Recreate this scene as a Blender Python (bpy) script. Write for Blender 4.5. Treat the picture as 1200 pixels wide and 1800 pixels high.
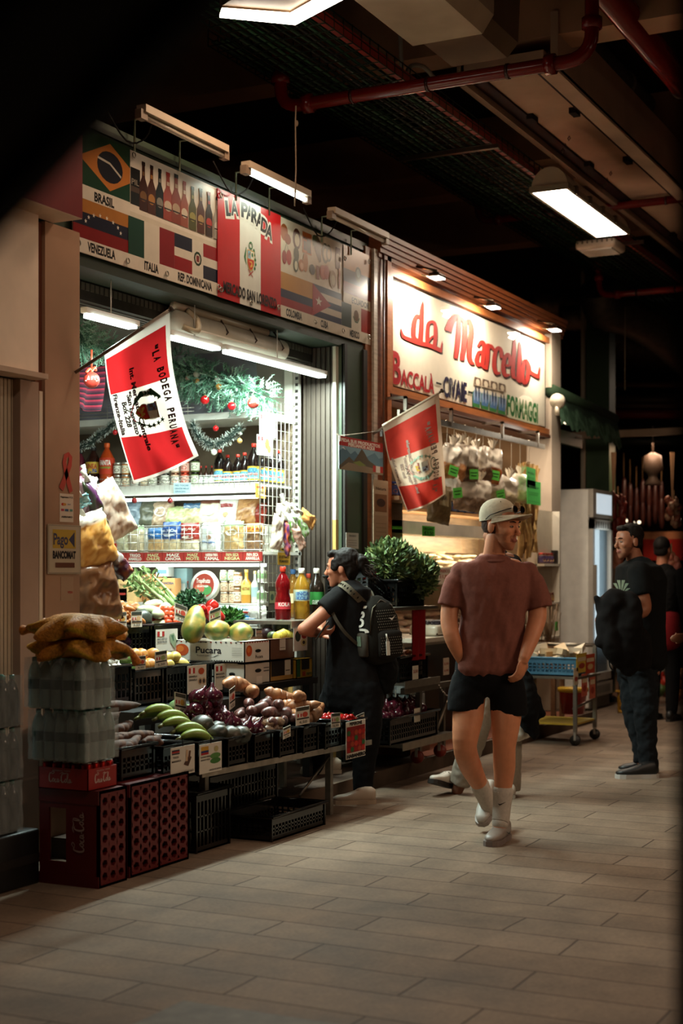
import bpy, math, random
from mathutils import Vector, Matrix, noise, Euler
from mathutils.geometry import tessellate_polygon
R=random.Random(7)
pi=math.pi
# ---------------------------------------------------------------- camera, exposure
F=2600.; XV=1906.; YH=1010.; CH=1.4            # focal length in pixels, vanishing point of the aisle, horizon row, eye height
AN=math.atan((XV-600)/F); ca,sa=math.cos(AN),math.sin(AN)
FW=Vector((ca,sa,0)); RT=Vector((sa,-ca,0)); UP=Vector((0,0,1)); CP=Vector((0,0,CH))
def ray(u,v): return FW+RT*((u-600)/F)+UP*((YH-v)/F)
def od(u,v,d): return CP+ray(u,v)*d
def oy(u,v,Y): r=ray(u,v); return CP+r*(Y/r.y)
def ox(u,v,X): r=ray(u,v); return CP+r*(X/r.x)
def oz(u,v,Z): r=ray(u,v); return CP+r*((Z-CH)/r.z)
sc=bpy.context.scene
for o in list(bpy.data.objects): bpy.data.objects.remove(o)
C=sc.collection
cam=bpy.data.cameras.new('camera'); camo=bpy.data.objects.new('camera',cam); C.objects.link(camo)
cam.sensor_fit='VERTICAL'; cam.sensor_height=36; cam.sensor_width=24; cam.lens=36*F/1800
cam.shift_y=(YH-900)/1800; cam.clip_start=.05; cam.clip_end=200
camo.location=CP; camo.rotation_euler=(pi/2,0,AN-pi/2); sc.camera=camo
cam.dof.use_dof=True; cam.dof.focus_distance=8.3; cam.dof.aperture_fstop=2.2
vs=sc.view_settings; vs.view_transform='Standard'; vs.look='None'; vs.gamma=1; vs.use_curve_mapping=False; vs.exposure=0.0
sc.display_settings.display_device='sRGB'
w=bpy.data.worlds.new('world'); sc.world=w; w.use_nodes=True
w.node_tree.nodes['Background'].inputs[0].default_value=(.55,.30,.20,1); w.node_tree.nodes['Background'].inputs[1].default_value=.02
WARM=(1,.66,.42); COOL=(.80,1,.93); NEUT=(1,.86,.70)
def area(name,loc,sx,sy,power,col,rot=(0,0,0),spread=180):
    l=bpy.data.lights.new(name,'AREA'); l.shape='RECTANGLE'; l.size=sx; l.size_y=sy; l.energy=power; l.color=col; l.spread=math.radians(spread)
    o=bpy.data.objects.new(name,l); C.objects.link(o); o.location=loc; o.rotation_euler=rot; return o
# the big lights: hooded aisle lamps (one in view, the others of the same row out of the frame) and the stalls' own tubes
LP_AISLE=50; LP_STALL=46; LP_SPOT=29; LP_BATTEN=95
# ---------------------------------------------------------------- colour and materials
def hx(h,k=1.):
    if not isinstance(h,str): return tuple(h)
    h=h.lstrip('#'); c=[int(h[i:i+2],16)/255 for i in (0,2,4)]
    return tuple(k*(x/12.92 if x<=.04045 else ((x+.055)/1.055)**2.4) for x in c)
MATS={}
def mat(kind):
    if kind in MATS: return MATS[kind]
    m=bpy.data.materials.new(kind); m.use_nodes=True; nt=m.node_tree; N=nt.nodes; L=nt.links
    b=N['Principled BSDF']; a=N.new('ShaderNodeAttribute'); a.attribute_name='Col'
    P=dict(matte=(.75,0,.3),satin=(.45,0,.5),gloss=(.18,0,.5),cloth=(.92,0,.15),metal=(.35,.9,.5),chrome=(.12,1,.5),rough_metal=(.5,.75,.4),skin=(.52,0,.4),
      paper=(.7,0,.3),leaf=(.5,0,.4),wood=(.45,0,.4),veg=(.4,0,.45),vinyl=(.28,0,.5),hair=(.7,0,.15),rubber=(.6,0,.3),stone=(.8,0,.3),plaster=(.85,0,.2),net=(.6,0,.3),concrete=(.9,0,.2))
    rough,met,spec=P.get(kind,(.6,0,.4))
    b.inputs['Roughness'].default_value=rough; b.inputs['Metallic'].default_value=met; b.inputs['Specular IOR Level'].default_value=spec
    tc=N.new('ShaderNodeTexCoord'); nz=N.new('ShaderNodeTexNoise'); nz.inputs['Detail'].default_value=4
    L.new(tc.outputs['Object'],nz.inputs['Vector'])
    sc_,amt,bump=dict(matte=(8,.12,.05),satin=(10,.1,.03),cloth=(60,.12,.15),metal=(20,.15,.03),rough_metal=(15,.35,.1),skin=(25,.10,.03),leaf=(30,.35,.1),wood=(6,.3,.05),veg=(28,.28,.1),
      plaster=(2.5,.22,.06),concrete=(3,.5,.25),hair=(80,.4,.3),net=(90,.5,.5),stone=(12,.3,.2),paper=(12,.05,.01)).get(kind,(12,.08,.02))
    nz.inputs['Scale'].default_value=sc_
    if kind=='wood':
        mp=N.new('ShaderNodeMapping'); mp.inputs['Scale'].default_value=(1,9,9); L.new(tc.outputs['Object'],mp.inputs['Vector']); L.new(mp.outputs[0],nz.inputs['Vector'])
    mr=N.new('ShaderNodeMapRange'); mr.inputs['From Min'].default_value=.25; mr.inputs['From Max'].default_value=.75
    mr.inputs['To Min'].default_value=1-amt; mr.inputs['To Max'].default_value=1+amt*.7; L.new(nz.outputs[0],mr.inputs[0])
    mx=N.new('ShaderNodeVectorMath'); mx.operation='SCALE'; L.new(a.outputs['Color'],mx.inputs[0]); L.new(mr.outputs[0],mx.inputs['Scale'])
    L.new(mx.outputs[0],b.inputs['Base Color'])
    bp=N.new('ShaderNodeBump'); bp.inputs['Strength'].default_value=bump; bp.inputs['Distance'].default_value=.01; L.new(nz.outputs[0],bp.inputs['Height']); L.new(bp.outputs[0],b.inputs['Normal'])
    if kind=='skin':
        b.inputs['Subsurface Weight'].default_value=.12; b.inputs['Subsurface Radius'].default_value=(.02,.008,.004); b.inputs['Subsurface Scale'].default_value=.5
    if kind in('clear','liquid'):
        b.inputs['Transmission Weight'].default_value=.95 if kind=='clear' else .6; b.inputs['Roughness'].default_value=.06; b.inputs['IOR'].default_value=1.2 if kind=='clear' else 1.33
    if kind in('film','flagcloth','tube_cover'):
        # thin sheet: part see-through / lit from behind
        tr=N.new('ShaderNodeBsdfTransparent') if kind=='film' else N.new('ShaderNodeBsdfTranslucent'); ms=N.new('ShaderNodeMixShader')
        b.inputs['Roughness'].default_value=.15 if kind=='film' else .9
        if kind!='film': L.new(mx.outputs[0],tr.inputs['Color'])
        if kind=='film':
            lw=N.new('ShaderNodeLayerWeight'); lw.inputs[0].default_value=.45; L.new(bp.outputs[0],lw.inputs['Normal'])
            nz.inputs['Scale'].default_value=22; bp.inputs['Strength'].default_value=.9
            r2=N.new('ShaderNodeMapRange'); r2.inputs['To Min'].default_value=.93; r2.inputs['To Max'].default_value=.4; L.new(lw.outputs['Facing'],r2.inputs[0]); L.new(r2.outputs[0],ms.inputs[0])
        else: ms.inputs[0].default_value=.42
        L.new(b.outputs[0],ms.inputs[1]); L.new(tr.outputs[0],ms.inputs[2]); L.new(ms.outputs[0],N['Material Output'].inputs[0])
    MATS[kind]=m; return m
def emis(name,col,st):
    if name in MATS: return MATS[name]
    m=bpy.data.materials.new(name); m.use_nodes=True; b=m.node_tree.nodes['Principled BSDF']
    b.inputs['Base Color'].default_value=(.8,.8,.8,1); b.inputs['Emission Color'].default_value=(*col,1); b.inputs['Emission Strength'].default_value=st
    MATS[name]=m; return m
# ---------------------------------------------------------------- mesh builder
class MB:
    def __init__(s,c='#888888'): s.v=[];s.f=[];s.c=[];s.s=[];s.M=None;s.col=hx(c)
    def add(s,vs,fs,c=None,smooth=False,cols=None):
        n=len(s.v); M=s.M
        s.v+=[(M@Vector(p) if M else Vector(p)) for p in vs]
        cc=hx(c) if c is not None else s.col
        s.c+=list(cols) if cols else [cc]*len(vs)
        s.f+=[tuple(i+n for i in f) for f in fs]; s.s+=[smooth]*len(fs); return s
    def join(s,o,M=None):
        n=len(s.v); s.v+=[(M@p if M else p.copy()) for p in o.v]; s.c+=o.c; s.f+=[tuple(i+n for i in f) for f in o.f]; s.s+=o.s; return s
    def box(s,a,b,c=None):
        x0,y0,z0=[min(a[i],b[i]) for i in range(3)]; x1,y1,z1=[max(a[i],b[i]) for i in range(3)]
        return s.add([(x0,y0,z0),(x1,y0,z0),(x1,y1,z0),(x0,y1,z0),(x0,y0,z1),(x1,y0,z1),(x1,y1,z1),(x0,y1,z1)],
          [(0,3,2,1),(4,5,6,7),(0,1,5,4),(1,2,6,5),(2,3,7,6),(3,0,4,7)],c)
    def rbox(s,a,b,r,c=None,n=3):
        # box with rounded vertical edges and softened rims
        x0,y0,z0=[min(a[i],b[i]) for i in range(3)]; x1,y1,z1=[max(a[i],b[i]) for i in range(3)]
        r=min(r,(x1-x0)/2*.99,(y1-y0)/2*.99,(z1-z0)/2*.99); rings=[]
        for z,ins in [(z0,r)]+[(z0+r-r*math.cos(t*pi/2/n),r-r*math.sin(t*pi/2/n)) for t in range(1,n+1)]+[(z1-r+r*math.sin(t*pi/2/n),r-r*math.cos(t*pi/2/n)) for t in range(0,n+1)]:
            rg=[]
            for (cx,cy,a0) in ((x1-r,y1-r,0),(x0+r,y1-r,pi/2),(x0+r,y0+r,pi),(x1-r,y0+r,3*pi/2)):
                for k in range(n+1):
                    t=a0+k*pi/2/n; rr=max(r-ins,0.0); rg.append((cx+rr*math.cos(t),cy+rr*math.sin(t),z))
            rings.append(rg)
        return s.rings(rings,c,smooth=True)
    def rings(s,rg,c=None,smooth=True,close=True,cap=(True,True),cols=None):
        n=len(rg[0]); vs=[p for r in rg for p in r]; fs=[]
        for i in range(len(rg)-1):
            for j in range(n if close else n-1):
                k=(j+1)%n; fs.append((i*n+j,i*n+k,(i+1)*n+k,(i+1)*n+j))
        if close and cap[0]: fs.append(tuple(range(n))[::-1])
        if close and cap[1]: fs.append(tuple((len(rg)-1)*n+j for j in range(n)))
        return s.add(vs,fs,c,smooth,cols)
    def lathe(s,prof,c=None,n=16,o=(0,0,0),sx=1,sy=1,cols=None):
        rg=[[(o[0]+r*sx*math.cos(2*pi*j/n),o[1]+r*sy*math.sin(2*pi*j/n),o[2]+z) for j in range(n)] for r,z in prof]
        if cols: cols=[hx(x) for x in cols for j in range(n)]
        return s.rings(rg,c,cols=cols)
    def ell(s,o,r,c=None,n=14,m=9,M=None):
        rx,ry,rz=r if hasattr(r,'__len__') else (r,r,r); rg=[]
        for i in range(m+1):
            t=-pi/2+pi*i/m; cr=max(math.cos(t),.02)
            q=[Vector((rx*cr*math.cos(2*pi*j/n),ry*cr*math.sin(2*pi*j/n),rz*math.sin(t))) for j in range(n)]
            rg.append([(M@p if M else p)+Vector(o) for p in q])
        return s.rings(rg,c)
    def tube(s,pts,r,c=None,n=8,closed=False):
        pts=[Vector(p) for p in pts]; rs=r if hasattr(r,'__len__') else [r]*len(pts)
        rg=[];up=None
        for i,p in enumerate(pts):
            a=pts[i-1] if i>0 else (pts[-1] if closed else p); b=pts[(i+1)%len(pts)] if (i<len(pts)-1 or closed) else p
            d=(b-a); d=d.normalized() if d.length>1e-9 else Vector((0,0,1))
            if up is None:
                up=Vector((0,0,1)) if abs(d.z)<.9 else Vector((1,0,0))
            x=d.cross(up).normalized(); y=x.cross(d).normalized(); up=y
            rg.append([p+x*rs[i]*math.cos(2*pi*j/n)+y*rs[i]*math.sin(2*pi*j/n) for j in range(n)])
        if closed: rg.append(rg[0]); return s.rings(rg,c,cap=(False,False))
        return s.rings(rg,c)
    def loft(s,secs,c=None,n=16,p=2.,cap=True,cols=None):
        # secs: (centre, half axis a, half axis b) vectors; superellipse exponent p; ends rounded
        rg=[]
        for o,a,b in secs:
            o,a,b=Vector(o),Vector(a),Vector(b); q=[]
            for j in range(n):
                t=2*pi*j/n; x,y=math.cos(t),math.sin(t); e=2./p
                q.append(o+a*math.copysign(abs(x)**e,x)+b*math.copysign(abs(y)**e,y))
            rg.append(q)
        if cap:
            for end in (0,-1):
                o,a,b=[Vector(k) for k in secs[end]]; nb=Vector(secs[1 if end==0 else -2][0]); d=(o-nb).normalized(); h=min(a.length,b.length)*.5
                base=rg[0] if end==0 else rg[-1]
                e1=[o+d*h*.6+(y-o)*.8 for y in base]; e2=[o+d*h*.95+(y-o)*.42 for y in base]
                rg=[e2,e1]+rg if end==0 else rg+[e1,e2]
        if cols:
            cl=[hx(x) for x in cols]; cl=([cl[0]]*2+cl+[cl[-1]]*2) if cap else cl; cols=[x for x in cl for j in range(n)]
        return s.rings(rg,c,cols=cols)
    def poly(s,pts,c=None):
        pts=[Vector(p) for p in pts]; t=tessellate_polygon([pts]); return s.add(pts,[tuple(x) for x in t],c)
    def prism(s,pts,ext,c=None):
        pts=[Vector(p) for p in pts]; e=Vector(ext); n=len(pts); t=[tuple(x) for x in tessellate_polygon([pts])]
        return s.add(pts+[p+e for p in pts],t+[tuple(i+n for i in x)[::-1] for x in t]+[(i,(i+1)%n,(i+1)%n+n,i+n) for i in range(n)],c)
    def grid(s,fn,nu,nv,c=None,colfn=None,smooth=True,two=0):
        vs=[Vector(fn(i/nu,j/nv)) for j in range(nv+1) for i in range(nu+1)]
        cols=[hx(colfn(i/nu,j/nv)) for j in range(nv+1) for i in range(nu+1)] if colfn else None
        return s.add(vs,[(j*(nu+1)+i,j*(nu+1)+i+1,(j+1)*(nu+1)+i+1,(j+1)*(nu+1)+i) for j in range(nv) for i in range(nu)],c,smooth,cols)
    def mesh(s,name,m,off=None):
        me=bpy.data.meshes.new(name)
        off=off or Vector((0,0,0))
        me.from_pydata([tuple(p-off) for p in s.v],[],s.f)
        at=me.color_attributes.new('Col','FLOAT_COLOR','POINT'); flat=[]
        for c in s.c: flat+=[c[0],c[1],c[2],1]
        at.data.foreach_set('color',flat); me.polygons.foreach_set('use_smooth',s.s)
        me.materials.append(m if not isinstance(m,str) else mat(m)); me.update(); return me
def bbox(mbs):
    vs=[p for m in mbs for p in m.v]; lo=[min(p[i] for p in vs) for i in range(3)]; hi=[max(p[i] for p in vs) for i in range(3)]; return lo,hi
def leafmbs(parts):
    for p in parts:
        if p[1] is not None and p[1].v: yield p[1]
        if len(p)>3 and p[3]: yield from leafmbs(p[3])
def settag(o,label,cat,group):
    o['label']=label; o['category']=cat
    if group: o['group']=group
def link_parts(parent,parts,off):
    for p in parts:
        o=bpy.data.objects.new(p[0],p[1].mesh(p[0],p[2],off)); C.objects.link(o); o.parent=parent
        if len(p)>4 and p[4]: o['label']=p[4]
        if len(p)>3 and p[3]: link_parts(o,p[3],off)
def thing(name,label,cat,parts,M=None,group=None):
    """parts: [(name, MB, material, [subparts], label)].  M None: parts are in world coordinates."""
    if isinstance(parts,tuple): return solo(name,label,cat,parts[0],parts[1],M,group)
    e=bpy.data.objects.new(name,None); C.objects.link(e); e.empty_display_size=.1; off=Vector((0,0,0))
    if M is None:
        lo,hi=bbox(list(leafmbs(parts))); off=Vector(((lo[0]+hi[0])/2,(lo[1]+hi[1])/2,lo[2])); e.location=off
    else: e.matrix_world=M
    settag(e,label,cat,group); link_parts(e,parts,off); return e
def solo(name,label,cat,mb,m,M=None,group=None,kind=None):
    off=Vector((0,0,0))
    if M is None: lo,hi=bbox([mb]); off=Vector(((lo[0]+hi[0])/2,(lo[1]+hi[1])/2,lo[2]))
    o=bpy.data.objects.new(name,mb.mesh(name,m,off)); C.objects.link(o)
    if M is None: o.location=off
    else: o.matrix_world=M
    settag(o,label,cat,group)
    if kind: o['kind']=kind
    return o
def struct(name,mb,m,label=None):
    o=bpy.data.objects.new(name,mb.mesh(name,m)); C.objects.link(o); o['kind']='structure'
    if label: o['label']=label
    return o
def spart(name,mb,m,parent):
    o=bpy.data.objects.new(name,mb.mesh(name,m)); C.objects.link(o); o.parent=parent; return o
def dup(o,M,label=None,group=None):
    c=o.copy(); C.objects.link(c); c.matrix_world=M
    if label: c['label']=label
    if group: c['group']=group
    for ch in list(o.children): sub(ch,c)
    return c
def sub(ch,par):
    d=ch.copy(); C.objects.link(d); d.parent=par
    for g in list(ch.children): sub(g,d)
def TR(loc,rz=0,rx=0,ry=0,s=1):
    S=Matrix.Diagonal((*(s if hasattr(s,'__len__') else (s,s,s)),1))
    return Matrix.Translation(Vector(loc))@Euler((rx,ry,rz)).to_matrix().to_4x4()@S
def remesh(mb,vox,it=2,name='tmp'):
    me=mb.mesh(name,'matte'); o=bpy.data.objects.new(name,me); C.objects.link(o)
    m=o.modifiers.new('r','REMESH'); m.mode='VOXEL'; m.voxel_size=vox
    m=o.modifiers.new('s','SMOOTH'); m.factor=.5; m.iterations=it
    dg=bpy.context.evaluated_depsgraph_get(); dg.update(); e=o.evaluated_get(dg); m2=e.to_mesh()
    r=MB(); r.v=[v.co.copy() for v in m2.vertices]; r.f=[tuple(p.vertices) for p in m2.polygons]; r.s=[True]*len(r.f); r.c=[mb.c[0] if mb.c else (.5,.5,.5)]*len(r.v)
    r.n=[v.normal.copy() for v in m2.vertices]
    e.to_mesh_clear(); bpy.data.objects.remove(o); bpy.data.meshes.remove(me); return r
# ---------------------------------------------------------------- lettering
_tx={}
def glyphs(t,bold=0.,shear=0.):
    k=(t,bold,shear)
    if k in _tx: return _tx[k]
    cu=bpy.data.curves.new('t','FONT'); cu.body=t; cu.offset=bold; cu.shear=shear; cu.resolution_u=3; cu.fill_mode='FRONT' if hasattr(cu,'fill_mode') else 'BOTH'
    o=bpy.data.objects.new('t',cu); C.objects.link(o); dg=bpy.context.evaluated_depsgraph_get(); dg.update()
    me=bpy.data.meshes.new_from_object(o.evaluated_get(dg)); vs=[(v.co.x,v.co.y) for v in me.vertices]; fs=[tuple(p.vertices) for p in me.polygons]
    bpy.data.objects.remove(o); bpy.data.curves.remove(cu); bpy.data.meshes.remove(me)
    _tx[k]=(vs,fs); return _tx[k]
class Sheet:
    """flat print: shapes in (x, y) mapped by fmap(x, y, lift) to 3D"""
    def __init__(s,fmap): s.m=MB(); s.f=fmap; s.l=0
    def z(s): s.l+=1; return .0004+s.l*.00010
    def poly(s,pts,c):
        z=s.z(); p2=[Vector((x,y,0)) for x,y in pts]; t=tessellate_polygon([p2]); s.m.add([s.f(x,y,z) for x,y in pts],[tuple(q) for q in t],c); return s
    def rect(s,x0,y0,x1,y1,c): return s.poly([(x0,y0),(x1,y0),(x1,y1),(x0,y1)],c)
    def ell(s,cx,cy,rx,ry,c,n=16,a0=0,a1=2*pi): return s.poly([(cx+rx*math.cos(a0+(a1-a0)*k/n),cy+ry*math.sin(a0+(a1-a0)*k/n)) for k in range(n+(0 if a1-a0>6.2 else 1))],c)
    def star(s,cx,cy,r,c,ry=None): 
        ry=ry or r; return s.poly([(cx+(r if k%2==0 else r*.4)*math.sin(k*pi/5),cy+(ry if k%2==0 else ry*.4)*math.cos(k*pi/5)) for k in range(10)],c)
    def stroke(s,pts,w,c,closed=False):
        pts=[Vector((x,y)) for x,y in pts]; n=len(pts); ws=w if hasattr(w,'__len__') else [w]*n; Lf=[];Rt=[]
        for i in range(n):
            a=pts[i-1] if (i>0 or closed) else pts[i]; b=pts[(i+1)%n] if (i<n-1 or closed) else pts[i]; d=(b-a)
            d=d.normalized() if d.length>0 else Vector((1,0)); nn=Vector((-d.y,d.x))*ws[i]/2; Lf.append(pts[i]+nn); Rt.append(pts[i]-nn)
        z=s.z(); vs=[s.f(p.x,p.y,z) for p in Lf+Rt]; m=n if closed else n-1
        s.m.add(vs,[(i,(i+1)%n,(i+1)%n+n,i+n) for i in range(m)],c); return s
    def text(s,t,x0,y0,x1,h,c,bold=.012,y1=None,shear=0,ang=None):
        """fit text from (x0,y0) to (x1,y1) baseline, cap height h"""
        vs,fs=glyphs(t,bold,shear)
        if not vs: return s
        lo=min(v[0] for v in vs); hi=max(v[0] for v in vs); y1=y0 if y1 is None else y1
        d=Vector((x1-x0,y1-y0)); kx=d.length/(hi-lo); d.normalize(); nn=Vector((-d.y,d.x)); ky=h/.70; z=s.z()
        s.m.add([s.f(x0+d.x*(a-lo)*kx+nn.x*b*ky,y0+d.y*(a-lo)*kx+nn.y*b*ky,z) for a,b in vs],fs,c); return s
def planeY(Y): return lambda x,z,l: Vector((x,Y-l,z))      # faces the aisle
def planeX(X): return lambda y,z,l: Vector((X-l,-y,z))     # faces the left end; x of the sheet runs towards the aisle
# things right beside the photographer, far out of focus
p=od(1196,900,1.35); 
solo('steel_post','black steel post close to the camera at the right edge, out of focus','post',MB('#060504').box((p.x-.02,p.y-.16,0),(p.x+.04,p.y,5.6)),'matte')
a=od(-60,440,.95); b=od(370,-10,.95); dd=(b-a).normalized(); nrm=FW*.6; up=(FW.cross(dd)); up=up if up.z>0 else -up
q=[a-dd*.3,b+dd*.4,b+dd*.4+up*.5,a-dd*.3+up*.5]
aw=MB('#060504').prism(q,FW*-.2); aw.prism([a-dd*.3-up*.012,b+dd*.4-up*.012,b+dd*.4,a-dd*.3],FW*-.04,'#080605')
solo('awning','black awning corner close above the camera at the upper left, out of focus','awning',aw,'cloth')
# ================================================================ THE SETTING
YF=4.6                                            # plane of the shop fronts
def bu(u,Y=YF): return oy(u,900,Y).x
# floor: long stone slabs laid across the aisle
m=bpy.data.materials.new('stone_slabs'); m.use_nodes=True; nt=m.node_tree; N=nt.nodes; L=nt.links; b=N['Principled BSDF']
tc=N.new('ShaderNodeTexCoord'); mp=N.new('ShaderNodeMapping'); mp.inputs['Rotation'].default_value=(0,0,pi/2); L.new(tc.outputs['Object'],mp.inputs[0])
br=N.new('ShaderNodeTexBrick'); br.offset=.37; br.inputs['Scale'].default_value=1; br.inputs['Brick Width'].default_value=.85; br.inputs['Row Height'].default_value=.25
br.inputs['Mortar Size'].default_value=.0055; br.inputs['Mortar Smooth'].default_value=.6; br.inputs['Color1'].default_value=(.205,.145,.103,1); br.inputs['Color2'].default_value=(.165,.112,.077,1); br.inputs['Mortar'].default_value=(.06,.038,.026,1)
wn=N.new('ShaderNodeTexNoise'); wn.inputs['Scale'].default_value=1.3; wn.inputs['Detail'].default_value=3; L.new(tc.outputs['Object'],wn.inputs[0])
va=N.new('ShaderNodeVectorMath'); va.operation='MULTIPLY_ADD'; va.inputs[1].default_value=(.05,.05,0); L.new(wn.outputs['Color'],va.inputs[0]); L.new(mp.outputs[0],va.inputs[2]); L.new(va.outputs[0],br.inputs['Vector'])
n1=N.new('ShaderNodeTexNoise'); n1.inputs['Scale'].default_value=2.2; n1.inputs['Detail'].default_value=8; n1.inputs['Roughness'].default_value=.65; L.new(tc.outputs['Object'],n1.inputs[0])
n2=N.new('ShaderNodeTexNoise'); n2.inputs['Scale'].default_value=60; n2.inputs['Detail'].default_value=3; L.new(tc.outputs['Object'],n2.inputs[0])
r1=N.new('ShaderNodeMapRange'); r1.inputs['From Min'].default_value=.3; r1.inputs['From Max'].default_value=.7; r1.inputs['To Min'].default_value=.62; r1.inputs['To Max'].default_value=1.25; L.new(n1.outputs[0],r1.inputs[0])
r2=N.new('ShaderNodeMapRange'); r2.inputs['To Min'].default_value=.75; r2.inputs['To Max'].default_value=1.25; L.new(n2.outputs[0],r2.inputs[0])
mu=N.new('ShaderNodeMath'); mu.operation='MULTIPLY'; L.new(r1.outputs[0],mu.inputs[0]); L.new(r2.outputs[0],mu.inputs[1])
sc1=N.new('ShaderNodeVectorMath'); sc1.operation='SCALE'; L.new(br.outputs['Color'],sc1.inputs[0]); L.new(mu.outputs[0],sc1.inputs['Scale']); L.new(sc1.outputs[0],b.inputs['Base Color'])
rr=N.new('ShaderNodeMapRange'); b.inputs['Specular IOR Level'].default_value=.12; rr.inputs['To Min'].default_value=.6; rr.inputs['To Max'].default_value=.9; L.new(n1.outputs[0],rr.inputs[0]); L.new(rr.outputs[0],b.inputs['Roughness'])
ad=N.new('ShaderNodeMath'); ad.operation='MULTIPLY_ADD'; ad.inputs[1].default_value=-.7; L.new(br.outputs['Fac'],ad.inputs[0]); L.new(n1.outputs[0],ad.inputs[2])
bp=N.new('ShaderNodeBump'); bp.inputs['Strength'].default_value=.45; bp.inputs['Distance'].default_value=.012; L.new(ad.outputs[0],bp.inputs['Height']); L.new(bp.outputs[0],b.inputs['Normal'])
MATS['slabs']=m
fl=struct('floor',MB().box((-3,-7,-.1),(45,9,0)),'slabs')
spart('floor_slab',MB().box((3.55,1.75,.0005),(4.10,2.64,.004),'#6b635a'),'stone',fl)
# raised kerb the stalls stand on
kb=MB().box((5.9,4.18,0),(13.6,9,.1),'#4a3a30'); kb.box((5.9,4.15,0),(13.6,4.18,.104),'#5b4a3d')
struct('trim_1',kb,'concrete')
struct('trim_2',MB().box((9.7,4.19,.1),(13.4,4.62,.106),'#7a3d20'),'satin')
# hall shell
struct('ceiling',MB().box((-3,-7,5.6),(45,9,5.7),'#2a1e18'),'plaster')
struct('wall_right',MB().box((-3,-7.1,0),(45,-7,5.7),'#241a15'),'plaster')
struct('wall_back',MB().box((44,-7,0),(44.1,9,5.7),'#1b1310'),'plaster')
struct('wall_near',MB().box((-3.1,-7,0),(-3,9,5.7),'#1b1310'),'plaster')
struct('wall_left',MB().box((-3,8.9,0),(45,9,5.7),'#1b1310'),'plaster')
# cross beams of the hall
cb=MB('#b08a6c')
def beam(u,v,z0,z1,wd,y0=-6.9,y1=8.8,c='#a5795c'):
    x=oz(u,v,z0).x; return MB().box((x,y0,z0),(x+wd,y1,z1),c)
for i,(u,v,z0,h) in enumerate(((250,185,4.95,.6),(1150,255,5.1,.45),(760,345,4.95,.6),(900,428,4.95,.6))):
    struct('trim_%d'%(i+3),beam(u,v,z0,z0+h,.28),'plaster')
# ---- left neighbour shop: fascia, panel, ribbed door
xe=5.925
fa=MB().box((2.0,4.40,3.15),(xe,4.58,4.3),'#7c1517'); struct('wall_left_fascia',fa,'satin')
struct('trim_7',MB().box((2.0,4.402,3.146),(xe-.002,4.578,3.15),'#d8b9a0'),'plaster')
pn=MB().box((2.0,4.54,2.37),(5.76,4.58,3.146),'#f6dfc8'); pn.box((2,4.48,2.345),(5.76,4.6,2.37),'#cbb09b'); struct('wall_left_panel',pn,'plaster')
# ribbed translucent door
rb=MB('#b9a58c')
for k in range(60):
    x=4.0+k*.028; rb.box((x,4.615,.1),(x+.021,4.63,2.34)); 
rb.box((4.0,4.63,.1),(5.68,4.65,2.34),'#8f7d68')
struct('door_1',rb,'satin')
po=MB('#a98e7c').box((5.66,4.57,.0),(5.80,4.7,2.34)); struct('trim_8',po,'plaster')
po=MB('#6b3a28').box((5.80,4.59,.0),(5.85,4.7,3.13)); po.box((5.812,4.575,0),(5.838,4.59,2.3),'#d8c7b0'); struct('trim_9',po,'plaster')
po=MB('#a8846a').box((5.85,4.57,.0),(6.13,4.75,3.14)); struct('trim_10',po,'plaster')
# ---- La Parada: header, shutter box, reveal, green post, inner walls
hd=MB('#31402f').box((5.95,4.615,3.0),(9.6,4.8,3.78)); hd.box((5.95,4.60,2.985),(9.6,4.82,3.035),'#2a3327')
hd.add([(5.95,4.61,3.74),(9.6,4.61,3.74),(9.6,4.85,3.86),(5.95,4.85,3.86)],[(0,1,2,3)],'#5c7d5c'); hd.box((5.95,4.60,3.715),(9.62,4.63,3.74),'#20261d'); hd.box((6,4.8,3.3),(9.6,4.86,3.855),'#4a654a')
struct('wall_header',hd,'satin')
sb=MB('#565048').box((6.0,4.82,2.88),(9.3,5.12,3.1)); 
for k in range(70): sb.box((6.13+k*.043,4.815,2.935),(6.13+k*.043+.03,4.822,2.975),'#8f8778')
for k in range(6): sb.box((6.13,4.86+k*.04,2.872),(9.16,4.885+k*.04,2.88),'#79726a')
struct('trim_11',sb,'metal')
struct('ceiling_stall',MB().box((5.9,4.82,2.98),(9.2,7.0,3.02),'#6e6a63'),'plaster')
struct('wall_stall_left',MB().box((5.85,4.75,0),(5.9,7.0,3.0),'#8c867c'),'plaster')
struct('wall_stall_back',MB().box((5.9,6.95,0),(9.9,7.0,3.0),'#9a958c'),'plaster')
sr=MB('#8e8a82').box((9.16,5.0,0),(9.25,7.0,3.0)); sr.box((9.15,5.0,1.35),(9.16,5.2,2.2),'#c8c4ba'); struct('wall_stall_right',sr,'plaster')
# reveal: folded ribbed shutter leaf, steel guides, yellow and white wall strips
rv=MB('#3a3028')
for k in range(12):
    y=4.66+k*.019; rv.box((9.145-(.012 if k%2 else 0),y,.1),(9.2,y+.017,2.98))
struct('door_2',rv,'satin')
gd=MB('#b9b2a6').box((9.10,4.92,.1),(9.16,4.95,2.98)); gd.box((9.10,4.955,.1),(9.16,5.02,1.78),'#b98f4e'); gd.box((9.10,4.955,1.78),(9.16,5.02,2.98),'#c9c4b6')
gd.box((9.12,4.625,.1),(9.16,4.65,1.78),'#b98f4e'); gd.box((9.12,4.625,1.78),(9.16,4.65,2.98),'#cfc8b8')
struct('trim_12',gd,'satin')
gp=MB('#34402e').box((9.16,4.59,.1),(9.52,4.8,3.0)); gp.box((9.16,4.575,.1),(9.20,4.6,3.0),'#1d1a15'); gp.box((9.46,4.575,.1),(9.52,4.6,3.0),'#231a13'); struct('trim_13',gp,'satin')
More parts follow.
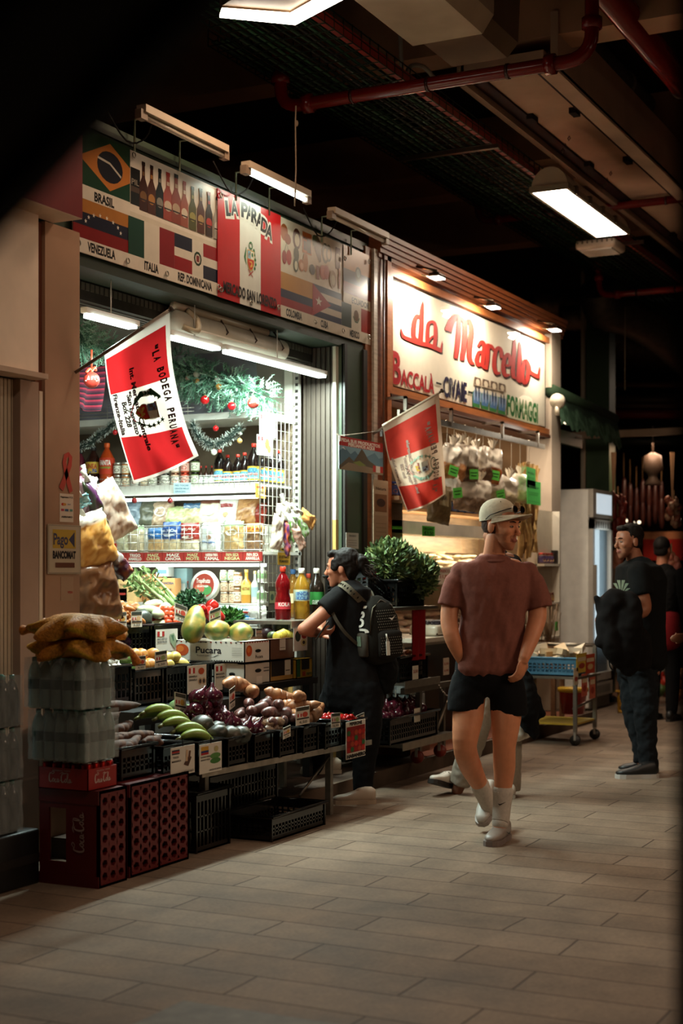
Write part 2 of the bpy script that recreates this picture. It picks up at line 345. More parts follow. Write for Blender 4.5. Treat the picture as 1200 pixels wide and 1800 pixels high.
wp=MB('#8a4f28').box((9.52,4.59,.1),(9.62,4.8,3.75)); wp.box((9.62,4.57,.1),(9.68,4.8,3.75),'#b7a794'); wp.box((9.68,4.57,.1),(9.83,4.8,3.75),'#7a4426'); wp.box((9.83,4.56,.1),(9.90,4.8,3.8),'#a35e33'); wp.tube([(9.75,4.555,1.3),(9.75,4.555,3.75)],.008,'#5a3a28',6)
struct('trim_14',wp,'wood')
# ---- da Marcello shell
mh=MB('#5a3018').box((9.68,4.62,2.7),(13.85,4.8,3.76)); 
for k in range(5): mh.box((9.68,4.56-.012*k,3.70+.035*k),(13.9,4.64,3.735+.035*k),'#7d4322')
struct('wall_header_wood',mh,'wood')
mp2=MB('#a79582').box((13.53,4.55,.1),(13.80,4.8,3.76)); struct('trim_15',mp2,'plaster')
mw=MB('#c9b08a').box((9.9,7.4,.1),(13.8,7.45,3.5)); struct('wall_stall_back_2',mw,'plaster')
struct('wall_stall_side_2',MB().box((13.8,4.8,.1),(13.85,7.4,3.7),'#8c6f52'),'plaster')
struct('wall_stall_side_3',MB().box((9.5,4.8,.1),(9.55,7.4,3.7),'#8c6f52'),'plaster')
struct('ceiling_stall_2',MB().box((9.5,4.8,3.1),(13.85,7.45,3.15),'#6b4a30'),'plaster')

# ================================================================ OVERHEAD: pipes, trays, ducts, lamps
def elbow_pipe(pts,r,c,m='gloss',flanges=()):
    mb=MB(c); mb.tube(pts,r,n=12)
    for p,q in flanges:
        p=Vector(p);q=Vector(q); d=(q-p).normalized(); mb.tube([p-d*.03,p+d*.03],r*1.45,n=12)
    return mb,m
def bendpts(a,b,c,r,n=6):
    a,b,c=Vector(a),Vector(b),Vector(c); u=(a-b).normalized(); v=(c-b).normalized(); o=[]
    for k in range(n+1):
        t=k/n; p=b+u*r*(1-t)**2+v*r*t**2; o.append(p)
    return [a]+o+[c]
def crosspipe(uL,vL,uR,z,r,label,upL=.5,upR=None,c='#6e100c'):
    a=oz(uL,vL,z); x=a.x; rr=ray(uR,900); # end on the same X
    e=Vector((x,ox(uR,900,x).y,z)); pts=bendpts(a+Vector((0,0,upL)),a,e,.14)
    fl=[(a+Vector((0,0,.19)),a+Vector((0,0,.3))),(a+(e-a).normalized()*.2,e),(a+Vector((0,0,.34)),a+Vector((0,0,.4)))]
    if upR: 
        pts=pts[:-1]+bendpts(a,e,e+Vector((0,0,upR)),.16)[1:]; fl+=[(e+(a-e).normalized()*.25,a),(e+Vector((0,0,.2)),e+Vector((0,0,.3)))]
    mb,mm=elbow_pipe(pts,r,c,'gloss',fl)
    for k in range(1,4): p=a.lerp(e,k/4); mb.tube([p-Vector((0,.01,0)),p+Vector((0,.01,0))],r*1.12,'#3a1410',12)
    return thing('sprinkler_pipe',label,'pipe',(mb,'gloss'))
crosspipe(493,190,1040,4.4,.042,'red sprinkler pipe crossing the ceiling in front of the white duct, elbow at both ends',.35,.9)
crosspipe(840,390,1290,4.72,.036,'red sprinkler pipe with elbow left of the hooded ceiling lamp',.5)
crosspipe(1052,520,1330,4.35,.034,'red sprinkler pipe with elbow above the silver ducts',.6,c='#8c1410')
a=oz(1045,-40,5.0);b=Vector((a.x+7,a.y,a.z)); mb=MB().tube([a-Vector((3,0,0)),b],.095,'#6b0e0a',16); 
for k in (2.2,4.4): mb.tube([a+Vector((k,0,0)),a+Vector((k+.03,0,0))],.1,'#8a8078',16)
p=oz(1060,0,5.0)
thing('fire_main','thick red fire main running along the ceiling in the top right corner','pipe',(mb,'gloss'))
a=oz(985,30,5.45); mb=MB().tube([a-Vector((2,0,0)),a+Vector((9,0,0))],.10,'#4c463e',16)
for k in (1.6,3.4,5.2): mb.tube([a+Vector((k,0,0)),a+Vector((k+.04,0,0))],.112,'#7d7466',16)
thing('drain_pipe','grey drain pipe along the ceiling between white duct and red fire main','pipe',(mb,'satin'))
# white boxed duct over the aisle (a long I-beam casing with dark slots)
def lineX(u,v,z): return oz(u,v,z)
q0=oz(850,165,4.75); q1=oz(985,145,4.75); x0=q0.x-.35; ya=q0.y+.03; yb=q1.y
d=MB('#b08d74').box((x0,yb,4.78),(30,ya,4.86)); d.box((x0,ya-.02,4.72),(30,ya+.03,5.1),'#9a7a64'); d.box((x0,yb-.1,4.72),(30,yb-.05,5.1),'#a5846c'); d.box((x0,yb-.1,4.70),(30,yb+.02,4.74),'#b3927a')
d.box((x0,ya-.12,4.765),(30,ya-.02,4.782),'#2a0f0a'); d.box((x0,yb+.02,4.765),(30,yb+.1,4.782),'#2a0f0a')
for k in range(12):
    for yy in (ya-.16,yb+.1): d.box((x0+1+k*1.4,yy,4.74),(x0+1.12+k*1.4,yy+.05,4.78),'#1c0d09')
thing('ceiling_duct','long white painted duct with dark slots running over the aisle','duct',(d,'plaster'))
g0=oz(712,92,4.55); g1=oz(862,60,4.55); xx=g0.x; wy=g0.y; ey=g1.y
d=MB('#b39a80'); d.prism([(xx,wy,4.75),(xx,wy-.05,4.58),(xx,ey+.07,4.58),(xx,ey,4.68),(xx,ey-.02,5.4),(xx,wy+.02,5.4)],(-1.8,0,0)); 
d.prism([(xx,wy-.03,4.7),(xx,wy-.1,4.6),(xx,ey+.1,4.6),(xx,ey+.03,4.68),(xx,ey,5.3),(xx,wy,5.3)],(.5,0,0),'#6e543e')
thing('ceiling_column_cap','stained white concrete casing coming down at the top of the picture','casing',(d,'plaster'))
# wire mesh cable trays along the aisle
def tray(u,v,z,wd,x0,x1,label,col='#2d4a33',strip=None):
    a=oz(u,v,z); y0=a.y; w_=MB('#3c4a3a'); ny=9
    for k in range(ny+1): y=y0-wd*k/ny; w_.box((x0,y-.003,z),(x1,y+.003,z+.006))
    for k in (0,ny):
        y=y0-wd*k/ny
        for h in (.05,.10): w_.box((x0,y-.003,z+h),(x1,y+.003,z+h+.006))
    x=x0
    while x<x1:
        w_.box((x,y0-wd,z-.004),(x+.006,y0,z+.002)); 
        for y in (y0,y0-wd): w_.box((x,y-.003,z),(x+.006,y+.003,z+.11))
        x+=.12
    cab=MB(); rr=random.Random(3)
    for k in range(11):
        y=y0-.03-(wd-.06)*k/10; c=rr.choice(['#17291c','#1d3d28','#10201a','#22211f','#2e5a3c']); ph=rr.random()*6
        cab.tube([(x0+t*(x1-x0)/40,y+.012*math.sin(t*.9+ph),z+.022) for t in range(41)],.011,c,5)
    parts=[('wire_mesh',w_,'metal'),('cable_bundle',cab,'satin')]
    if strip: s_=MB(strip).box((x0,y0-wd+.0,z+.01),(x1,y0-wd+.045,z+.07)); parts.append(('red_cable_duct',s_,'satin'))
    return thing('cable_tray',label,'cable tray',parts)
tray(385,58,4.55,.62,4.5,17,'wide wire mesh cable tray with green cables and a red trunking along its edge',strip='#8c1e12')
tray(700,283,4.75,.42,8.0,22,'second wire mesh cable tray, just above and behind the red trunked one')
for i,(u0,v0,u1) in enumerate(((700,283,875),(1000,440,1130))):
    a=oz(u0,v0,4.5); e=ox(u1,900,a.x); thing('tray_hanger','thin steel strut under the cable trays, %s'%('left of the hooded lamp' if i==0 else 'carrying the small emergency light'),'strut',(MB('#6b5a4c').box((a.x,e.y,4.5),(a.x+.04,a.y,4.53)),'metal'))
# grey flexible conduits
c1=[oy(708,135,3.95),oy(722,116,3.95),oy(745,118,3.95),oy(768,140,3.95),oy(800,138,3.95),oy(880,128,3.95),oy(935,122,3.95),oy(968,98,3.95),oy(985,60,3.95),oy(988,20,3.95),oy(985,-20,3.95)]
def smooth(pts,n=4):
    o=[]; P=[Vector(p) for p in pts]
    for i in range(len(P)-1):
        a=P[max(i-1,0)];b=P[i];c=P[i+1];d=P[min(i+2,len(P)-1)]
        for k in range(n):
            t=k/n; o.append(.5*((2*b)+(c-a)*t+(2*a-5*b+4*c-d)*t*t+(3*b-a-3*c+d)*t**3))
    o.append(P[-1]); return o
mb=MB('#8d8273').tube(smooth([oy(700,-10,3.95),oy(703,60,3.95)]+c1),.015,n=8)
thing('flexible_conduit','grey flexible conduit looping over the red sprinkler pipe','conduit',(mb,'satin'))
# silver spiral ducts behind the da Marcello sign
def spiral(a,b,r,label,c='#8f8272'):
    a,b=Vector(a),Vector(b); L_=(b-a).length; n=int(L_/.035); rs=[r*(1.05 if k%5==0 else 1) for k in range(n+1)]
    return thing('spiral_duct',label,'duct',(MB(c).tube([a.lerp(b,k/n) for k in range(n+1)],rs,n=20),'rough_metal'))
spiral(od(935,535,19),od(1075,528,19),.17,'upper silver spiral duct beside the end spotlight')
spiral(od(985,560,18.5),od(1120,552,18.5),.16,'lower silver spiral duct under the other one')
mb=MB('#5e564c'); P=smooth([od(1050,505,16),od(1062,545,16.2),od(1110,560,16.5),od(1165,595,17),od(1230,650,18)],10); mb.tube(P,[.2*(1.06 if k%2 else 1) for k in range(len(P))],n=20)
thing('flexible_duct','fat ribbed flexible duct bending under the red elbow','duct',(mb,'rough_metal'))
mb=MB('#57483a'); P=smooth([od(1075,590,22),od(1100,610,22),od(1150,615,22),od(1230,610,22)],8); mb.tube(P,[.33*(1.04 if k%3==0 else 1) for k in range(len(P))],n=20)
thing('bent_duct','big curved silver duct in the dark beyond the sign','duct',(mb,'rough_metal'))
# thin hanging wires
thing('ceiling_line','thin cord knotted to the red pipe and hanging beside the lit tube','line',(MB('#7d6a58').tube([oy(520,186,4.3),oy(519,215,4.3),oy(520,300,4.3),oy(518,362,4.3)],.005,n=5).ell(oy(521,217,4.3),(.012,.012,.02)),'cloth'))
thing('hanging_wire','thin wire hanging from the ceiling behind the da Marcello sign','wire',(MB('#8d7a64').tube([oz(1098,540,4.3),oz(1098,540,4.3)+Vector((0,0,-.9))],.006,n=5),'satin'))
# ================================================================ LAMPS
WHT=emis('tube_light',(.86,1,.96),5); WHT2=emis('lamp_light',(1,.90,.74),14); SPOT=emis('spot_light',(1,.93,.80),30); BACKL=emis('backlit_panel',(.62,.74,.82),.75); LED=emis('led_light',(.75,.93,1),8)
def ebox(a,b): return MB('#ffffff').box(a,b)
# hooded lamp on chains
A0=oz(935,335,4.32); A1=oz(1040,410,4.32); A2=oz(1005,335,4.32)
lx0,lx1,ly1,ly0=A0.x,A1.x+.1,A0.y,A2.y; cy=(ly0+ly1)/2; hw=(ly1-ly0)/2
hood=MB('#b9a48a'); n=12
ring=lambda x,s=1.: [(x,cy+hw*1.06*s*math.cos(pi*k/n),4.33+hw*1.15*s*math.sin(pi*k/n)) for k in range(n+1)]
hood.rings([ring(lx0),ring(lx1)],smooth=True,close=False); hood.poly(ring(lx0)); hood.poly(ring(lx1))
for y in (ly0-.02,ly1): hood.box((lx0-.01,y,4.30),(lx1+.01,y+.02,4.345),'#8f8068')
hood.box((lx0-.015,ly0-.02,4.30),(lx0,ly1+.02,4.345),'#8f8068')
for k in range(4): hood.box((lx0+.15+k*.35,ly0-.035,4.30),(lx0+.19+k*.35,ly0,4.36),'#5c4c3a')
chs=[]
for (x,dx) in ((lx0+.25,-.1),(lx1-.3,.1)):
    ch=MB('#5a4a3c'); chs.append(('chain',ch,'metal'))
    for k in range(16):
        z=4.62+k*.045; yy=cy-.4*(k/16); ch.tube([(x,yy-.01,z),(x+.008,yy,z+.02),(x,yy+.01,z),(x-.008,yy,z-.02)] if k%2 else [(x-.01,yy,z),(x,yy+.008,z+.02),(x+.01,yy,z),(x,yy-.008,z-.02)],.004,n=5,closed=True)
thing('hooded_ceiling_lamp','bright rectangular lamp with a rounded hood hanging on two chains over the aisle','ceiling lamp',[('hood',hood,'satin'),('diffuser',ebox((lx0+.01,ly0,4.305),(lx1,ly1,4.32)),WHT2)]+chs)
area('lamp_glow',((lx0+lx1)/2,cy,4.29),lx1-lx0,hw*2,LP_AISLE*.38,WARM)
# the same row of lamps continues behind and beside the camera
def hidden_lamp(x,y,p,i):
    h=MB('#b9a48a'); h.box((x-.65,y-.17,4.33),(x+.65,y+.17,4.5)); thing('hooded_ceiling_lamp',['hooded lamp of the same row nearest the camera','hooded lamp over the far end of the aisle','hooded lamp over the other side of the aisle'][i],'ceiling lamp',[('hood',h,'satin'),('diffuser',ebox((x-.62,y-.15,4.31),(x+.62,y+.15,4.33)),WHT2)])
    area('lamp_glow',(x,y,4.29),1.2,.3,p,WARM)
hidden_lamp(3.6,1.6,LP_AISLE*.22,0); hidden_lamp(23,3.2,LP_AISLE*.55,1); hidden_lamp(9.0,-1.2,LP_AISLE*.7,2)
# bent strip lamp at the top edge of the picture
s_=lambda u,v,z: oz(u,v,z)
zz=4.42; P=[s_(386,31,zz),s_(519,44,zz),s_(640,-20,zz)]; Q=[s_(390,20,zz),s_(510,29,zz),s_(600,-22,zz)]
mb=MB('#ffffff')
for i in range(2): mb.prism([P[i],P[i+1],Q[i+1],Q[i]],(0,0,.02))
bd=MB('#9c8063')
for i in range(2): bd.prism([P[i]+Vector((0,0,.021)),P[i+1]+Vector((0,0,.021)),Q[i+1]+Vector((0,0,.021)),Q[i]+Vector((0,0,.021))],(0,0,.07))
bd.prism([Q[0]+Vector((0,0,.03)),Q[1]+Vector((0,0,.03)),Q[2]+Vector((0,0,.03)),Q[0]+Vector((.0,0,.03))+(Q[2]-Q[1])],(0,0,.05),'#8a6c50')
bd.tube([Q[1]+Vector((0,0,.05)),Q[1]+Vector((.1,0,1.15))],.012,'#5c4c3a')
thing('angled_ceiling_lamp','glowing V-shaped strip lamp cut by the top edge of the picture','ceiling lamp',[('diffuser',mb,WHT2),('housing',bd,'satin')])
pp=(P[1]+Q[1])/2; area('lamp_glow',(pp.x,pp.y,zz-.03),.5,.4,LP_AISLE*.32,WARM)
# small emergency light
e0=oz(1000,440,4.3); mb=MB('#c9b49c').rbox((e0.x,e0.y-.42,4.3),(e0.x+.35,e0.y-.05,4.38),.03); 
for k in range(8): mb.box((e0.x-.004,e0.y-.40+k*.045,4.345),(e0.x,e0.y-.385+k*.045,4.375),'#6b5a4a')
mb.tube([(e0.x+.17,e0.y-.2,4.38),(e0.x+.17,e0.y-.2,4.56)],.01)
thing('emergency_light','small square emergency light under the cable trays','emergency light',[('case',mb,'satin'),('lens',MB('#e8dccb').box((e0.x+.03,e0.y-.38,4.285),(e0.x+.3,e0.y-.09,4.3)),'gloss')])
# tubes on brackets above the banners
def tube_lamp(u0,v0,u1,v1,Y,lit,label):
    a=oy(u0,v0,Y);b=oy(u1,v1,Y); z=(a.z+b.z)/2; h=MB('#c0ab92').box((a.x-.03,Y-.03,z+.02),(b.x+.03,Y+.03,z+.06)); h.box((a.x-.06,Y-.02,z-.02),(a.x-.0,Y+.02,z+.03),'#8a7460'); h.box((b.x,Y-.02,z-.02),(b.x+.05,Y+.02,z+.03),'#8a7460')
    brs=[]
    for t in (.18,.75):
        x=a.x+(b.x-a.x)*t; br=MB('#9fae94'); brs.append(('bracket',br,'metal')); br.tube([(x,Y,z+.05),(x,Y+.16,z+.05),(x,Y+.16,z-.12)],.007,n=5)
    tb=MB('#ffffff' if lit else '#c9b8a4').tube([(a.x,Y,z),(b.x,Y,z)],.014,n=10)
    cb=MB('#1a1512').tube(smooth([(a.x+.1,Y,z+.06),(a.x+.16,Y+.1,z-.05),(a.x+.02,Y+.13,z-.1),(a.x-.2,Y+.12,z+.03)]),.005,n=5)
    thing('strip_lamp',label,'strip lamp',[('housing',h,'satin')]+brs+[('light_tube',tb,WHT if lit else 'gloss'),('cable',cb,'matte')])
    if lit: area('tube_glow',((a.x+b.x)/2,Y,z-.03),b.x-a.x,.05,LP_STALL*.06,(.9,1,.8))
tube_lamp(254,203,390,276,4.42,False,'unlit strip lamp on brackets above the beer bottle banner')
tube_lamp(436,304,536,350,4.42,True,'lit strip lamp on brackets above the red and white shield banner')
tube_lamp(586,378,674,427,4.42,False,'unlit strip lamp on brackets above the fruit banner')
# LED battens inside the opening
for (u0,v0,u1,v1,lb) in ((155,553,233,577,'left LED batten under the shutter box, partly behind the flag'),(302,600,380,614,'middle LED batten, just right of the flag pole tip'),(398,618,566,664,'right and longest LED batten in the stall opening')):
    a=oy(u0,v0,4.66);b=oy(u1,v1,4.66); z=2.765
    thing('led_batten',lb,'LED lamp',[('diffuser',ebox((a.x,4.63,z-.02),(b.x,4.69,z)),WHT),('housing',MB('#d5d2c8').box((a.x-.04,4.64,z),(b.x+.04,4.68,z+.03)).tube([((a.x+b.x)/2,4.66,z),((a.x+b.x)/2,4.66,2.98)],.004,n=5),'satin')])
    area('batten_glow',((a.x+b.x)/2,4.66,z-.03),b.x-a.x,.06,LP_BATTEN*(b.x-a.x),COOL)
# air curtain tube under the shutter box
a=oy(302,570,4.74);b=oy(492,605,4.74); zc=2.875; mb=MB('#cdc6b4').tube([(a.x,4.74,zc),(b.x,4.74,zc)],.07,n=18); mb.tube([(a.x,4.73,zc+.09),(b.x-.2,4.73,zc+.09)],.025,'#b5a892',10)
for k in range(4): x=a.x+.15+k*.35; mb.tube([(x,4.74,zc-.075),(x,4.66,zc),(x,4.74,zc+.12)],.006,'#3c3026',5)
mb.box((a.x+.1,4.667,zc-.04),(b.x-.3,4.672,zc-.03),'#f2eee2')
mb.tube(smooth([(a.x+.02,4.68,2.84),(a.x+.1,4.63,2.82),(a.x+.14,4.66,2.9),(a.x+.1,4.7,2.95)]),.018,'#a79a80',8)
thing('air_curtain','rounded cream air curtain hanging under the shutter box','air curtain',(mb,'satin'))
# spotlights over the wooden sign
def spotl(u,v,label):
    p=oy(u,v,4.38); b=MB('#5b4a3c').tube([(p.x,4.55,p.z+.10),(p.x,p.y,p.z+.05)],.012,n=6); b.rbox((p.x-.07,p.y-.045,p.z),(p.x+.07,p.y+.045,p.z+.03),.012,'#4b4038'); b.tube([(p.x-.10,4.47,p.z+.01),(p.x-.07,4.42,p.z)],.006,'#c9b48f',5)
    thing('spotlight',label,'spotlight',[('body',b,'metal'),('light_panel',ebox((p.x-.06,p.y-.04,p.z-.008),(p.x+.06,p.y+.04,p.z)),SPOT)])
    area('spot_glow',(p.x,p.y,p.z-.02),.12,.08,LP_SPOT,(1,.90,.74),(math.radians(48),0,0),160)
spotl(768,488,'spotlight over the left end of the painted wooden-framed sign')
spotl(867,540,'spotlight over the middle of the painted wooden-framed sign')
spotl(975,580,'spotlight over the right end of the painted wooden-framed sign')

# ================================================================ BANNERS
RED='#b3151b'; GRN='#174a35'; WHI='#d8cdbd'; NVY='#1b1d3c'; YEL='#c98a2c'; BLK='#17120f'
def emblem(S,cx,cy,k,dim=1.,mx=1):
    g='#2f6b3a'
    S.stroke([(cx-.42*k*mx,cy-.35*k),(cx-.55*k*mx,cy),(cx-.42*k*mx,cy+.5*k)],[.03*k,.16*k,.05*k],g)
    for t in range(5): S.ell(cx+(.40+.1*math.sin(t*1.3))*k*mx,cy+(-.4+.22*t)*k,.09*k,.08*k,g,8)
    S.stroke([(cx+.35*k*mx,cy-.45*k),(cx+.5*k*mx,cy),(cx+.38*k*mx,cy+.5*k)],.03*k,g)
    S.stroke([(cx-.25*k,cy-.55*k),(cx+.2*k,cy-.85*k)],.05*k,'#a8342a'); S.stroke([(cx+.25*k,cy-.55*k),(cx-.2*k,cy-.85*k)],.05*k,'#a8342a')
    S.poly([(cx-.33*k,cy+.42*k),(cx+.33*k,cy+.42*k),(cx+.33*k,cy-.2*k),(cx+.18*k,cy-.5*k),(cx,cy-.6*k),(cx-.18*k,cy-.5*k),(cx-.33*k,cy-.2*k)],'#c79a3e')
    S.rect(cx-.29*k,cy,cx-.01*k,cy+.38*k,'#7fa9b8'); S.rect(cx+.01*k,cy,cx+.29*k,cy+.38*k,'#ded6c4')
    S.poly([(cx-.29*k,cy-.03*k),(cx+.29*k,cy-.03*k),(cx+.29*k,cy-.2*k),(cx+.15*k,cy-.45*k),(cx,cy-.54*k),(cx-.15*k,cy-.45*k),(cx-.29*k,cy-.2*k)],'#b8281f')
    S.stroke([(cx-.2*k,cy+.08*k),(cx-.2*k,cy+.22*k),(cx-.08*k,cy+.2*k),(cx-.08*k,cy+.32*k)],.06*k,'#8a5f45'); S.ell(cx+.15*k,cy+.22*k,.09*k,.11*k,g,8)
    S.stroke([(cx-.15*k,cy-.15*k),(cx+.08*k,cy-.15*k),(cx+.12*k,cy-.3*k),(cx-.05*k,cy-.4*k)],[.04*k,.09*k,.14*k,.1*k],'#d6a23a')
    S.stroke([(cx+.16*k*math.cos(t),cy+(.66+.16*math.sin(t))*k) for t in [i*pi/5 for i in range(10)]],.07*k,g,True)
BT,BB=3.69,3.05                                   # banner top and bottom
def bwave(x): return 0.
def bmap(off=0.): return lambda x,z,l: Vector((x,4.595-off-l+bwave(x)*(1 if z<3.6 else .4),z))
def backing(x0,x1,off=0.,c='#cbbfae'): 
    f=bmap(off); m=MB(c); return m.grid(lambda a,b: f(x0+(x1-x0)*a,BT+(BB-BT)*b,0),40,8)
def grom(pts):
    return [('grommet',MB('#8f8577').tube([(x+.014*math.cos(t*pi/5),4.575,z+.014*math.sin(t*pi/5)) for t in range(10)],.004,n=5,closed=True),'metal') for x,z in pts]
def label(S,t,u0,u1,z,h=.05,bold=.02): S.text(t,bu(u0),z,bu(u1),h,BLK,.045)
# left banner
X0,X1=6.10,bu(383); S=Sheet(bmap()); Tt=BT; xa=bu(147)
b1=bu(227); mid=3.36
S.rect(X0,BB+.075,X1,mid,'#c9bda9')
S.rect(X0,mid+.045,b1,BT,'#12351f')
cx=(bu(147)+b1)/2+.02; cz=(BT+mid+.045)/2
S.poly([(cx-.27,cz),(cx,cz+.125),(cx+.27,cz),(cx,cz-.125)],'#b06a2b'); S.ell(cx,cz,.115,.082,'#14161f',20); S.stroke([(cx-.11,cz+.03),(cx,cz+.02),(cx+.1,cz-.03)],.012,'#b9ae9e')
S.rect(b1,mid+.0,X1,BT,'#d6cab9'); label(S,'BRASIL',163,198,mid-.012,.045)
S.rect(X0,mid-.03,b1,mid+.045,'#d0c4b2'); S.text('BRASIL',bu(164),mid-.018,bu(199),.045,BLK,.045)
# beer and soft drink bottles on white
def pbottle(S,x,zb,h,w,c,lab,cap):
    S.poly([(x-w/2,zb),(x+w/2,zb),(x+w/2,zb+h*.52),(x+w*.2,zb+h*.68),(x+w*.17,zb+h*.93),(x-w*.17,zb+h*.93),(x-w*.2,zb+h*.68),(x-w/2,zb+h*.52)],c)
    S.rect(x-w*.21,zb+h*.92,x+w*.21,zb+h,cap); S.ell(x,zb+h*.3,w*.42,h*.11,lab,12); S.rect(x-w*.4,zb+h*.22,x+w*.4,zb+h*.25,'#2a1712'); S.rect(x-w*.14,zb+h*.72,x+w*.14,zb+h*.8,lab)
xs=[bu(236+k*14.3) for k in range(11)]
for k,(c,l,cp,h) in enumerate((('#171512','#4a3a30','#171512',.19),('#38180c','#6b4a2a','#2a1a14',.27),('#451f0e','#9c6a33','#2a1a14',.27),('#14110f','#7a7468','#14110f',.27),('#8a3a2c','#b3a28c','#9c2418',.27),('#7a3524','#a08a70','#191512',.28),('#8c4a38','#c0b29c','#8c2418',.26),('#4d4a22','#8f8748','#2a2a1c',.25),('#4f2414','#a08050','#141210',.26),('#332018','#a83028','#8c1c16',.26),('#9c9184','#c0b6a8','#2a221d',.25))):
    if k==0: S.rect(xs[0]-.045,3.40,xs[0]+.045,3.60,c); S.rect(xs[0]-.045,3.47,xs[0]+.045,3.5,l); S.text('PIL',xs[0]-.035,3.51,xs[0]+.035,.03,'#8f8474'); continue
    pbottle(S,xs[k],3.385,h,.078 if k not in(4,5) else .095,c,l,cp)
bv,bi=bu(222),bu(303)
hz=(mid-.03-BB-.075)/3
S.rect(X0,BB+.075,bv,mid-.03,'#7c1512'); S.rect(X0,BB+.075+hz,bv,mid-.03,'#191727'); S.rect(X0,BB+.075+2*hz,bv,mid-.03,'#a5692a')
for k in range(8):
    t=pi*(.08+.84*k/7); S.star(6.36+.16*math.cos(t),BB+.075+hz*1.1+.09*math.sin(t)*.8,.013,'#d8cdbd')
third=(bi-bv)/3; S.rect(bv,BB+.075,bv+third,mid-.03,'#17392a'); S.rect(bv+third,BB+.075,bv+2*third,mid-.03,'#cdc2b0'); S.rect(bv+2*third,BB+.075,bi,mid-.03,'#7c1418')
S.rect(bi,BB+.075,X1,mid-.03,'#cdc2b0'); zc=(BB+.075+mid-.03)/2; xc=(bi+X1)/2
S.rect(bi,zc+.025,xc-.06,mid-.03,'#191828'); S.rect(xc+.06,zc+.025,X1,mid-.03,'#8a1518'); S.rect(bi,BB+.075,xc-.06,zc-.025,'#8a1518'); S.rect(xc+.06,BB+.075,X1,zc-.025,'#191828')
S.stroke([(xc+.035*math.cos(t*.63),zc+.035*math.sin(t*.63)) for t in range(10)],.014,'#22331f',True); S.rect(xc-.015,zc-.018,xc+.015,zc+.018,'#7c2a28')
S.rect(X0,BB,X1,BB+.075,'#d3c7b5')
for t,u0,u1 in (('VENEZUELA',150,199),('ITALIA',250,275),('REP. DOMINICANA',309,369)): S.text(t,bu(u0),BB+.018,bu(u1),.045,BLK,.045)
thing('national_flags_banner','leftmost banner, with a green and yellow flag, drink bottles and three more flags','banner',
 [('banner_sheet',backing(X0,X1),'vinyl'),('printed_design',S.m,'vinyl')]+grom([(6.13,BB+.04),(bu(218),BB+.03),(bu(287),BB+.03),(bu(378),BB+.05),(bu(229),BT-.03)]))
# middle banner
X0,X1=bu(378),bu(489); S=Sheet(bmap(.012)); third=(X1-X0)/3
S.rect(X0,BB-.005,X0+third,BT,'#b01a1c'); S.rect(X0+third,BB-.005,X0+2*third,BT,'#d3ccbf'); S.rect(X0+2*third,BB-.005,X1,BT,'#b01a1c')
w_=[.0,.105,.235,.335,.435,.54,.645,.75]; xs0=X0+.14; let='LA PARADA'; pos=[xs0+k*(X1-X0-.30)/8 for k in range(9)]
for k,chh in enumerate(let):
    if chh==' ': continue
    t=(k-4)/4; zz=3.535+.045*(1-t*t)-.012*t; dx=.043
    for (cc,e) in (('#cfc6b8',.009),('#1c1816',0)):
        S.text(chh,pos[k]-dx-e,zz-e+.012*t*0,pos[k]+dx+e,.085+2*e,cc,.085 if e else .04,y1=zz-e-.014*t*1.2)
emblem(S,(X0+X1)/2,3.34,.125)
S.text('MERCADO SAN LORENZO',X0+.06,BB+.035,X1-.06,.062,'#1a1210',.04)
thing('shield_banner','middle banner, red and white vertical stripes with a shield and black lettering','banner',
 [('banner_sheet',backing(X0,X1,.006,'#a01a1c'),'vinyl'),('printed_design',S.m,'vinyl')]+grom([(X0+.03,BT-.04),(X0+.03,BB+.04),((X0+X1)/2,BB+.02),(X1-.04,BB+.05)]))
# right banner
X0,X1=bu(488),9.60; S=Sheet(bmap())
xe_=bu(601); S.rect(X0,3.34,xe_,BT,'#cdbda6')
def blob(u,z,rx,rz,c,c2=None):
    S.ell(bu(u),z,rx,rz,c,14)
    if c2: S.ell(bu(u)+rx*.1,z-rz*.1,rx*.6,rz*.6,c2,12)
r1,r2=3.60,3.44
blob(498,r1,.05,.055,'#96502c'); blob(504,r1-.035,.045,.035,'#8a4426'); blob(520,r1-.01,.055,.07,'#4f2a1c','#cbbd9c'); S.rect(bu(530),3.52,bu(546),3.66,'#b3602c'); S.rect(bu(532),3.54,bu(540),3.6,'#3a2a1c'); S.rect(bu(538),3.53,bu(545),3.62,'#1f3320'); S.text('MAIZ',bu(531),3.61,bu(543),.02,'#2a1712')
S.stroke([(bu(553),3.67),(bu(557),3.6),(bu(561),3.5)],[.05,.11,.03],'#4a3a24'); blob(551,3.63,.03,.04,'#3f4d2a'); blob(570,3.575,.05,.07,'#3a3a26','#b9a98c'); blob(576,3.585,.04,.06,'#4a4a30','#c0ae8c'); S.rect(bu(588),3.50,bu(596),3.65,'#5c2a1c'); blob(592,3.58,.03,.03,'#a08c6c')
blob(498,r2,.032,.045,'#84201a'); blob(506,r2+.01,.035,.05,'#9c2a20'); S.stroke([(bu(498),r2+.04),(bu(502),r2+.1),(bu(505),r2+.05)],.006,'#4f5a2c'); blob(519,r2+.05,.035,.05,'#39402a'); blob(518,r2-.02,.035,.05,'#39402a','#cfc7ae')
blob(528,r2-.01,.04,.04,'#a5673c','#c99c7c'); blob(535,r2+.02,.035,.065,'#b0764a'); blob(547,r2-.01,.04,.035,'#322a26'); S.rect(bu(554),r2-.06,bu(559),r2+.03,'#7c3c26'); blob(566,r2,.05,.05,'#a84c34','#b9664c'); blob(572,r2+.01,.04,.05,'#a5402c'); blob(583,r2-.02,.05,.06,'#a08464','#b8a888'); S.rect(bu(593),r2-.07,bu(596),r2+.07,'#a55a3c')
z3=3.34; zb=BB+.075; hh=(z3-zb)
bc,bk=bu(547),bu(598)
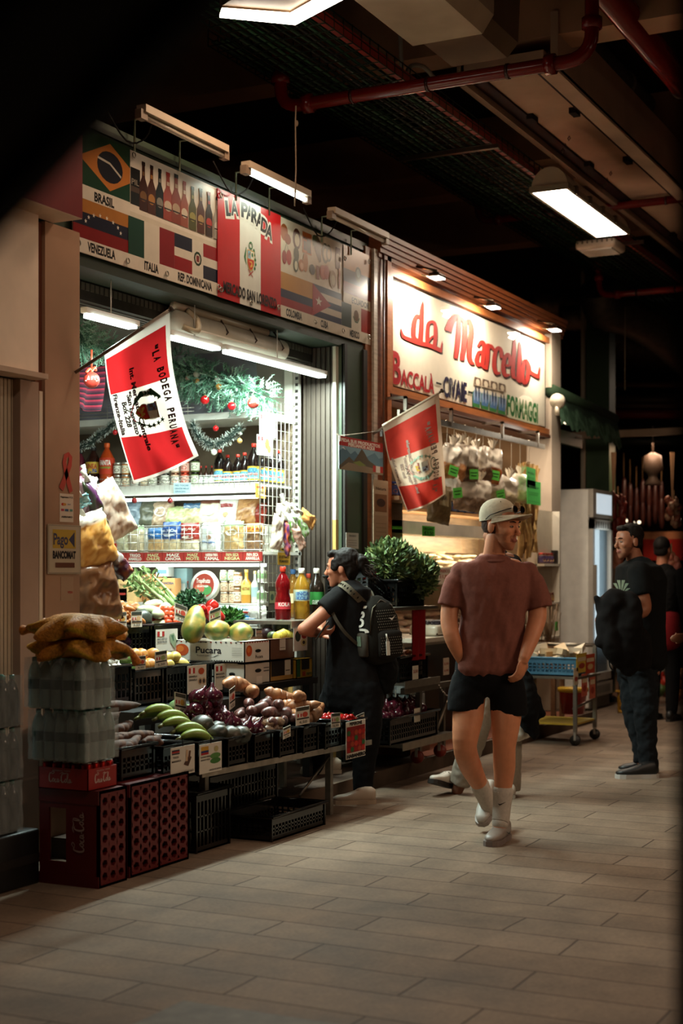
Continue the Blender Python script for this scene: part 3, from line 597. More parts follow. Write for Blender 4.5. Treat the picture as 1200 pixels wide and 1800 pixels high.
S.rect(X0,zb,bc,z3,'#8f1d1a'); S.rect(X0,zb+hh*.25,bc,z3,'#22203a'); S.rect(X0,zb+hh*.5,bc,z3,'#b17a30')
for k in range(5): S.rect(bc,zb+hh*k/5,bk,zb+hh*(k+1)/5,'#22203a' if k%2==0 else '#c6b8a4')
S.poly([(bc,zb),(bc,z3),(bc+.27,(zb+z3)/2)],'#9c2420'); S.star(bc+.09,(zb+z3)/2,.05,'#cfc3b2',.035)
t3=(X1-bk)/3; S.rect(bk,zb,bk+t3,z3-.05,'#2a3322'); S.rect(bk+t3,zb,bk+2*t3,z3-.05,'#cdbfaa'); S.rect(bk+2*t3,zb,X1,z3-.05,'#8f2416'); emx=bk+1.5*t3; S.ell(emx,zb+.1,.04,.04,'#6b4a2a'); S.stroke([(emx-.05,zb+.09),(emx-.02,zb+.055),(emx+.02,zb+.055),(emx+.05,zb+.09)],.012,'#4a5a3a')
S.rect(xe_,z3-.05,X1,z3+.02,'#cdbda6'); S.text('ECUADOR',bu(616),z3-.035,bu(646),.04,BLK,.02)
S.rect(xe_,z3+.02,X1,BT,'#7c2018'); S.rect(xe_,z3+.10,X1,BT,'#231f33'); S.rect(xe_,z3+.19,X1,BT,'#a86c28'); S.ell(bu(627),z3+.18,.05,.055,'#3a3428'); S.ell(bu(627),z3+.19,.03,.03,'#7a8a80')
S.rect(X0,BB,X1,BB+.075,'#cfc0ab')
for t,u0,u1 in (('COLOMBIA',500,528),('CUBA',561,574),('MEXICO',612,629)): S.text(t,bu(u0),BB+.018,bu(u1),.045,BLK,.045)
thing('fruit_banner','banner with fruit pictures above four national flags, right of the shield banner','banner',
 [('banner_sheet',backing(X0,X1),'vinyl'),('printed_design',S.m,'vinyl')]+grom([(bu(549),BB+.035),(bu(598),BB+.035),(X1-.05,BB+.05),(X1-.05,BT-.05),(xe_,BT-.1)]))

# ================================================================ WOODEN SIGN
YS=4.60; X0,X1=oy(684.5,600,YS).x,oy(960.5,600,YS).x; ZB,ZT=2.79,3.61
def Wd(zx,zy): p=oy(660+zx/3.5294,460+zy/3.5294,YS); return (p.x,p.z)
S=Sheet(planeY(YS-.002))
STR=[([(288,245),(280,300),(277,400),(270,500)],[6,24,26,28]),([(278,350),(250,335),(234,370),(228,440),(240,480),(268,492)],[12,20,24,26,24,20]),
([(152,415),(165,462),(205,482),(268,505),(335,522),(400,552)],[4,20,24,26,26,24]),([(398,562),(408,492)],[18,2]),([(314,515),(317,400),(336,374),(362,386),(366,460),(358,535)],[22,20,18,20,24,24]),([(318,500),(340,470),(362,460)],[12,12,10]),
([(442,430),(468,360),(500,335),(520,350)],[42,34,26,20]),([(510,340),(508,450),(490,600)],[20,28,22]),([(512,345),(545,375),(546,470),(530,612)],[20,28,28,22]),([(548,385),(575,365),(588,430),(574,560),(586,622),(606,632)],[16,26,30,28,24,10]),
([(628,525),(650,497),(668,520),(660,600),(656,645)],[14,22,26,26,22]),([(660,565),(634,562),(622,605),(632,640),(656,628)],[16,20,24,22,14]),([(655,640),(668,655),(690,668)],[20,20,8]),
([(692,508),(688,600),(680,664)],[22,24,20]),([(690,550),(708,522),(730,550)],[12,22,16]),
([(774,598),(772,552),(754,535),(736,565),(729,640),(742,688),(768,690)],[20,24,22,24,28,24,10]),
([(792,640),(824,642),(828,596),(812,574),(793,605),(786,670),(800,704),(828,700)],[10,18,24,20,24,28,24,10]),
([(854,480),(852,560),(846,700),(866,722)],[8,24,26,8]),([(888,500),(886,600),(880,728),(900,742)],[8,24,26,8]),
([(922,606),(907,660),(906,728),(925,752),(940,702),(942,640),(922,606)],[18,24,24,20,24,24,18]),([(940,655),(960,688),(1000,712)],[14,20,24]),([(1000,722),(1011,648)],[16,2])]
wd0=(X1-X0)/975.   # metres per traced unit is uneven along the sign, so trace the ribbon edges
def ribbon(pts,ws,c,dx=0,dy=0):
    P=smooth([(a,b,0) for a,b in pts],4); W=[]
    for i in range(len(ws)-1):
        for k in range(4): W.append(ws[i]+(ws[i+1]-ws[i])*k/4)
    W.append(ws[-1]); L_=[];R_=[]
    for i,p in enumerate(P):
        d=(P[min(i+1,len(P)-1)]-P[max(i-1,0)]).normalized(); nn=Vector((-d.y,d.x,0))*W[i]/2; L_.append(p+nn); R_.append(p-nn)
    z=S.z(); n=len(P); vs=[]
    for q in L_+R_: x,y=Wd(q.x+dx,q.y+dy); vs.append(S.f(x,y,z))
    S.m.add(vs,[(i,i+1,i+1+n,i+n) for i in range(n-1)],c)
for p,wv in STR: ribbon(p,wv,'#32130c',7,13); ribbon(p,wv,'#46190f',3.5,6)
for p,wv in STR: ribbon(p,wv,'#b3291c')
def wtext(t,a,b,h,c,bold=.02):
    p=Wd(*a); q=Wd(*b); k=Wd(a[0],a[1]-h); S.text(t,p[0],p[1],q[0],k[1]-p[1],c,bold,y1=p[1])
wtext('B',(92,746),(152,746),195,'#a8181c',.03); wtext('ACCALÀ',(150,763),(358,800),98,'#a8181c',.03)
p=Wd(368,745); q=Wd(402,790); S.rect(p[0],q[1]+.03,q[0],p[1],BLK)
wtext('CIVAIE',(414,830),(560,862),120,'#1f1638',.03)
p=Wd(566,800); q=Wd(598,845); S.rect(p[0],q[1]+.03,q[0],p[1],BLK)
for k in range(4):
    a=Wd(604+k*50,720+k*12); b_=Wd(650+k*50,778+k*12); S.rect(a[0],b_[1],b_[0],a[1]-.0,'#a8937a'); S.rect(a[0]+.01,b_[1]+.01,b_[0]-.02,b_[1]+.07,'#5c4634'); S.ell((a[0]+b_[0])/2,(a[1]+b_[1])/2,.05,.03,'#d2c2a8',8)
    a=Wd(595+k*52,802+k*12); b_=Wd(640+k*52,910+k*14); S.rect(a[0],b_[1],b_[0],a[1],'#3c7a3c'); S.rect(a[0]+.01,b_[1]+.03,b_[0]-.01,a[1]-.01,'#4d6f9c'); 
    for j in range(5): S.ell(a[0]+.04+j*.035,b_[1]+.1+.03*(j%2),.018,.05,'#1d2c4a' if j%2 else '#8fa0b8',8)
a=Wd(808,838); b_=Wd(1000,905); c_=Wd(900,990)
S.rect(a[0],c_[1]-.0,b_[0],a[1]-.02,'#cfcfae'); wtext('FORMAGGI',(806,945),(998,990),118,'#1d6a2c',.04)
bd=MB('#ded3bd').box((X0+.04,YS-.002,ZB+.02),(X1-.06,YS+.01,ZT-.02)); bd.box((X0,YS+.01,ZB),(X1,YS+.015,ZT),'#2a1c14')
fr=MB('#93552a'); t=.055
for (a,b_) in (((X0-t,4.572,ZB-t),(X1+t,4.62,ZB)),((X0-t,4.572,ZT),(X1+t,4.62,ZT+t)),((X0-t,4.572,ZB),(X0,4.62,ZT)),((X1,4.572,ZB),(X1+t,4.62,ZT))): fr.box(a,b_)
for (a,b_) in (((X0-t-.02,4.56,ZB-t-.03),(X1+t+.02,4.6,ZB-t)),): fr.box(a,b_,'#4a2512')
gl=MB('#ffffff').add([(X0,4.582,ZB),(X1,4.582,ZB),(X1,4.582,ZT),(X0,4.582,ZT)],[(0,1,2,3)])
gm=bpy.data.materials.new('window_glass'); gm.use_nodes=True; nt=gm.node_tree; b=nt.nodes['Principled BSDF']; tr=nt.nodes.new('ShaderNodeBsdfTransparent'); gs=nt.nodes.new('ShaderNodeBsdfGlossy'); gs.inputs['Roughness'].default_value=.02; ms=nt.nodes.new('ShaderNodeMixShader'); lw=nt.nodes.new('ShaderNodeLayerWeight'); fn=nt.nodes.new('ShaderNodeMath'); fn.operation='POWER'; fn.inputs[1].default_value=3.5; nt.links.new(lw.outputs['Facing'],fn.inputs[0])
nt.links.new(fn.outputs[0],ms.inputs[0]); nt.links.new(tr.outputs[0],ms.inputs[1]); nt.links.new(gs.outputs[0],ms.inputs[2]); nt.links.new(ms.outputs[0],nt.nodes['Material Output'].inputs[0]); MATS['window_glass']=gm
thing('framed_shop_sign','large painted shop sign behind glass in a wooden frame, red script over coloured words','shop sign',
 [('sign_board',bd,'paper',[('painted_lettering',S.m,'paper')]),('wooden_frame',fr,'wood'),('glass_pane',gl,'window_glass')])

# ================================================================ FLAGS ON POLES
def flag(name_label,left,right,Yl,Yr,mirror,reds,whites,lblmat):
    Lp=smooth([(a,b,0) for a,b in left],6); Rp=smooth([(a,b,0) for a,b in right],6)
    def crv(P,t):
        t=min(max(t,0),1); k=t*(len(P)-1); i=min(int(k),len(P)-2); return P[i].lerp(P[i+1],k-i)
    def fm(s,t,l=0):
        a=crv(Lp,t); b=crv(Rp,t); q=a.lerp(b,s); Y=Yl+(Yr-Yl)*s+.035*math.sin(s*6+t*2.5)*(.3+t)+.02*math.sin(s*13-t*6)*t
        q=q+Vector((0,1,0))*(10*math.sin(s*pi)*(t-.0)*(.5 if t>.5 else t))
        return oy(q.x,q.y,Y-l)
    red=reds;whi=whites
    def cf(s,t):
        if s<.015 or s>.93 or t<.10 or t>.965: return whi
        return red if (t<.40 or t>.70) else whi
    nu,nv=60,100; m=MB(); 
    vs=[fm(i/nu,j/nv) for j in range(nv+1) for i in range(nu+1)]
    m2=MB(); 
    for j in range(nv):
        for i in range(nu):
            pass
    # faces own their colour so stripe edges stay crisp
    for j in range(nv):
        run=[]
        for i in range(nu):
            c=hx(cf((i+.5)/nu,(j+.5)/nv)); k=[j*(nu+1)+i,j*(nu+1)+i+1,(j+1)*(nu+1)+i+1,(j+1)*(nu+1)+i]
            m.add([vs[q] for q in k],[(0,1,2,3)],cols=[c]*4,smooth=False)
    # merge identical verts by colour for smooth shading
    key={};nv_=[];nc=[];mp={}
    for i,(p,c) in enumerate(zip(m.v,m.c)):
        q=(round(p.x,5),round(p.y,5),round(p.z,5),c)
        if q not in key: key[q]=len(nv_); nv_.append(p); nc.append(c)
        mp[i]=key[q]
    m.f=[tuple(mp[i] for i in f) for f in m.f]; m.v=nv_; m.c=nc; m.s=[True]*len(m.f)
    tt=(lambda t: 1-t) if mirror else (lambda t:t)
    S=Sheet(lambda x,y,l: fm(y,tt(x),l+.002))
    ink='#3a1c1c' if not mirror else '#8a7468'
    if not mirror:
        rows=[('Firenze-Italia',.405,.045,.69,.062),('Box 228',.47,.155,.64,.068),('"San Lorenzo"',.41,.25,.71,.066),('Int. Mercato Centrale',.26,.35,.80,.066)]
    else:
        rows=[('Firenze-Italia',.33,.05,.62,.05),('Box 228',.38,.175,.53,.055),('"San Lorenzo"',.31,.265,.60,.055),('Int. Mercato Centrale',.2,.36,.73,.055)]
    for tx,t0,s0,t1,h in rows: S.text(tx,t0,s0,t1,h,ink,.045)
    word='"LA BODEGA PERUANA"'; n=len(word)
    for k,chh in enumerate(word):
        if chh==' ': continue
        t=.20+.62*k/(n-1) if not mirror else .16+.62*k/(n-1); bow=.10*math.sin(pi*k/(n-1)); S.text(chh,t-.013,.70+bow,t+.013,.10,ink,.05)
    g='#1c3a22' if not mirror else '#8aa08a'
    cx,cy=(.555,.50) if not mirror else (.45,.55)
    def E(x,y): return (cx+x*.55,cy+y)
    S.stroke([E(-.10,-.18),E(-.20,-.05),E(-.20,.12),E(-.12,.24)],[.015,.035,.04,.015],g)
    for k in range(9): a=E(-.12-.075*math.sin(pi*k/8),-.16+.045*k); S.poly([(a[0]-.02,a[1]),(a[0],a[1]+.04),(a[0]+.012,a[1]-.01)],g)
    for k in range(6): a=E(.12+.05*math.sin(pi*k/5),-.16+.07*k); S.star(a[0],a[1],.022,g,.035)
    S.stroke([E(.10,-.2),E(.18,0),E(.12,.2)],.008,g)
    shield=[E(-.09,.16),E(.09,.16),E(.09,-.06),E(.04,-.15),E(0,-.18),E(-.04,-.15),E(-.09,-.06)]
    S.poly(shield,'#9a7a3a' if not mirror else '#c0a890'); k_=.88
    S.poly([(cx+(x-cx)*k_,cy+(y-cy)*k_) for x,y in shield],'#b02a1c' if not mirror else '#c9867a')
    S.rect(*E(-.08,.02),*E(-.002,.145),'#6f86a8' if not mirror else '#a8b0b8'); S.rect(*E(.002,.02),*E(.08,.145),'#c8c0ae')
    S.stroke([E(-.05,-.03),E(-.02,-.08),E(.03,-.1),E(.02,-.04)],[.01,.03,.03,.01],'#b08a34'); S.stroke([E(-.06,.05),E(-.05,.10),E(-.02,.09),E(-.02,.13)],[.02]*4,'#5c4a4a')
    S.stroke([E(-.10,-.18),E(.02,-.26),E(.10,-.2)],.014,'#8a1a18' if not mirror else '#b07a70'); S.stroke([E(-.06,-.3),E(0,-.22),E(.06,-.3)],.01,'#2a1414')
    if mirror: S.stroke([(cx+.05*math.cos(k*.63),.80+.05*math.sin(k*.63)) for k in range(10)],.012,g,True)
    hem=MB(hx(whites)); hem.tube([fm(s/12,0) for s in range(13)],.008,n=6)
    thing('hanging_flag',name_label,'flag',[('flag_cloth',m,lblmat,[('flag_print',S.m,'cloth')]),('hem',hem,'cloth')])
    return fm
fm1=flag('red and white flag with readable lettering on a short pole before the lit shelves',[(183,620),(190,680),(208,760),(235,850)],[(298,545),(303,640),(325,740),(349,801)],4.42,4.10,False,'#a01c1e','#cfc4b8','flagcloth')
fm2=flag('paler red and white flag seen from behind with mirrored lettering, hanging beside the wooden sign',[(672,748),(681,800),(697,850),(716,900)],[(771,690),(776,760),(781,830),(783,868)],4.42,4.12,True,'#b5382c','#cbb9a2','flagcloth')
def pole(a,b,r,lab,extra=None):
    mb=MB('#6b5848').tube([a,b],r,n=8); mb.tube([Vector(b).lerp(Vector(a),.03),Vector(b)],r*1.6,'#3a2a1e',8); 
    thing('flag_pole',lab,'flag pole',(mb,'satin'))
e0,e1=fm1(0,0),fm1(1,0); d=(e1-e0).normalized(); pole(oy(132,655,4.56),e1+d*.02,.009,'short pole of the flag with readable lettering, fixed to the left pillar')
e0b,e1b=fm2(0,0),fm2(1,0); d2=(e1b-e0b).normalized(); pole(oy(655,763,4.57),e1b+d2*.04,.010,'pole of the paler flag, fixed to the wooden post between the stalls')

# unseen lamp added across the aisle to brighten the walking man's face
thing('stall_lamp','long lamp of the stall across the aisle','ceiling lamp',[('housing',MB('#b9a48a').box((5.4,-1.42,2.93),(7.2,-1.2,3.0)),'satin'),('diffuser',ebox((5.45,-1.40,2.90),(7.15,-1.22,2.93)),WHT2)])
area('lamp_glow',(6.3,-1.31,2.88),1.7,.16,LP_AISLE*1.1,WARM,(math.radians(35),0,0))
# ================================================================ STALL 1: SHELVING ALONG THE SIDE WALL
SX=8.62                                            # front plane of the shelving, it faces the left end of the stall
def sp(u,v,X=SX): return ox(u,v,X)
Yr=4.95; Yl=6.9
PR={}
def place(key,maker,M,label,cat,name,group=None):
    """make the first of a kind, copy it with its parts afterwards"""
    if key not in PR: PR[key]=thing(name,label,cat,maker(),M,group); return PR[key]
    o=dup(PR[key],M,label)
    if group: o['group']=group
    elif 'group' in o: del o['group']
    return o
su=MB('#cfccc2'); su.box((9.12,Yr,1.0),(9.16,Yl,2.95),'#7d7468')
su.box((8.60,Yr-.01,2.455),(9.13,Yl,2.50),'#dcd9cf'); su.box((8.66,Yr,2.0),(9.13,Yl,2.02)); su.box((8.62,Yr-.0,1.955),(8.66,Yl,2.022),'#dedbd0')
su.box((8.58,Yr-.05,1.535),(9.13,Yl,1.555)); su.box((8.62,Yr,1.485),(8.66,Yl,1.50),'#dedbd0'); su.box((8.64,Yr,1.185),(9.13,Yl,1.204)); su.box((8.62,Yr,.85),(9.13,Yl,.9),'#b8b4a8'); su.box((9.08,Yr,.9),(9.12,Yl,2.5),'#6a5b4a')
ls=MB('#a8332c').box((8.565,Yr-.05,1.490),(8.58,Yl,1.553)); S=Sheet(lambda x,z,l: Vector((8.565-l,-x,z)))
us=[191,221.5,253,285.6,323,354.5,390,427,461]
for k,(a,b) in enumerate((('FREJOL','CANARIO'),('TRIGO','AMARILLO'),('MAIZ','CHULPE'),('MAIZ','CANCHA'),('MAIZ','MOTE'),('HARINA PARA','TAMAL'),('PAPA SECA','NEGRA'),('PAPA SECA','AMARILLA'))):
    ya=-sp(us[k],985,8.565).y; yb=-sp(us[k+1],985,8.565).y; wd=yb-ya; col='#c9c08a' if k%2==0 and k!=5 else '#e6dccb'
    S.text(a,ya+wd*.2,1.524,yb-wd*.2,.020,col,.03); S.text(b,ya+wd*.14,1.499,yb-wd*.14,.020,col,.03); S.rect(yb-.003,1.492,yb+.003,1.551,'#8a2a24')
S.text('CABALLA MASA',-6.6,1.51,-6.35,.02,'#e6dccb',.03)
def wirebox(y0,y1,z0,z1,X,ny,nz,c='#e2dfd5',r=.0022):
    m=MB(c)
    for k in range(ny+1): y=y0+(y1-y0)*k/ny; m.tube([(X+.02,y,z0),(X,y,z0),(X,y,z1)],r,n=5)
    for k in range(nz+1): z=z0+(z1-z0)*k/nz; m.tube([(X-.003,y0,z),(X-.003,y1,z)],r,n=5)
    m.tube([(X,y0,z0),(X,y1,z0),(X,y1,z1),(X,y0,z1)],r*2,n=6,closed=True); return m
rl=[]
# railing in front of the jars
m=MB('#cfccc2')
for k in range(48): y=Yr+.02+k*.04; m.tube([(8.60,y,1.985),(8.60,y,2.075)],.0018,n=4)
for z in (2.03,2.075,2.05): m.tube([(8.60,Yr,z),(8.60,6.9,z)],.0025,n=5)
rl.append(('wire_rail',m,'metal'))
m=MB('#cfccc2')
for z in (2.52,2.545): m.tube([(8.60,Yr+.5,z),(8.60,6.9,z)],.003,n=5)
for y in (5.5,5.62,5.95,6.1,6.5): m.tube([(8.60,y,2.50),(8.60,y,2.59),(8.60,y+.07,2.59),(8.60,y+.07,2.50)],.003,n=5)
rl.append(('upper_wire_rail',m,'metal'))
for (ua,ub) in ((183,243),(246,352),(353,392),(392,463)):
    rl.append(('wire_basket_front',wirebox(sp(ua,950,8.57).y,sp(ub,950,8.57).y,1.565,1.735,8.56,max(3,int((ub-ua)/12)),3),'metal'))
rl.append(('lower_wire_rail',wirebox(Yr,5.5,1.06,1.2,8.6,9,3),'metal'))
for z,ua,ub in ((1.925,195,452),(1.466,196,466)):
    y1,y0=sp(ua,900).y,sp(ub,900).y; rl.append(('shelf_light',MB('#ffffff').box((8.60,y0,z-.012),(8.635,y1,z+.008)),WHT))
    area('shelf_glow',(8.66,(y0+y1)/2,z-.025),y1-y0,.04,LP_STALL*.55,COOL,(0,math.radians(25),pi/2)) if False else area('shelf_glow',(8.63,(y0+y1)/2,z-.02),.04,y1-y0,LP_STALL*.045,COOL,(0,math.radians(-30),0))
thing('shop_shelving','white shop shelving with two lit shelves, wire rails and a red name strip','shelving',[('shelf_frame',su,'satin'),('name_strip',ls,'satin',[('strip_lettering',S.m,'paper')])]+rl)
# wire grid panels
def gridpanel(x0,x1,z0,z1,Y,lab,nx,nz):
    m=MB('#c4c0b4')
    for k in range(nx+1): x=x0+(x1-x0)*k/nx; m.tube([(x,Y,z0),(x,Y,z1)],.0028,n=5)
    for k in range(nz+1): z=z0+(z1-z0)*k/nz; m.tube([(x0,Y+.003,z),(x1,Y+.003,z)],.0028,n=5)
    m.tube([(x0,Y,z0),(x1,Y,z0),(x1,Y,z1),(x0,Y,z1)],.005,n=6,closed=True)
    return thing('wire_grid_panel',lab,'wire panel',(m,'metal'))
gridpanel(8.60,9.12,1.02,2.58,4.93,'white wire grid panel at the right end of the shelving',9,24)
gp_=MB('#a9a59b').box((9.09,4.90,1.0),(9.12,4.93,2.9)); 
for k in range(40): gp_.box((9.085,4.905,1.05+k*.045),(9.09,4.925,1.07+k*.045),'#2a2420')
thing('slotted_upright','white slotted upright beside the wire grid panel','shelf upright',(gp_,'satin'))
a=oy(136,700,5.3); gridpanel(a.x-.25,a.x,1.9,2.62,5.3,'narrow wire grid panel behind the left pillar',4,12)
# ---- bottles and jars
def mk_bottle(h,r,body,lab,cap,labz=(.28,.55),km='gloss',txt=None,n=16,shape=0,lab2=None):
    def f():
        if shape==0: pf=[(0,0),(r*.85,0),(r,.03*h),(r,.22*h),(r*.94,.26*h),(r,.30*h),(r,.58*h),(r*.9,.68*h),(r*.55,.80*h),(r*.3,.87*h),(r*.28,.94*h),(0,.945*h)]
        elif shape==1: pf=[(0,0),(r*.9,0),(r,.02*h),(r,.40*h),(r*.82,.5*h),(r*.95,.6*h),(r*.95,.70*h),(r*.6,.82*h),(r*.3,.88*h),(r*.28,.94*h),(0,.945*h)]
        else: pf=[(0,0),(r*.95,0),(r,.04*h),(r,.6*h),(r*.35,.72*h),(r*.3,.94*h),(0,.945*h)]
        b=MB(body).lathe(pf,n=n); c=MB(cap).lathe([(r*.36,.90*h),(r*.38,.905*h),(r*.38,.99*h),(r*.33,h),(0,h)],n=12)
        l=MB(lab).lathe([(r*1.015,labz[0]*h),(r*1.015,labz[1]*h)],n=n); l=MB(lab).rings([[(r*1.015*math.cos(2*pi*j/n),r*1.015*math.sin(2*pi*j/n),z*h) for j in range(n)] for z in labz],cap=(False,False))
        subs=None
        S=Sheet(lambda x,z,q: Vector((math.cos(x/r)*(r*1.02+q*3),math.sin(x/r)*(r*1.02+q*3),z))); zc=(labz[0]+labz[1])/2*h; lh=(labz[1]-labz[0])*h
        # the printed side faces local -x ... placed by rotation
        if lab2:
            for k in range(4): S.rect(-r*1.0+k*r*.5,zc-lh*.38,-r*1.0+(k+1)*r*.5,zc+lh*.38 if k in(1,2) else zc+lh*.3,lab2)
        if txt:
            for i,(t,c_,hh,dz) in enumerate(txt):
                vs_,fs_=glyphs(t,.03); S.text(t,-r*.75,zc+dz*lh-hh*lh/2,r*.75,hh*lh,c_,.03)
        if S.m.v: subs=[('label_print',S.m,'paper')]
        return [('bottle_body',b,km),('cap',c,'satin'),('bottle_label',l,'paper',subs)]
    return f
def mk_jar(h,r,cont,lab,lid,pic):
    def f():
        b=MB(cont).lathe([(0,0),(r*.92,0),(r,.05*h),(r,.78*h),(r*.85,.86*h),(0,.86*h)],n=16); c=MB(lid).lathe([(r*.9,.84*h),(r*.92,.85*h),(r*.92,.99*h),(r*.85,h),(0,h)],n=16)
        l=MB(lab).rings([[(r*1.01*math.cos(2*pi*j/16),r*1.01*math.sin(2*pi*j/16),z*h) for j in range(16)] for z in (.12,.74)],cap=(False,False))
        S=Sheet(lambda x,z,q: Vector((math.cos(x/r)*(r*1.02+q*3),math.sin(x/r)*(r*1.02+q*3),z))); S.ell(0,.36*h,r*.55,h*.13,pic,10); S.rect(-r*.6,.56*h,r*.6,.64*h,'#4a2a22')
        return [('jar_body',b,'gloss'),('lid',c,'metal'),('jar_label',l,'paper',[('label_print',S.m,'paper')])]
    return f
FACE=pi   # rotation that turns a label (local +x) to the left end of the stall; camera sees that side
def shelf_item(key,mk,u,vb,label,cat,name,X=SX+.09,z=None,group=None,rz=None):
    p=ox(u,vb,X); z=p.z if z is None else z
    return place(key,mk,TR((p.x,p.y,z),(FACE+.35) if rz is None else rz),label,cat,name,group)
Z1=2.021
shelf_item('bt_pink',mk_bottle(.28,.048,'#5c1c28','#b3485c','#222222'),141,850,'dark bottle with pink label at the far left of the jar shelf','bottle','drink_bottle',z=Z1)
shelf_item('bt_dark',mk_bottle(.30,.055,'#2a120c','#c7a13c','#1c1a18',(.35,.62),txt=[('LINEA','#a8381c',.4,.12),('1,5',"#2c4a8c",.28,-.28)]),164,850,'dark cola bottle with yellow label on the jar shelf','bottle','drink_bottle',z=Z1)
shelf_item('bt_orange',mk_bottle(.32,.055,'#a83c14','#b8361c','#d8581c',(.30,.66),'gloss',txt=[('FANTA','#e8dcd0',.3,.2),('NARANJA','#6b9a3c',.12,-.1)]),188,850,'orange drink bottle with orange cap beside the jars','bottle','drink_bottle',z=Z1)
jc=[('#5c3a22','#d6d0c0','#d8d4c8','#4a2a1a'),('#a8642c','#d8ccb0','#d8d4c8','#b8622c'),('#c0b8a8','#d6d2c4','#cfcac0','#8a3a22'),('#8c5c2c','#d9cdb4','#e2ddd2','#c08a3c'),('#b8b0a0','#cfc8b8','#3c3a34','#5c7a3c'),('#cfc9bc','#d4cfc2','#4a4640','#5c4632'),('#d0b094','#d9d2c2','#8a5a44','#c06a3a'),('#c0503a','#d8a898','#b03a28','#c0281c'),('#5c6a3a','#d8d4c4','#2f2c28','#5c8a4a')]
uj=[207,221,238,254,268,290,308,325,343]
for k,(u,(a,b,c,d)) in enumerate(zip(uj,jc)):
    for lv in (0,1): shelf_item('jar%d'%k,mk_jar(.088,.032,a,b,c,d),u,850,'small jar, two-high row, top shelf, %s'%(['far left of the row','second from the left','third from the left','fourth, behind the flag','fifth, under the flag tip','sixth, dark picture','orange label','red label and red lid','green picture and black lid'][k]+(', upper one' if lv else ', lower one')),'jar','food_jar',z=Z1+lv*.089)
for k,u in enumerate((353,362,372)): shelf_item('sauce',mk_bottle(.13,.017,'#3a1c12','#cfd2cc','#b8281c',(.08,.42),shape=2),u,850,'tiny sauce bottle with red cap, %s of three'%('left','middle','right')[k],'bottle','sauce_bottle',z=Z1)
big=[(386,.24,.04),(400,.20,.036),(418,.20,.036),(430,.21,.034),(446,.27,.044),(462,.25,.04),(476,.25,.04),(490,.25,.04),(503,.24,.036)]
for k,(u,h,r) in enumerate(big):
    X=SX+.09 if u<450 else None
    if X is None: p=oy(u,850,5.02)
    else: p=ox(u,850,X)
    key='kola%.2f'%h
    place(key,mk_bottle(h,r,'#180d0a','#c2a03c','#c03020',(.06,.42),txt=[('KOLA','#3c7a9c',.3,.22),('KING','#c04030',.18,-.05)],lab2='#6fa9b8'),TR((p.x,p.y,Z1),FACE+.35),'dark syrup bottle with yellow label, %s in the row'%['first','second','third','fourth','fifth and tallest','sixth, behind the wire grid','seventh, behind the wire grid','eighth, behind the wire grid','last, behind the wire grid'][k],'bottle','syrup_bottle')
# ---- bags
def mk_bag(w,h,t,cf,km='vinyl',top=True,prints=(),seed=1,film=False,lump=.008,mid=None):
    """pillow bag standing on its base, front towards local -y"""
    def f():
        rr=random.Random(seed); m=MB(); nu,nv=14,18; off=Vector((seed*3.1,seed*1.7,0))
        def pt(s,sg):
            def g(a,b):
                x=(a-.5)*w*(1-.10*math.sin(pi*b)*0); z=b*h; e=(1-abs(2*a-1)**3)**.6*(1-abs(2*b-1)**4)**.5 if 0<a<1 and 0<b<1 else 0
                if b>.88 and top: e*=max(0,(1-b)/.12)
                nn=noise.noise(Vector((x*14,z*14,sg*5))+off)*lump*2.2+noise.noise(Vector((x*45,z*45,sg*5))+off)*lump
                edge=noise.noise(Vector((a*3,b*9,seed)))*.012
                return (x+edge,sg*(e*t/2+nn*e),z+noise.noise(Vector((a*8,b*2,seed+4)))*.008)
            return g
        m.grid(pt(0,-1),nu,nv,colfn=lambda a,b: cf(a,b)); m.grid(pt(0,1),nu,nv,colfn=lambda a,b: cf(a,b))
        subs=[]
        if prints:
            fr=pt(0,-1)
            S=Sheet(lambda x,z,l: Vector(fr(x,z))+Vector((0,-l*4-.0025,0)))
            for pr in prints:
                if pr[0]=='t': S.text(pr[1],pr[2],pr[3],pr[4],pr[5],pr[6],.03)
                elif pr[0]=='r': 
                    for q in range(6): S.rect(pr[1]+(pr[3]-pr[1])*q/6,pr[2],pr[1]+(pr[3]-pr[1])*(q+1)/6,pr[4],pr[5]); S.l-=1
                    S.l+=1
                elif pr[0]=='e': S.ell(pr[1],pr[2],pr[3],pr[4],pr[5],14)
            subs=[('bag_print',S.m,'vinyl')]
        out=[('bag_skin',m,'vinyl',subs)]
        return out
    return f
def speck(c1,c2,sc_=60,hdr=None,hb=.55):
    def f(a,b):
        if hdr and b>hb: return hx(hdr)
        k=noise.noise(Vector((a*sc_*.5,b*sc_,1.3))); A_,B_=hx(c1),hx(c2); t=min(max(.5+k*1.3,0),1); return tuple(A_[i]*(1-t)+B_[i]*t for i in range(3))
    return f
ZS=1.556
def bagon(key,mk,u,v,X,lab,rx=0,rz=-pi/2,name='snack_bag',z=None,cat='bag'):
    p=ox(u,v,X); return place(key,mk,TR((p.x,p.y,p.z if z is None else z),rz,rx),lab,cat,name)
rzb=-pi/2   # front (-y) turned to -x
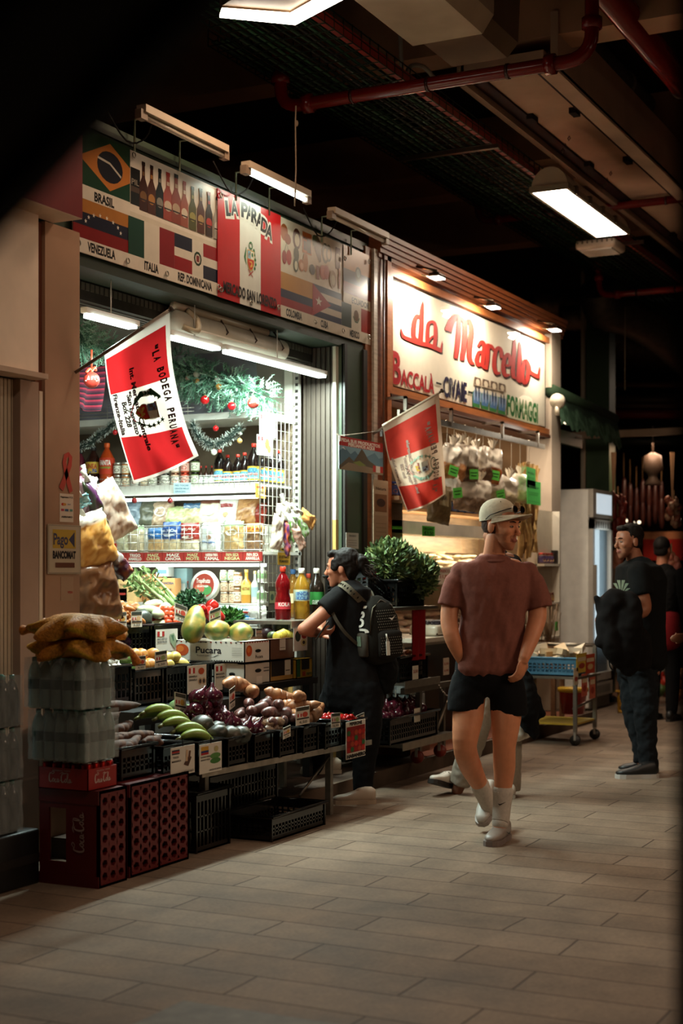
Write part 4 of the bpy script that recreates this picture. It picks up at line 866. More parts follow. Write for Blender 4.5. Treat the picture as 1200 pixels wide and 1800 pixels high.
fb=[(200,.17,.16,speck('#b03a30','#d8ccc0',20,'#c9a070',.6),'red and white packet'),(217,.13,.19,speck('#a8a078','#c9c4a8',60,'#6fa05c',.72),'green topped bag of grain'),(239,.13,.19,speck('#a89878','#c9b89a',70,'#8fae7c',.78),'bag of wheat with green seal'),
 (277,.16,.17,speck('#c8aa78','#b89060',60,'#3c6a9c',.55),'yellow corn bag with blue arc'),(302,.15,.21,speck('#c9bb9a','#b8a078',60,'#2c4f8c',.4),'blue topped corn bag'),(334,.15,.20,speck('#cfc4ac','#b8a88a',60,'#8c2c22',.42),'brown topped corn bag'),
 (371,.15,.20,speck('#d9d8d0','#c6c9cc',20),'white flour bag with blue curve'),(411,.15,.21,speck('#c0a070','#9c7c4c',60,'#8fae7c',.80),'bag of yellow dried potato with green seal'),(447,.14,.19,speck('#8c6a44','#5c4030',60,'#c28c3c',.72),'orange topped bag of black dried potato')]
for k,(u,w_,h_,cf,lab) in enumerate(fb):
    pr=()
    if k==4: pr=(('t','IMP CANCHE',.12,.66,.88,.08,'#dfe4ea'),('e',.5,.55,.3,.03,'#c8d0dc'))
    if k==5: pr=(('t','PERUANO',.12,.74,.88,.08,'#e6dcd0'),('e',.5,.5,.3,.05,'#e0d8c8'))
    if k==6: pr=(('r',.15,.3,.85,.36,'#4a6a9c'),('e',.5,.5,.12,.08,'#b88a6c'))
    if k==3: pr=(('r',.1,.62,.9,.78,'#2f6aa8'),('t','MAIZ',.3,.66,.7,.08,'#d8dce0'))
    if k==0: pr=(('e',.4,.6,.2,.12,'#b8281c'),('e',.7,.3,.15,.1,'#a8301c'))
    if k==7: pr=(('e',.5,.62,.28,.1,'#e0dccc'),)
    if k==8: pr=(('t','PAPA SECA',.15,.78,.85,.1,'#8c2418'),)
    bagon('fb%d'%k,mk_bag(w_,h_,.07,cf,prints=pr,seed=k+1),u,968,SX+.03,lab+' in the front basket row',0,rzb,'food_bag',ZS)
bb=[(230,.20,.20,speck('#9aa6b0','#5c6c7a',12),'silver blue bag'),(258,.14,.20,speck('#6b6a58','#4f5044',20),'dark green leaf bag'),(283,.17,.19,speck('#9c7c64','#c0a88c',40),'brown spice bag with round white print'),(310,.20,.15,speck('#c9cc9a','#9cae6c',40),'green edged bag of beans'),(338,.19,.17,speck('#a89c6c','#c9c09a',50,'#4a78a0',.75),'bag of beans with blue top'),(368,.19,.19,speck('#c9c0a4','#d8d0bc',70,'#7c4a38',.8),'bag of pale corn with brown rim'),(400,.17,.21,speck('#cfcfc8','#e0dcd2',20),'white flour bag standing in the back row'),(432,.19,.20,speck('#b88c5c','#8c5c34',30),'bag of orange crisps in the back row'),(456,.07,.16,speck('#8c2c1c','#6b1f14',20),'narrow red packet')]
for k,(u,w_,h_,cf,lab) in enumerate(bb):
    pr=(('e',.5,.55,.3,.2,'#d8d4c8'),) if k in(2,5) else ((('r',.2,.6,.8,.72,'#8c2c28'),('e',.5,.35,.12,.08,'#c09a70')) if k==6 else (('t','AMARILLO CANCHA',.05,.8,.95,.05,'#c8d4dc'),) if k==4 else ())
    bagon('bb%d'%k,mk_bag(w_,h_,.08,cf,prints=pr,seed=k+20),u,921,SX+.17,lab+', upper back row',math.radians(-12),rzb,'food_bag',1.735)
# step the back row stands on
solo('shelf_riser','white riser behind the wire baskets that lifts the back row of bags','shelf riser',MB('#bab6aa').box((8.76,Yr+.02,1.556),(9.05,6.4,1.733)),'satin')
# ---- lower shelf: boxes, tubs, jars, bottles
def mk_box(w,d,h,c,prints=(),m='paper'):
    def f():
        b=MB(c).rbox((-w/2,-d/2,0),(w/2,d/2,h),.004); S=Sheet(lambda x,z,l: Vector((x*w,-d/2-.001-l,z*h)))
        for pr in prints:
            if pr[0]=='t': S.text(*pr[1:6],pr[6],.03)
            elif pr[0]=='r': S.rect(*pr[1:])
            elif pr[0]=='e': S.ell(*pr[1:])
        return [('box_body',b,m,[('box_print',S.m,m)] if S.m.v else [])]
    return f
Z3=1.205
for k,(u,z,w_,h_,c,pr,lab) in enumerate(((215,Z3,.14,.10,'#cfcdc4',(('r',-.4,.5,.4,.65,'#b03a30'),),'white packet low on the left'),(228,Z3,.16,.16,'#d8b078',(('t','YANQUI',-.35,.7,.35,.1,'#6b3a2c'),),'small orange carton'),(292,Z3,.20,.17,'#dfa066',(('t','CONOSSA',-.1,.75,.45,.09,'#3c5a78'),('e',.25,.5,.12,.06,'#b86a4c')),'big orange carton right of the celery'),
  (268,Z3+.0,.22,.2,'#d89c64',(('t','SOSA',-.4,.8,-.1,.08,'#5c5a78'),),'orange carton behind the celery'),(290,Z3+.18,.10,.07,'#cfd4d0',(('r',-.4,.3,.4,.7,'#6a8aa0'),),'small pale carton on the orange one'),(320,Z3,.13,.24,'#9cbcc0',(('r',-.4,.3,.4,.55,'#d8dcd8'),),'pale blue packet at the back'))):
    shelf_item('lbx%d'%k,mk_box(w_,.08,h_,c,pr),u,1060,lab+' on the lowest lit shelf','box','food_box',X=SX+.25 if k in(3,5) else SX+.13,z=z,rz=-pi/2)
def mk_tub():
    b=MB('#d8d4c6'); b.lathe([(0,0),(.088,0),(.098,.05),(.10,.055)],n=28); b.lathe([(0,.05),(.105,.05),(.108,.06),(.105,.07),(0,.07)],n=28,c='#e2dfd4')
    S=Sheet(lambda x,y,l: Vector((x,y,.0705+l))); S.ell(0,0,.084,.084,'#9c3a2c',28); S.ell(.02,-.03,.05,.035,'#4f8a4c',12); S.ell(-.03,-.02,.04,.035,'#c0664c',12); S.text('Tropifrutta',-.06,.02,.05,.03,'#e8e0d4',.02); S.text('GUAYABA',-.05,-.01,.04,.014,'#e8e0d4',.02)
    return [('tub_body',b,'satin',[('tub_print',S.m,'paper')])]
p=ox(367,1042,SX+.0); place('tub',mk_tub,TR((p.x,p.y,Z3+.107),-pi/2,math.radians(80),0),'round white tub with a red printed lid leaning upright among the jars','tub','food_tub')
for k,(u,lv,c) in enumerate(((395,0,'#b08c6c'),(410,0,'#b08c6c'),(395,1,'#b98f6c'),(410,1,'#b98f6c'),(394,2,'#a9ae8c'),(408,2,'#a9ae8c'))):
    shelf_item('pj%s'%c,mk_jar(.075,.031,c,'#cdb79a' if lv<2 else '#a8b89c','#cfc6b4','#a0604c'),u,1060,'squat jar of paste, %s of two in the %s layer'%(('left','right')[k%2],('bottom','middle','top')[lv]),'jar','paste_jar',z=Z3+.076*lv)
for k,(u,lv) in enumerate(((418,0),(418,1))): shelf_item('dj',mk_jar(.105,.032,'#8c5c38','#d8d0bc','#d9c09c','#a8784c'),u,1060,'brown jar with a cream oval label, %s of the stacked pair'%('lower','upper')[lv],'jar','dulce_jar',z=Z3+.106*lv)
shelf_item('juice',mk_bottle(.23,.037,'#c98f3c','#cfc46c','#d8a85c',(.25,.55),'gloss',shape=2,txt=[('NECTAR','#a85c2c',.25,.1)]),433,1060,'yellow juice bottle among the paste jars','bottle','juice_bottle',z=Z3)
shelf_item('sauceW',mk_bottle(.22,.026,'#cdd0c4','#a8c0c4','#d8c48c',(.2,.5),'gloss',shape=2),448,1060,'slim white bottle right of the yellow juice bottle','bottle','sauce_bottle',z=Z3)
shelf_item('cream',mk_bottle(.13,.034,'#dcdcd2','#b8c4a0','#dcdcd0',(.2,.6),'satin',shape=2,lab2='#7c9a6c'),460,1060,'white plastic bottle, lower one','bottle','cream_bottle',z=Z3)
shelf_item('cream',None,461,1060,'white plastic bottle, upper one near the wire grid','bottle','cream_bottle',z=Z3+.14)
for k,u in enumerate((330,340,350)): shelf_item('vin',mk_bottle(.15,.016,'#4a2c1c','#a8a08c','#8c3a24',(.2,.5),shape=2),u,1060,'thin dark bottle behind the tub, %s'%('left','middle','right')[k],'bottle','sauce_bottle',z=Z3,X=SX+.2)
for k,(u,c,w_) in enumerate(((405,'#c9c8c0',.30),(440,'#b8c8d0',.2),(452,'#d4d2ca',.14))): bagon('lowbag%d'%k,mk_bag(w_,.13,.07,speck(c,'#8fa8b8' if k<2 else '#c0b8b0',14),seed=40+k,prints=(('r',.1,.3,.9,.5,'#3c7aa8'),('r',.1,.6,.9,.7,'#b03a30')) if k<2 else ()),u,1092,SX+.03,'%s packet under the lowest lit shelf'%('wide white and blue','blue striped','small white')[k],0,rzb,'food_bag',1.06)
solo('low_shelf_board','narrow white board under the lowest lit shelf','shelf board',MB('#c0bcb0').box((8.6,Yr,1.04),(8.8,5.5,1.058)),'satin')
# cards on the shelf
def card(corners,bg,prints,label,name='price_card',m='paper',cat='sign',back=None,clip=None):
    """corners: world bottom-left, bottom-right, top-left"""
    bl,br_,tl=[Vector(c) for c in corners]; ux=br_-bl; uy=tl-bl; nn=ux.cross(uy).normalized()
    if nn.dot(CP-bl)<0: nn=-nn
    b=MB(bg); q=[bl,br_,br_+uy,tl]; b.prism([p-nn*.002 for p in q],nn*.002)
    S=Sheet(lambda x,y,l: bl+ux*x+uy*y+nn*(l+.0006))
    for pr in prints:
        if pr[0]=='t': S.text(*pr[1:7],pr[7] if len(pr)>7 else .03)
        elif pr[0]=='r': S.rect(*pr[1:])
        elif pr[0]=='e': S.ell(*pr[1:])
        elif pr[0]=='s': S.stroke(*pr[1:])
        elif pr[0]=='p': S.poly(*pr[1:])
    parts=[('card_board',b,m,[('card_print',S.m,m)] if S.m.v else [])]
    if clip: c=MB('#20201e').tube([tl.lerp(br_+uy,.5),tl.lerp(br_+uy,.5)+Vector((0,0,clip))],.003,n=5); parts.append(('card_hook',c,'metal'))
    return thing(name,label,cat,parts)
def cardY(u,v,w_,h_,Y,bg,prints,label,tilt=0,**k):
    """upright card in a plane facing the aisle, px box centre (u,v) and size"""
    a=oy(u-w_/2,v+h_/2+tilt,Y);b=oy(u+w_/2,v+h_/2-tilt,Y);c=oy(u-w_/2,v-h_/2+tilt,Y); zc=a.z; b.z=a.z if tilt==0 else b.z; return card((a,b,Vector((a.x,a.y,c.z))),bg,prints,label,**k)
def flagp(x,y,w_,h_): return [('r',x,y,x+w_/3,y+h_,'#a8201c'),('r',x+w_/3,y,x+2*w_/3,y+h_,'#e0d8cc'),('r',x+2*w_/3,y,x+w_,y+h_,'#a8201c')]
T='#2a2420'
cd=lambda a,b,pic: flagp(.06,.72,.32,.2)+[('t',a,.06,.58,.5,.07,T),('t',b,.06,.46,.5,.07,T),('t','ORIGEN PERU',.5,.05,.95,.06,T)]+pic
a=sp(305,868,8.59);b=sp(335,868,8.59); card((a,b,Vector((a.x,a.y,a.z+.075))),'#bcd4d8',[('t','NO TOCAR',.1,.7,.9,.15,'#6a8aa0'),('t','GRAZIE MILLE',.08,.42,.9,.13,'#6a8aa0'),('t','GRACIAS',.1,.15,.7,.13,'#6a8aa0')],'pale blue handwritten note on the jar shelf edge',name='shelf_note')
cardY(470,745,28,42,4.90,'#d9d4c8',cd('MANI','SALADO',[('e',.7,.75,.18,.1,'#a87c4c'),('e',.75,.4,.08,.14,'#b89a5c')]),'white card with a red flag, upper of two on the wire grid',name='product_card')
cardY(465,781,27,36,4.895,'#d9d4c8',cd('YACON','PERUANO',[('e',.65,.6,.14,.26,'#7c5c34'),('e',.78,.35,.12,.18,'#b8823c')]),'white card with a red flag, lower of two on the wire grid',name='product_card')
cardY(458,862,18,26,4.95,'#b8863c',[('t','SALSA','.1' and .1,.7,.9,.12,'#8c2418'),('e',.5,.35,.3,.2,'#c8b48c')],'small orange card behind the wire grid',name='product_card')
p=cardY(499,982,21,22,4.88,'#c99a34',[('t','LO ESTAMOS',.08,.55,.92,.2,T),('t','FILMANDO',.12,.2,.88,.2,T)],'yellow warning card with black text under the hanging snack bags',name='warning_card')
cardY(499,966,21,10,4.885,'#cfc8ba',[('e',.5,.5,.4,.3,'#d8b030'),('e',.5,.55,.25,.18,T)],'white card with a black eye mark above the yellow warning card',name='warning_card')
# ---- garlands, tinsel, baubles
def sprigs(path,rad,n,cols,seed=2,ln=.055):
    rr=random.Random(seed); m=MB()
    for k in range(n):
        t=rr.random()*(len(path)-1); i=min(int(t),len(path)-2); p=path[i].lerp(path[i+1],t-i)
        d=Vector((rr.gauss(0,1),rr.gauss(0,1),rr.gauss(0,.9)-.3)).normalized(); o=p+d*rad*rr.random()**.5*.75; e=o+d*ln*rr.uniform(.7,1.3)+Vector((0,0,-.01)); s1=d.cross(Vector((rr.random(),rr.random(),rr.random()))).normalized()*.0035
        c=hx(rr.choice(cols)); m.add([o-s1,o+s1,e+s1*.4,e-s1*.4],[(0,1,2,3)],cols=[c]*4)
        for q in range(5):
            f=.3+q*.16; b=o.lerp(e,f); sd=(s1.normalized() if q%2 else -s1.normalized()); t2=b+sd*.016+d*.012
            m.add([b-d*.003,b+d*.003,t2],[(0,1,2)],cols=[c]*3)
    return m
gcols=['#4a7a5c','#6b9c80','#86b096','#3c6650','#a3c4b0']
P=smooth([sp(300,635,8.5),sp(330,650,8.5),sp(370,665,8.5),sp(420,680,8.5),sp(468,700,8.5)],6)
P2=smooth([sp(306,660,8.55),sp(350,685,8.55),sp(420,695,8.55),sp(450,700,8.55)],6)
m=sprigs(P,.15,900,gcols,3,.06); m.join(sprigs(P2,.11,400,gcols,4)); m.tube(P,.006,'#234a34',5)
thing('pine_garland','green artificial pine garland along the top of the shelving','garland',(m,'leaf'))
P=smooth([oy(128,560,5.2),oy(145,590,5.2),oy(165,605,5.2),oy(195,615,5.2)],6); m=sprigs(P,.11,420,gcols,5,.05); P=[oy(140,570,5.2),oy(142,620,5.2)]; m.join(sprigs([Vector(x) for x in P],.07,150,gcols,6,.05))
thing('pine_garland','green pine garland bunch at the left end under the LED batten','garland',(m,'leaf'))
def tinsel(path,r,n,lab,seed):
    rr=random.Random(seed); m=MB('#23302a'); m.tube(path,r*.35,n=6)
    for k in range(n):
        t=rr.random()*(len(path)-1); i=min(int(t),len(path)-2); p=path[i].lerp(path[i+1],t-i); d=Vector((rr.gauss(0,1),rr.gauss(0,1),rr.gauss(0,1))).normalized(); s1=d.cross(Vector((0.3,.5,.8))).normalized()*.0014
        c='#1c3026' if rr.random()<.55 else '#c9cfc6'; e=p+d*r*rr.uniform(.7,1.05); 
        if c[1]=='1': m.add([p-s1,p+s1,e+s1*.5,e-s1*.5],[(0,1,2,3)],c)
        else: b=p.lerp(e,.6); m.add([b-s1,b+s1,e+s1,e-s1],[(0,1,2,3)],c)
    thing('tinsel_garland',lab,'tinsel',(m,'satin'))
tinsel(smooth([sp(338,745,8.55),sp(352,770,8.55),sp(376,783,8.55),sp(400,772,8.55),sp(422,752,8.55)],6),.05,1600,'green and silver tinsel swag right of the flag',1)
tinsel(smooth([sp(135,788,8.55),sp(160,778,8.55),sp(185,757,8.55),sp(215,735,8.55),sp(235,730,8.55)],6),.045,1400,'green and silver tinsel swag left of the flag',2)
def bauble(u,v,X,r,c,lab,string=.08,deco=False,mm='gloss',Y=None):
    p=ox(u,v,X) if Y is None else oy(u,v,Y); b=MB(c).ell((0,0,0),r,n=20,m=12); cp=MB('#b9a070').lathe([(r*.22,r*.93),(r*.22,r*1.18),(0,r*1.2)],n=8); st=MB('#8a8070').tube([(0,0,r*1.15),(0,0,r+string)],.0012,n=4)
    parts=[('ball',b,mm),('cap',cp,'metal'),('string',st,'matte')]
    if deco:
        S=Sheet(lambda x,z,l: Vector((-math.cos(x/r)*math.cos(z/r)*(r*1.01+l*5),-math.sin(x/r)*math.cos(z/r)*(r*1.01+l*5),math.sin(z/r)*r*1.01)))
        S.poly([(-.5*r,-.1*r),(-.3*r,.45*r),(-.1*r,-.1*r)],'#dccfc4'); S.stroke([(.1*r,-.1*r),(.1*r,.2*r),(.5*r,.2*r),(.5*r,-.1*r)],.1*r,'#dccfc4'); S.stroke([(.5*r,.2*r),(.65*r,.45*r)],.08*r,'#dccfc4'); S.rect(-.7*r,-.25*r,.8*r,-.13*r,'#dccfc4'); parts[0]=('ball',b,mm,[('painted_reindeer',S.m,'satin')])
    thing('christmas_bauble',lab,'bauble',parts,TR(p,.5 if not deco else .55))
for a_ in ((345,658,8.45,.022,'#d8d4c8','white bauble in the pine garland, left',.04),(382,668,8.45,.020,'#d8d4c8','white bauble in the pine garland, right',.04),(330,665,8.45,.018,'#c0a494','pink bauble in the garland',.03),(345,670,8.47,.022,'#a8783c','gold bauble below the left white one',.03),(384,680,8.45,.022,'#a8783c','gold bauble below the right white one',.03),
 (360,703,8.4,.030,'#b0161a','red bauble hanging left under the garland',.06),(407,714,8.4,.028,'#b0161a','red bauble hanging in the middle under the garland',.06),(379,753,8.5,.020,'#b0161a','small red bauble above the tinsel dip',.05),(376,795,8.5,.020,'#d8d4c8','small white bauble under the tinsel dip',.05),(421,775,8.5,.018,'#b08a4c','small gold bauble at the tinsel end',.04),(202,760,8.5,.018,'#b0161a','small red bauble on the left tinsel',.04),(160,618,8.2,.03,'#d8d4c8','white bauble beside the left garland bunch',.05),(236,880,8.55,.020,'#8c2a2a','dark red bauble on the upper light tube, left',.02),(299,880,8.55,.020,'#8c2a2a','dark red bauble on the upper light tube, right',.02)):
    bauble(*a_[:5],a_[5],a_[6])
bauble(445,708,8.3,.038,'#b8382c','large red bauble painted with a reindeer, at the grid corner',.05,True,'satin')
bauble(161,668,8.0,.046,'#b8382c','large red bauble painted with a reindeer, in front of the woven cloth',.10,True,'satin',Y=5.0)
p=oy(161,668,5.0); rb_=MB('#d0482c'); rb_.tube([p+Vector((0,0,.05)),p+Vector((0,0,.17))],.006,n=6); rb_.tube(smooth([p+Vector((-.05,0,.035)),p+Vector((-.02,0,.06)),p+Vector((0,0,.05)),p+Vector((.03,0,.075)),p+Vector((.04,0,.055))]),.008,n=6)
thing('ribbon','orange ribbon bow tied above the left reindeer bauble','ribbon',(rb_,'satin'))
# woven cloth
def wc(a,b):
    k=int(b*34); pal=['#1c1018','#5c1420','#282230','#3c1422','#181218','#54343a','#201a24','#701c2a','#22303f','#30141c','#84303a']; return pal[(k*7+k//3)%11]
a,b_=oy(128,618,5.25),oy(187,612,5.25); c,d=oy(128,712,5.25),oy(175,722,5.25)
m=MB(); m.grid(lambda s,t: tuple(a.lerp(b_,s).lerp(c.lerp(d,s),t)+Vector((0,.02*math.sin(s*9+t*3),.015*math.sin(s*pi)*-t))),24,102,colfn=wc); n0=len(m.v); m.grid(lambda s,t: tuple(a.lerp(b_,s).lerp(c.lerp(d,s),t)+Vector((0,.02*math.sin(s*9+t*3)+.006,.015*math.sin(s*pi)*-t))),24,102,colfn=wc)
thing('woven_cloth','dark red and blue striped woven cloth hanging behind the left reindeer bauble','woven cloth',(m,'cloth'))
# crinkled clear plastic sheet above the shelving
m=MB('#8a8690'); m.grid(lambda s,t: (8.66+.02*noise.noise(Vector((s*9,t*5,0)))+.015*math.sin(s*40+t*9),Yl-.3-(1.6)*s,2.5+.42*t),60,14); m.grid(lambda s,t: (8.668+.02*noise.noise(Vector((s*9,t*5,0)))+.015*math.sin(s*40+t*9),Yl-.3-(1.6)*s,2.5+.42*t),60,14)
thing('plastic_sheet','crinkled clear plastic sheet hung above the shelving behind the garland','plastic sheet',(m,'vinyl'))
# ================================================================ PRODUCE STAND OF STALL 1
def crate(x0,x1,y0,y1,z0,z1,label,c='#0d0c0b',slots=True,name='plastic_crate',M=None,taper=.0):
    b=MB(c); t=.012
    b.box((x0,y0,z0),(x1,y1,z0+.01)); H=z1-z0
    def wall(ax,p,a0,a1):
        nsl=max(4,int((a1-a0)/.035)); zb,zt=z0+.03,z1-.045
        def bx(q0,q1,za,zb_):
            if ax=='y': b.box((q0,p,za),(q1,p+t,zb_))
            else: b.box((p,q0,za),(p+t,q1,zb_))
        bx(a0,a1,z0,zb); bx(a0,a1,zt,z1)
        for k in range(nsl+1):
            q=a0+(a1-a0-.008)*k/nsl; bx(q,q+.010,zb,zt)
        for k in range(1,3): zz=zb+(zt-zb)*k/3; bx(a0,a1,zz-.004,zz+.004)
    wall('y',y0,x0,x1); wall('y',y1-t,x0,x1); wall('x',x0,y0,y1); wall('x',x1-t,y0,y1)
    rim=MB(c); r=.014
    rim.tube([(x0-r,y0-r,z1),(x1+r,y0-r,z1),(x1+r,y1+r,z1),(x0-r,y1+r,z1)],.009,n=6,closed=True)
    for (sx,sy) in ((x0,y0),(x1,y0)): b.box((sx-.006,sy-.006,z0),(sx+.006,sy+.006,z1))
    return thing(name,label,'crate',[('basket',b,'gloss'),('rim',rim,'gloss')])
# fruit and vegetable shapes -------------------------------------------------
def nell(r,c,c2,nz=.06,fr=3.,seed=0,n=18,m=12,ribs=0,rd=.0,bend=0,taper=0,kcol=6.,stem=None,waist=0):
    """noisy ellipsoid along local x; returns MB"""
    rx,ry,rz=r; A_,B_=hx(c),hx(c2); rg=[];cols=[]
    for i in range(m+1):
        t=-pi/2+pi*i/m; cr=max(math.cos(t),.03)**.9; sx=math.sin(t); row=[]
        for j in range(n):
            a=2*pi*j/n; k=1+rd*math.cos(ribs*a) if ribs else 1; k*=1+taper*sx; k*=1-waist*math.exp(-(sx*2.2-.6)**2)
            p=Vector((rx*sx,ry*cr*k*math.cos(a),rz*cr*k*math.sin(a))); q=p.normalized()*fr+Vector((seed*7.3,seed*3.1,0)); p*=1+nz*noise.noise(q)*2
            if bend: p=Vector((p.x,p.y,p.z-bend*(p.x/rx)**2*rx))
            row.append(p); u_=min(max(.5+noise.noise(p.normalized()*kcol*.3+Vector((seed,0,5)))*1.6,0),1); cols.append(tuple(A_[q_]*(1-u_)+B_[q_]*u_ for q_ in range(3)))
        rg.append(row)
    mb=MB(); mb.rings(rg,cols=cols)
    return mb
def kinds(f,n): return [f(k) for k in range(n)]
def garlic(k): 
    m=MB('#c9c2b6'); rg=[]
    for z,r in ((0,.3),(.06,.75),(.25,1),(.5,.92),(.72,.55),(.85,.25),(1.1,.12),(1.3,.1)):
        rg.append([(.026*r*(1+.09*abs(math.cos(3.5*a)) )*math.cos(a),.026*r*(1+.09*abs(math.cos(3.5*a)))*math.sin(a),z*.042-.015) for a in [2*pi*j/18 for j in range(18)]])
    m.rings(rg); return [('bulb',m,'veg')]
def onion(c,c2,s=1.):
    def f(k):
        m=MB(); prof=[(0,-.04),(.015,-.038),(.034,-.022),(.041,0),(.036,.02),(.02,.034),(.008,.044),(.005,.058),(0,.06)]
        cols=[]; A_,B_=hx(c),hx(c2); rg=[]
        for r,z in prof:
            for j in range(20): u=.5+.5*math.sin(j*2.3+k); cols.append(tuple(A_[q]*(1-u)+B_[q]*u for q in range(3)))
            rg.append([(r*s*math.cos(2*pi*j/20)*(1+.05*math.sin(3*j+k)),r*s*math.sin(2*pi*j/20),z*s) for j in range(20)])
        m.rings(rg,cols=cols); rt=MB('#8a7256'); 
        for j in range(6): rt.tube([(.003*math.cos(j)*s,.003*math.sin(j)*s,-.038*s),(.010*math.cos(j)*s,.010*math.sin(j)*s,-.048*s)],.0008,n=3)
        return [('bulb',m,'gloss'),('roots',rt,'matte')]
    return f
def rootveg(c,c2,L_,r,nz=.10,bend=.15,kc=8,tp=True):
    def f(k):
        rr=random.Random(k*5+int(L_*100)); n=12; pts=[];rs=[]; b=bend*L_*rr.uniform(-1,1)
        for i in range(n+1):
            t=i/n; x=(t-.5)*L_; pts.append(Vector((x,b*math.sin(pi*t)+.01*rr.gauss(0,.4),.006*math.sin(5*t+k)))); e=math.sin(pi*min(max(t,.0),1))**.45 if tp else 1
            e=max(e,.10)*(1+nz*rr.gauss(0,.6)); rs.append(r*e*(1-.25*t if tp else 1))
        pts=smooth(pts,2); rs2=[]
        for i in range(n): rs2+=[rs[i],(rs[i]+rs[i+1])/2]
        rs2.append(rs[-1]); m=MB().tube(pts,rs2,n=14); A_,B_=hx(c),hx(c2)
        m.c=[tuple(A_[q]*(1-u)+B_[q]*u for q in range(3)) for u in [min(max(.5+1.5*noise.noise(p*kc*4),0),1) for p in m.v]]
        for i,p in enumerate(m.v): m.v[i]=p*(1+.03*noise.noise(p*60))
        return [('root',m,'matte' if kc==8 and L_>.28 else 'veg')]
    return f
def banana(k):
    pts=[];rs=[]
    for i in range(11): t=i/10; a=(t-.5)*1.5; pts.append(Vector((.125*math.sin(a),0,.125*(math.cos(a)-1)))); rs.append(.024*max(.25,math.sin(pi*min(max(t*.92+.04,0),1))**.35)*(1 if t<.93 else .5))
    m=MB('#7d8c3a').tube(pts,rs,n=6); m.c=[tuple(x*(1+.25*noise.noise(p*30)) for x in c) for p,c in zip(m.v,m.c)]; m.s=[True]*len(m.s)
    st=MB('#5c5a2c').tube([pts[0],pts[0]+Vector((-.02,0,-.02))],[.009,.008],n=6); return [('fruit',m,'veg'),('stem',st,'veg')]
def roundf(r,c,c2,stem='#4a4a24',nz=.03,ribs=0,rd=0,mt='veg'):
    def f(k):
        m=nell(r,c,c2,nz,2.,k,ribs=ribs,rd=rd); s_=MB(stem).tube([(r[0]*.93,0,0),(r[0]*1.05,0,0)],[.005,.004],n=6); return [('fruit',m,mt),('stem',s_,'veg')]
    return f
def heap(key,f,nk,spots,label,cat,name,group,rnd=(.4,.4,3.14),s=(.9,1.12),seed=1):
    """one of each kind is built, the rest are copies; spots: list of positions"""
    rr=random.Random(seed); 
    for i,p in enumerate(spots):
        k=i%nk; kk='%s%d'%(key,k); e=(rr.uniform(-1,1)*rnd[0],rr.uniform(-1,1)*rnd[1] if rnd[1]>=0 else rnd[1],rr.uniform(-1,1)*rnd[2]); S_=rr.uniform(*s)
        M=Matrix.Translation(Vector(p))@Euler(e).to_matrix().to_4x4()@Matrix.Scale(S_,4)
        if kk not in PR: PR[kk]=thing(name,label,cat,f(k),M,group)
        else: dup(PR[kk],M,label,group)
def pile(x0,x1,y0,y1,z,dx,dy,layers=2,rise=.5,dz=None,seed=1,back=0.):
    rr=random.Random(seed); out=[]; dz=dz or dx*.7
    for l in range(layers):
        nx=max(1,int((x1-x0-l*dx*.6)/dx)); ny=max(1,int((y1-y0-l*dy*.6)/dy))
        for i in range(nx):
            for j in range(ny):
                x=x0+l*dx*.3+(i+.5)*(x1-x0-l*dx*.6)/nx; y=y0+l*dy*.3+(j+.5)*(y1-y0-l*dy*.6)/ny
                out.append((x+rr.uniform(-.15,.15)*dx,y+rr.uniform(-.15,.15)*dy,z+l*dz+back*(y-y0)+rr.uniform(0,.1)*dz))
    return out
fr_y=lambda x: 4.0-.08*(x-6.1)            # front line of the lowest row, slightly skewed
def fx(u,v=1290): # x of a pixel on that line
    x=6.5
    for _ in range(6): x=oy(u,v,fr_y(x)).x
    return x
ZR=.548
# ---- front row of black crates
fc=[(206,276,'black crate of brown cassava on the red bottle crates',.585),(280,339,'black crate of cassava, second from the left in the front row',.56),(342,391,'black crate of green plantains in the front row',.555),(395,438,'black crate of squashes and red onions in the front row',.55),(442,482,'black crate of red onions and potatoes in the front row',.55),(486,524,'black crate of sweet potatoes left of the card with a green flag',.548),(528,562,'black crate of sweet potatoes in the front row, third from the right',.546),(566,603,'black crate of pale sweet potatoes near the chilli crate',.545),(607,643,'black crate of red chillies with the habanero card',.54)]
cx_=[]
for u0,u1,lb,zr in fc:
    x0,x1=fx(u0),fx(u1); yy=fr_y((x0+x1)/2); crate(x0+.015,x1-.015,yy,yy+.42,zr-.145 if u0>206 else .437,zr,lb); cx_.append((x0+.03,x1-.03,yy+.03,yy+.39,zr))
def inc(i,zoff=-.03,**k): 
    x0,x1,y0,y1,z=cx_[i]; return x0,x1,y0,y1,z+zoff
YU=rootveg('#3c2216','#5c3a26',.34,.034,.08,.10)
g='cassava roots heaped in the two left front crates'
sp_=[]
rr=random.Random(5)
for i in range(20):
    x=cx_[0][0]+.02+(i%5)*(cx_[1][1]-cx_[0][0]-.1)/4.6; l=i//5; sp_.append((x+rr.uniform(-.02,.02),4.12+.10*l+rr.uniform(-.02,.02),ZR+.015+.035*l+rr.uniform(0,.02)))
heap('yuca',YU,4,sp_,'long dark brown cassava root in the heap in the two left front crates','cassava','cassava_root',g,(.12,.12,.35),(.85,1.15))
a=oy(262,1235,4.35); heap('yucaL',rootveg('#3c281f','#55392c',.48,.034,.06,.08),1,[(6.08,4.32,.74)],'longest cassava root, lying across the top of the cassava heap','cassava','cassava_root',None,(0,.0,.1),(1,1))
x0,x1,y0,y1,z=inc(2)
sp_=[(x0+.10+.03*(i%2),y0+.03+.055*i,z+.06+.03*i*(1 if i<5 else .6)) for i in range(6)]
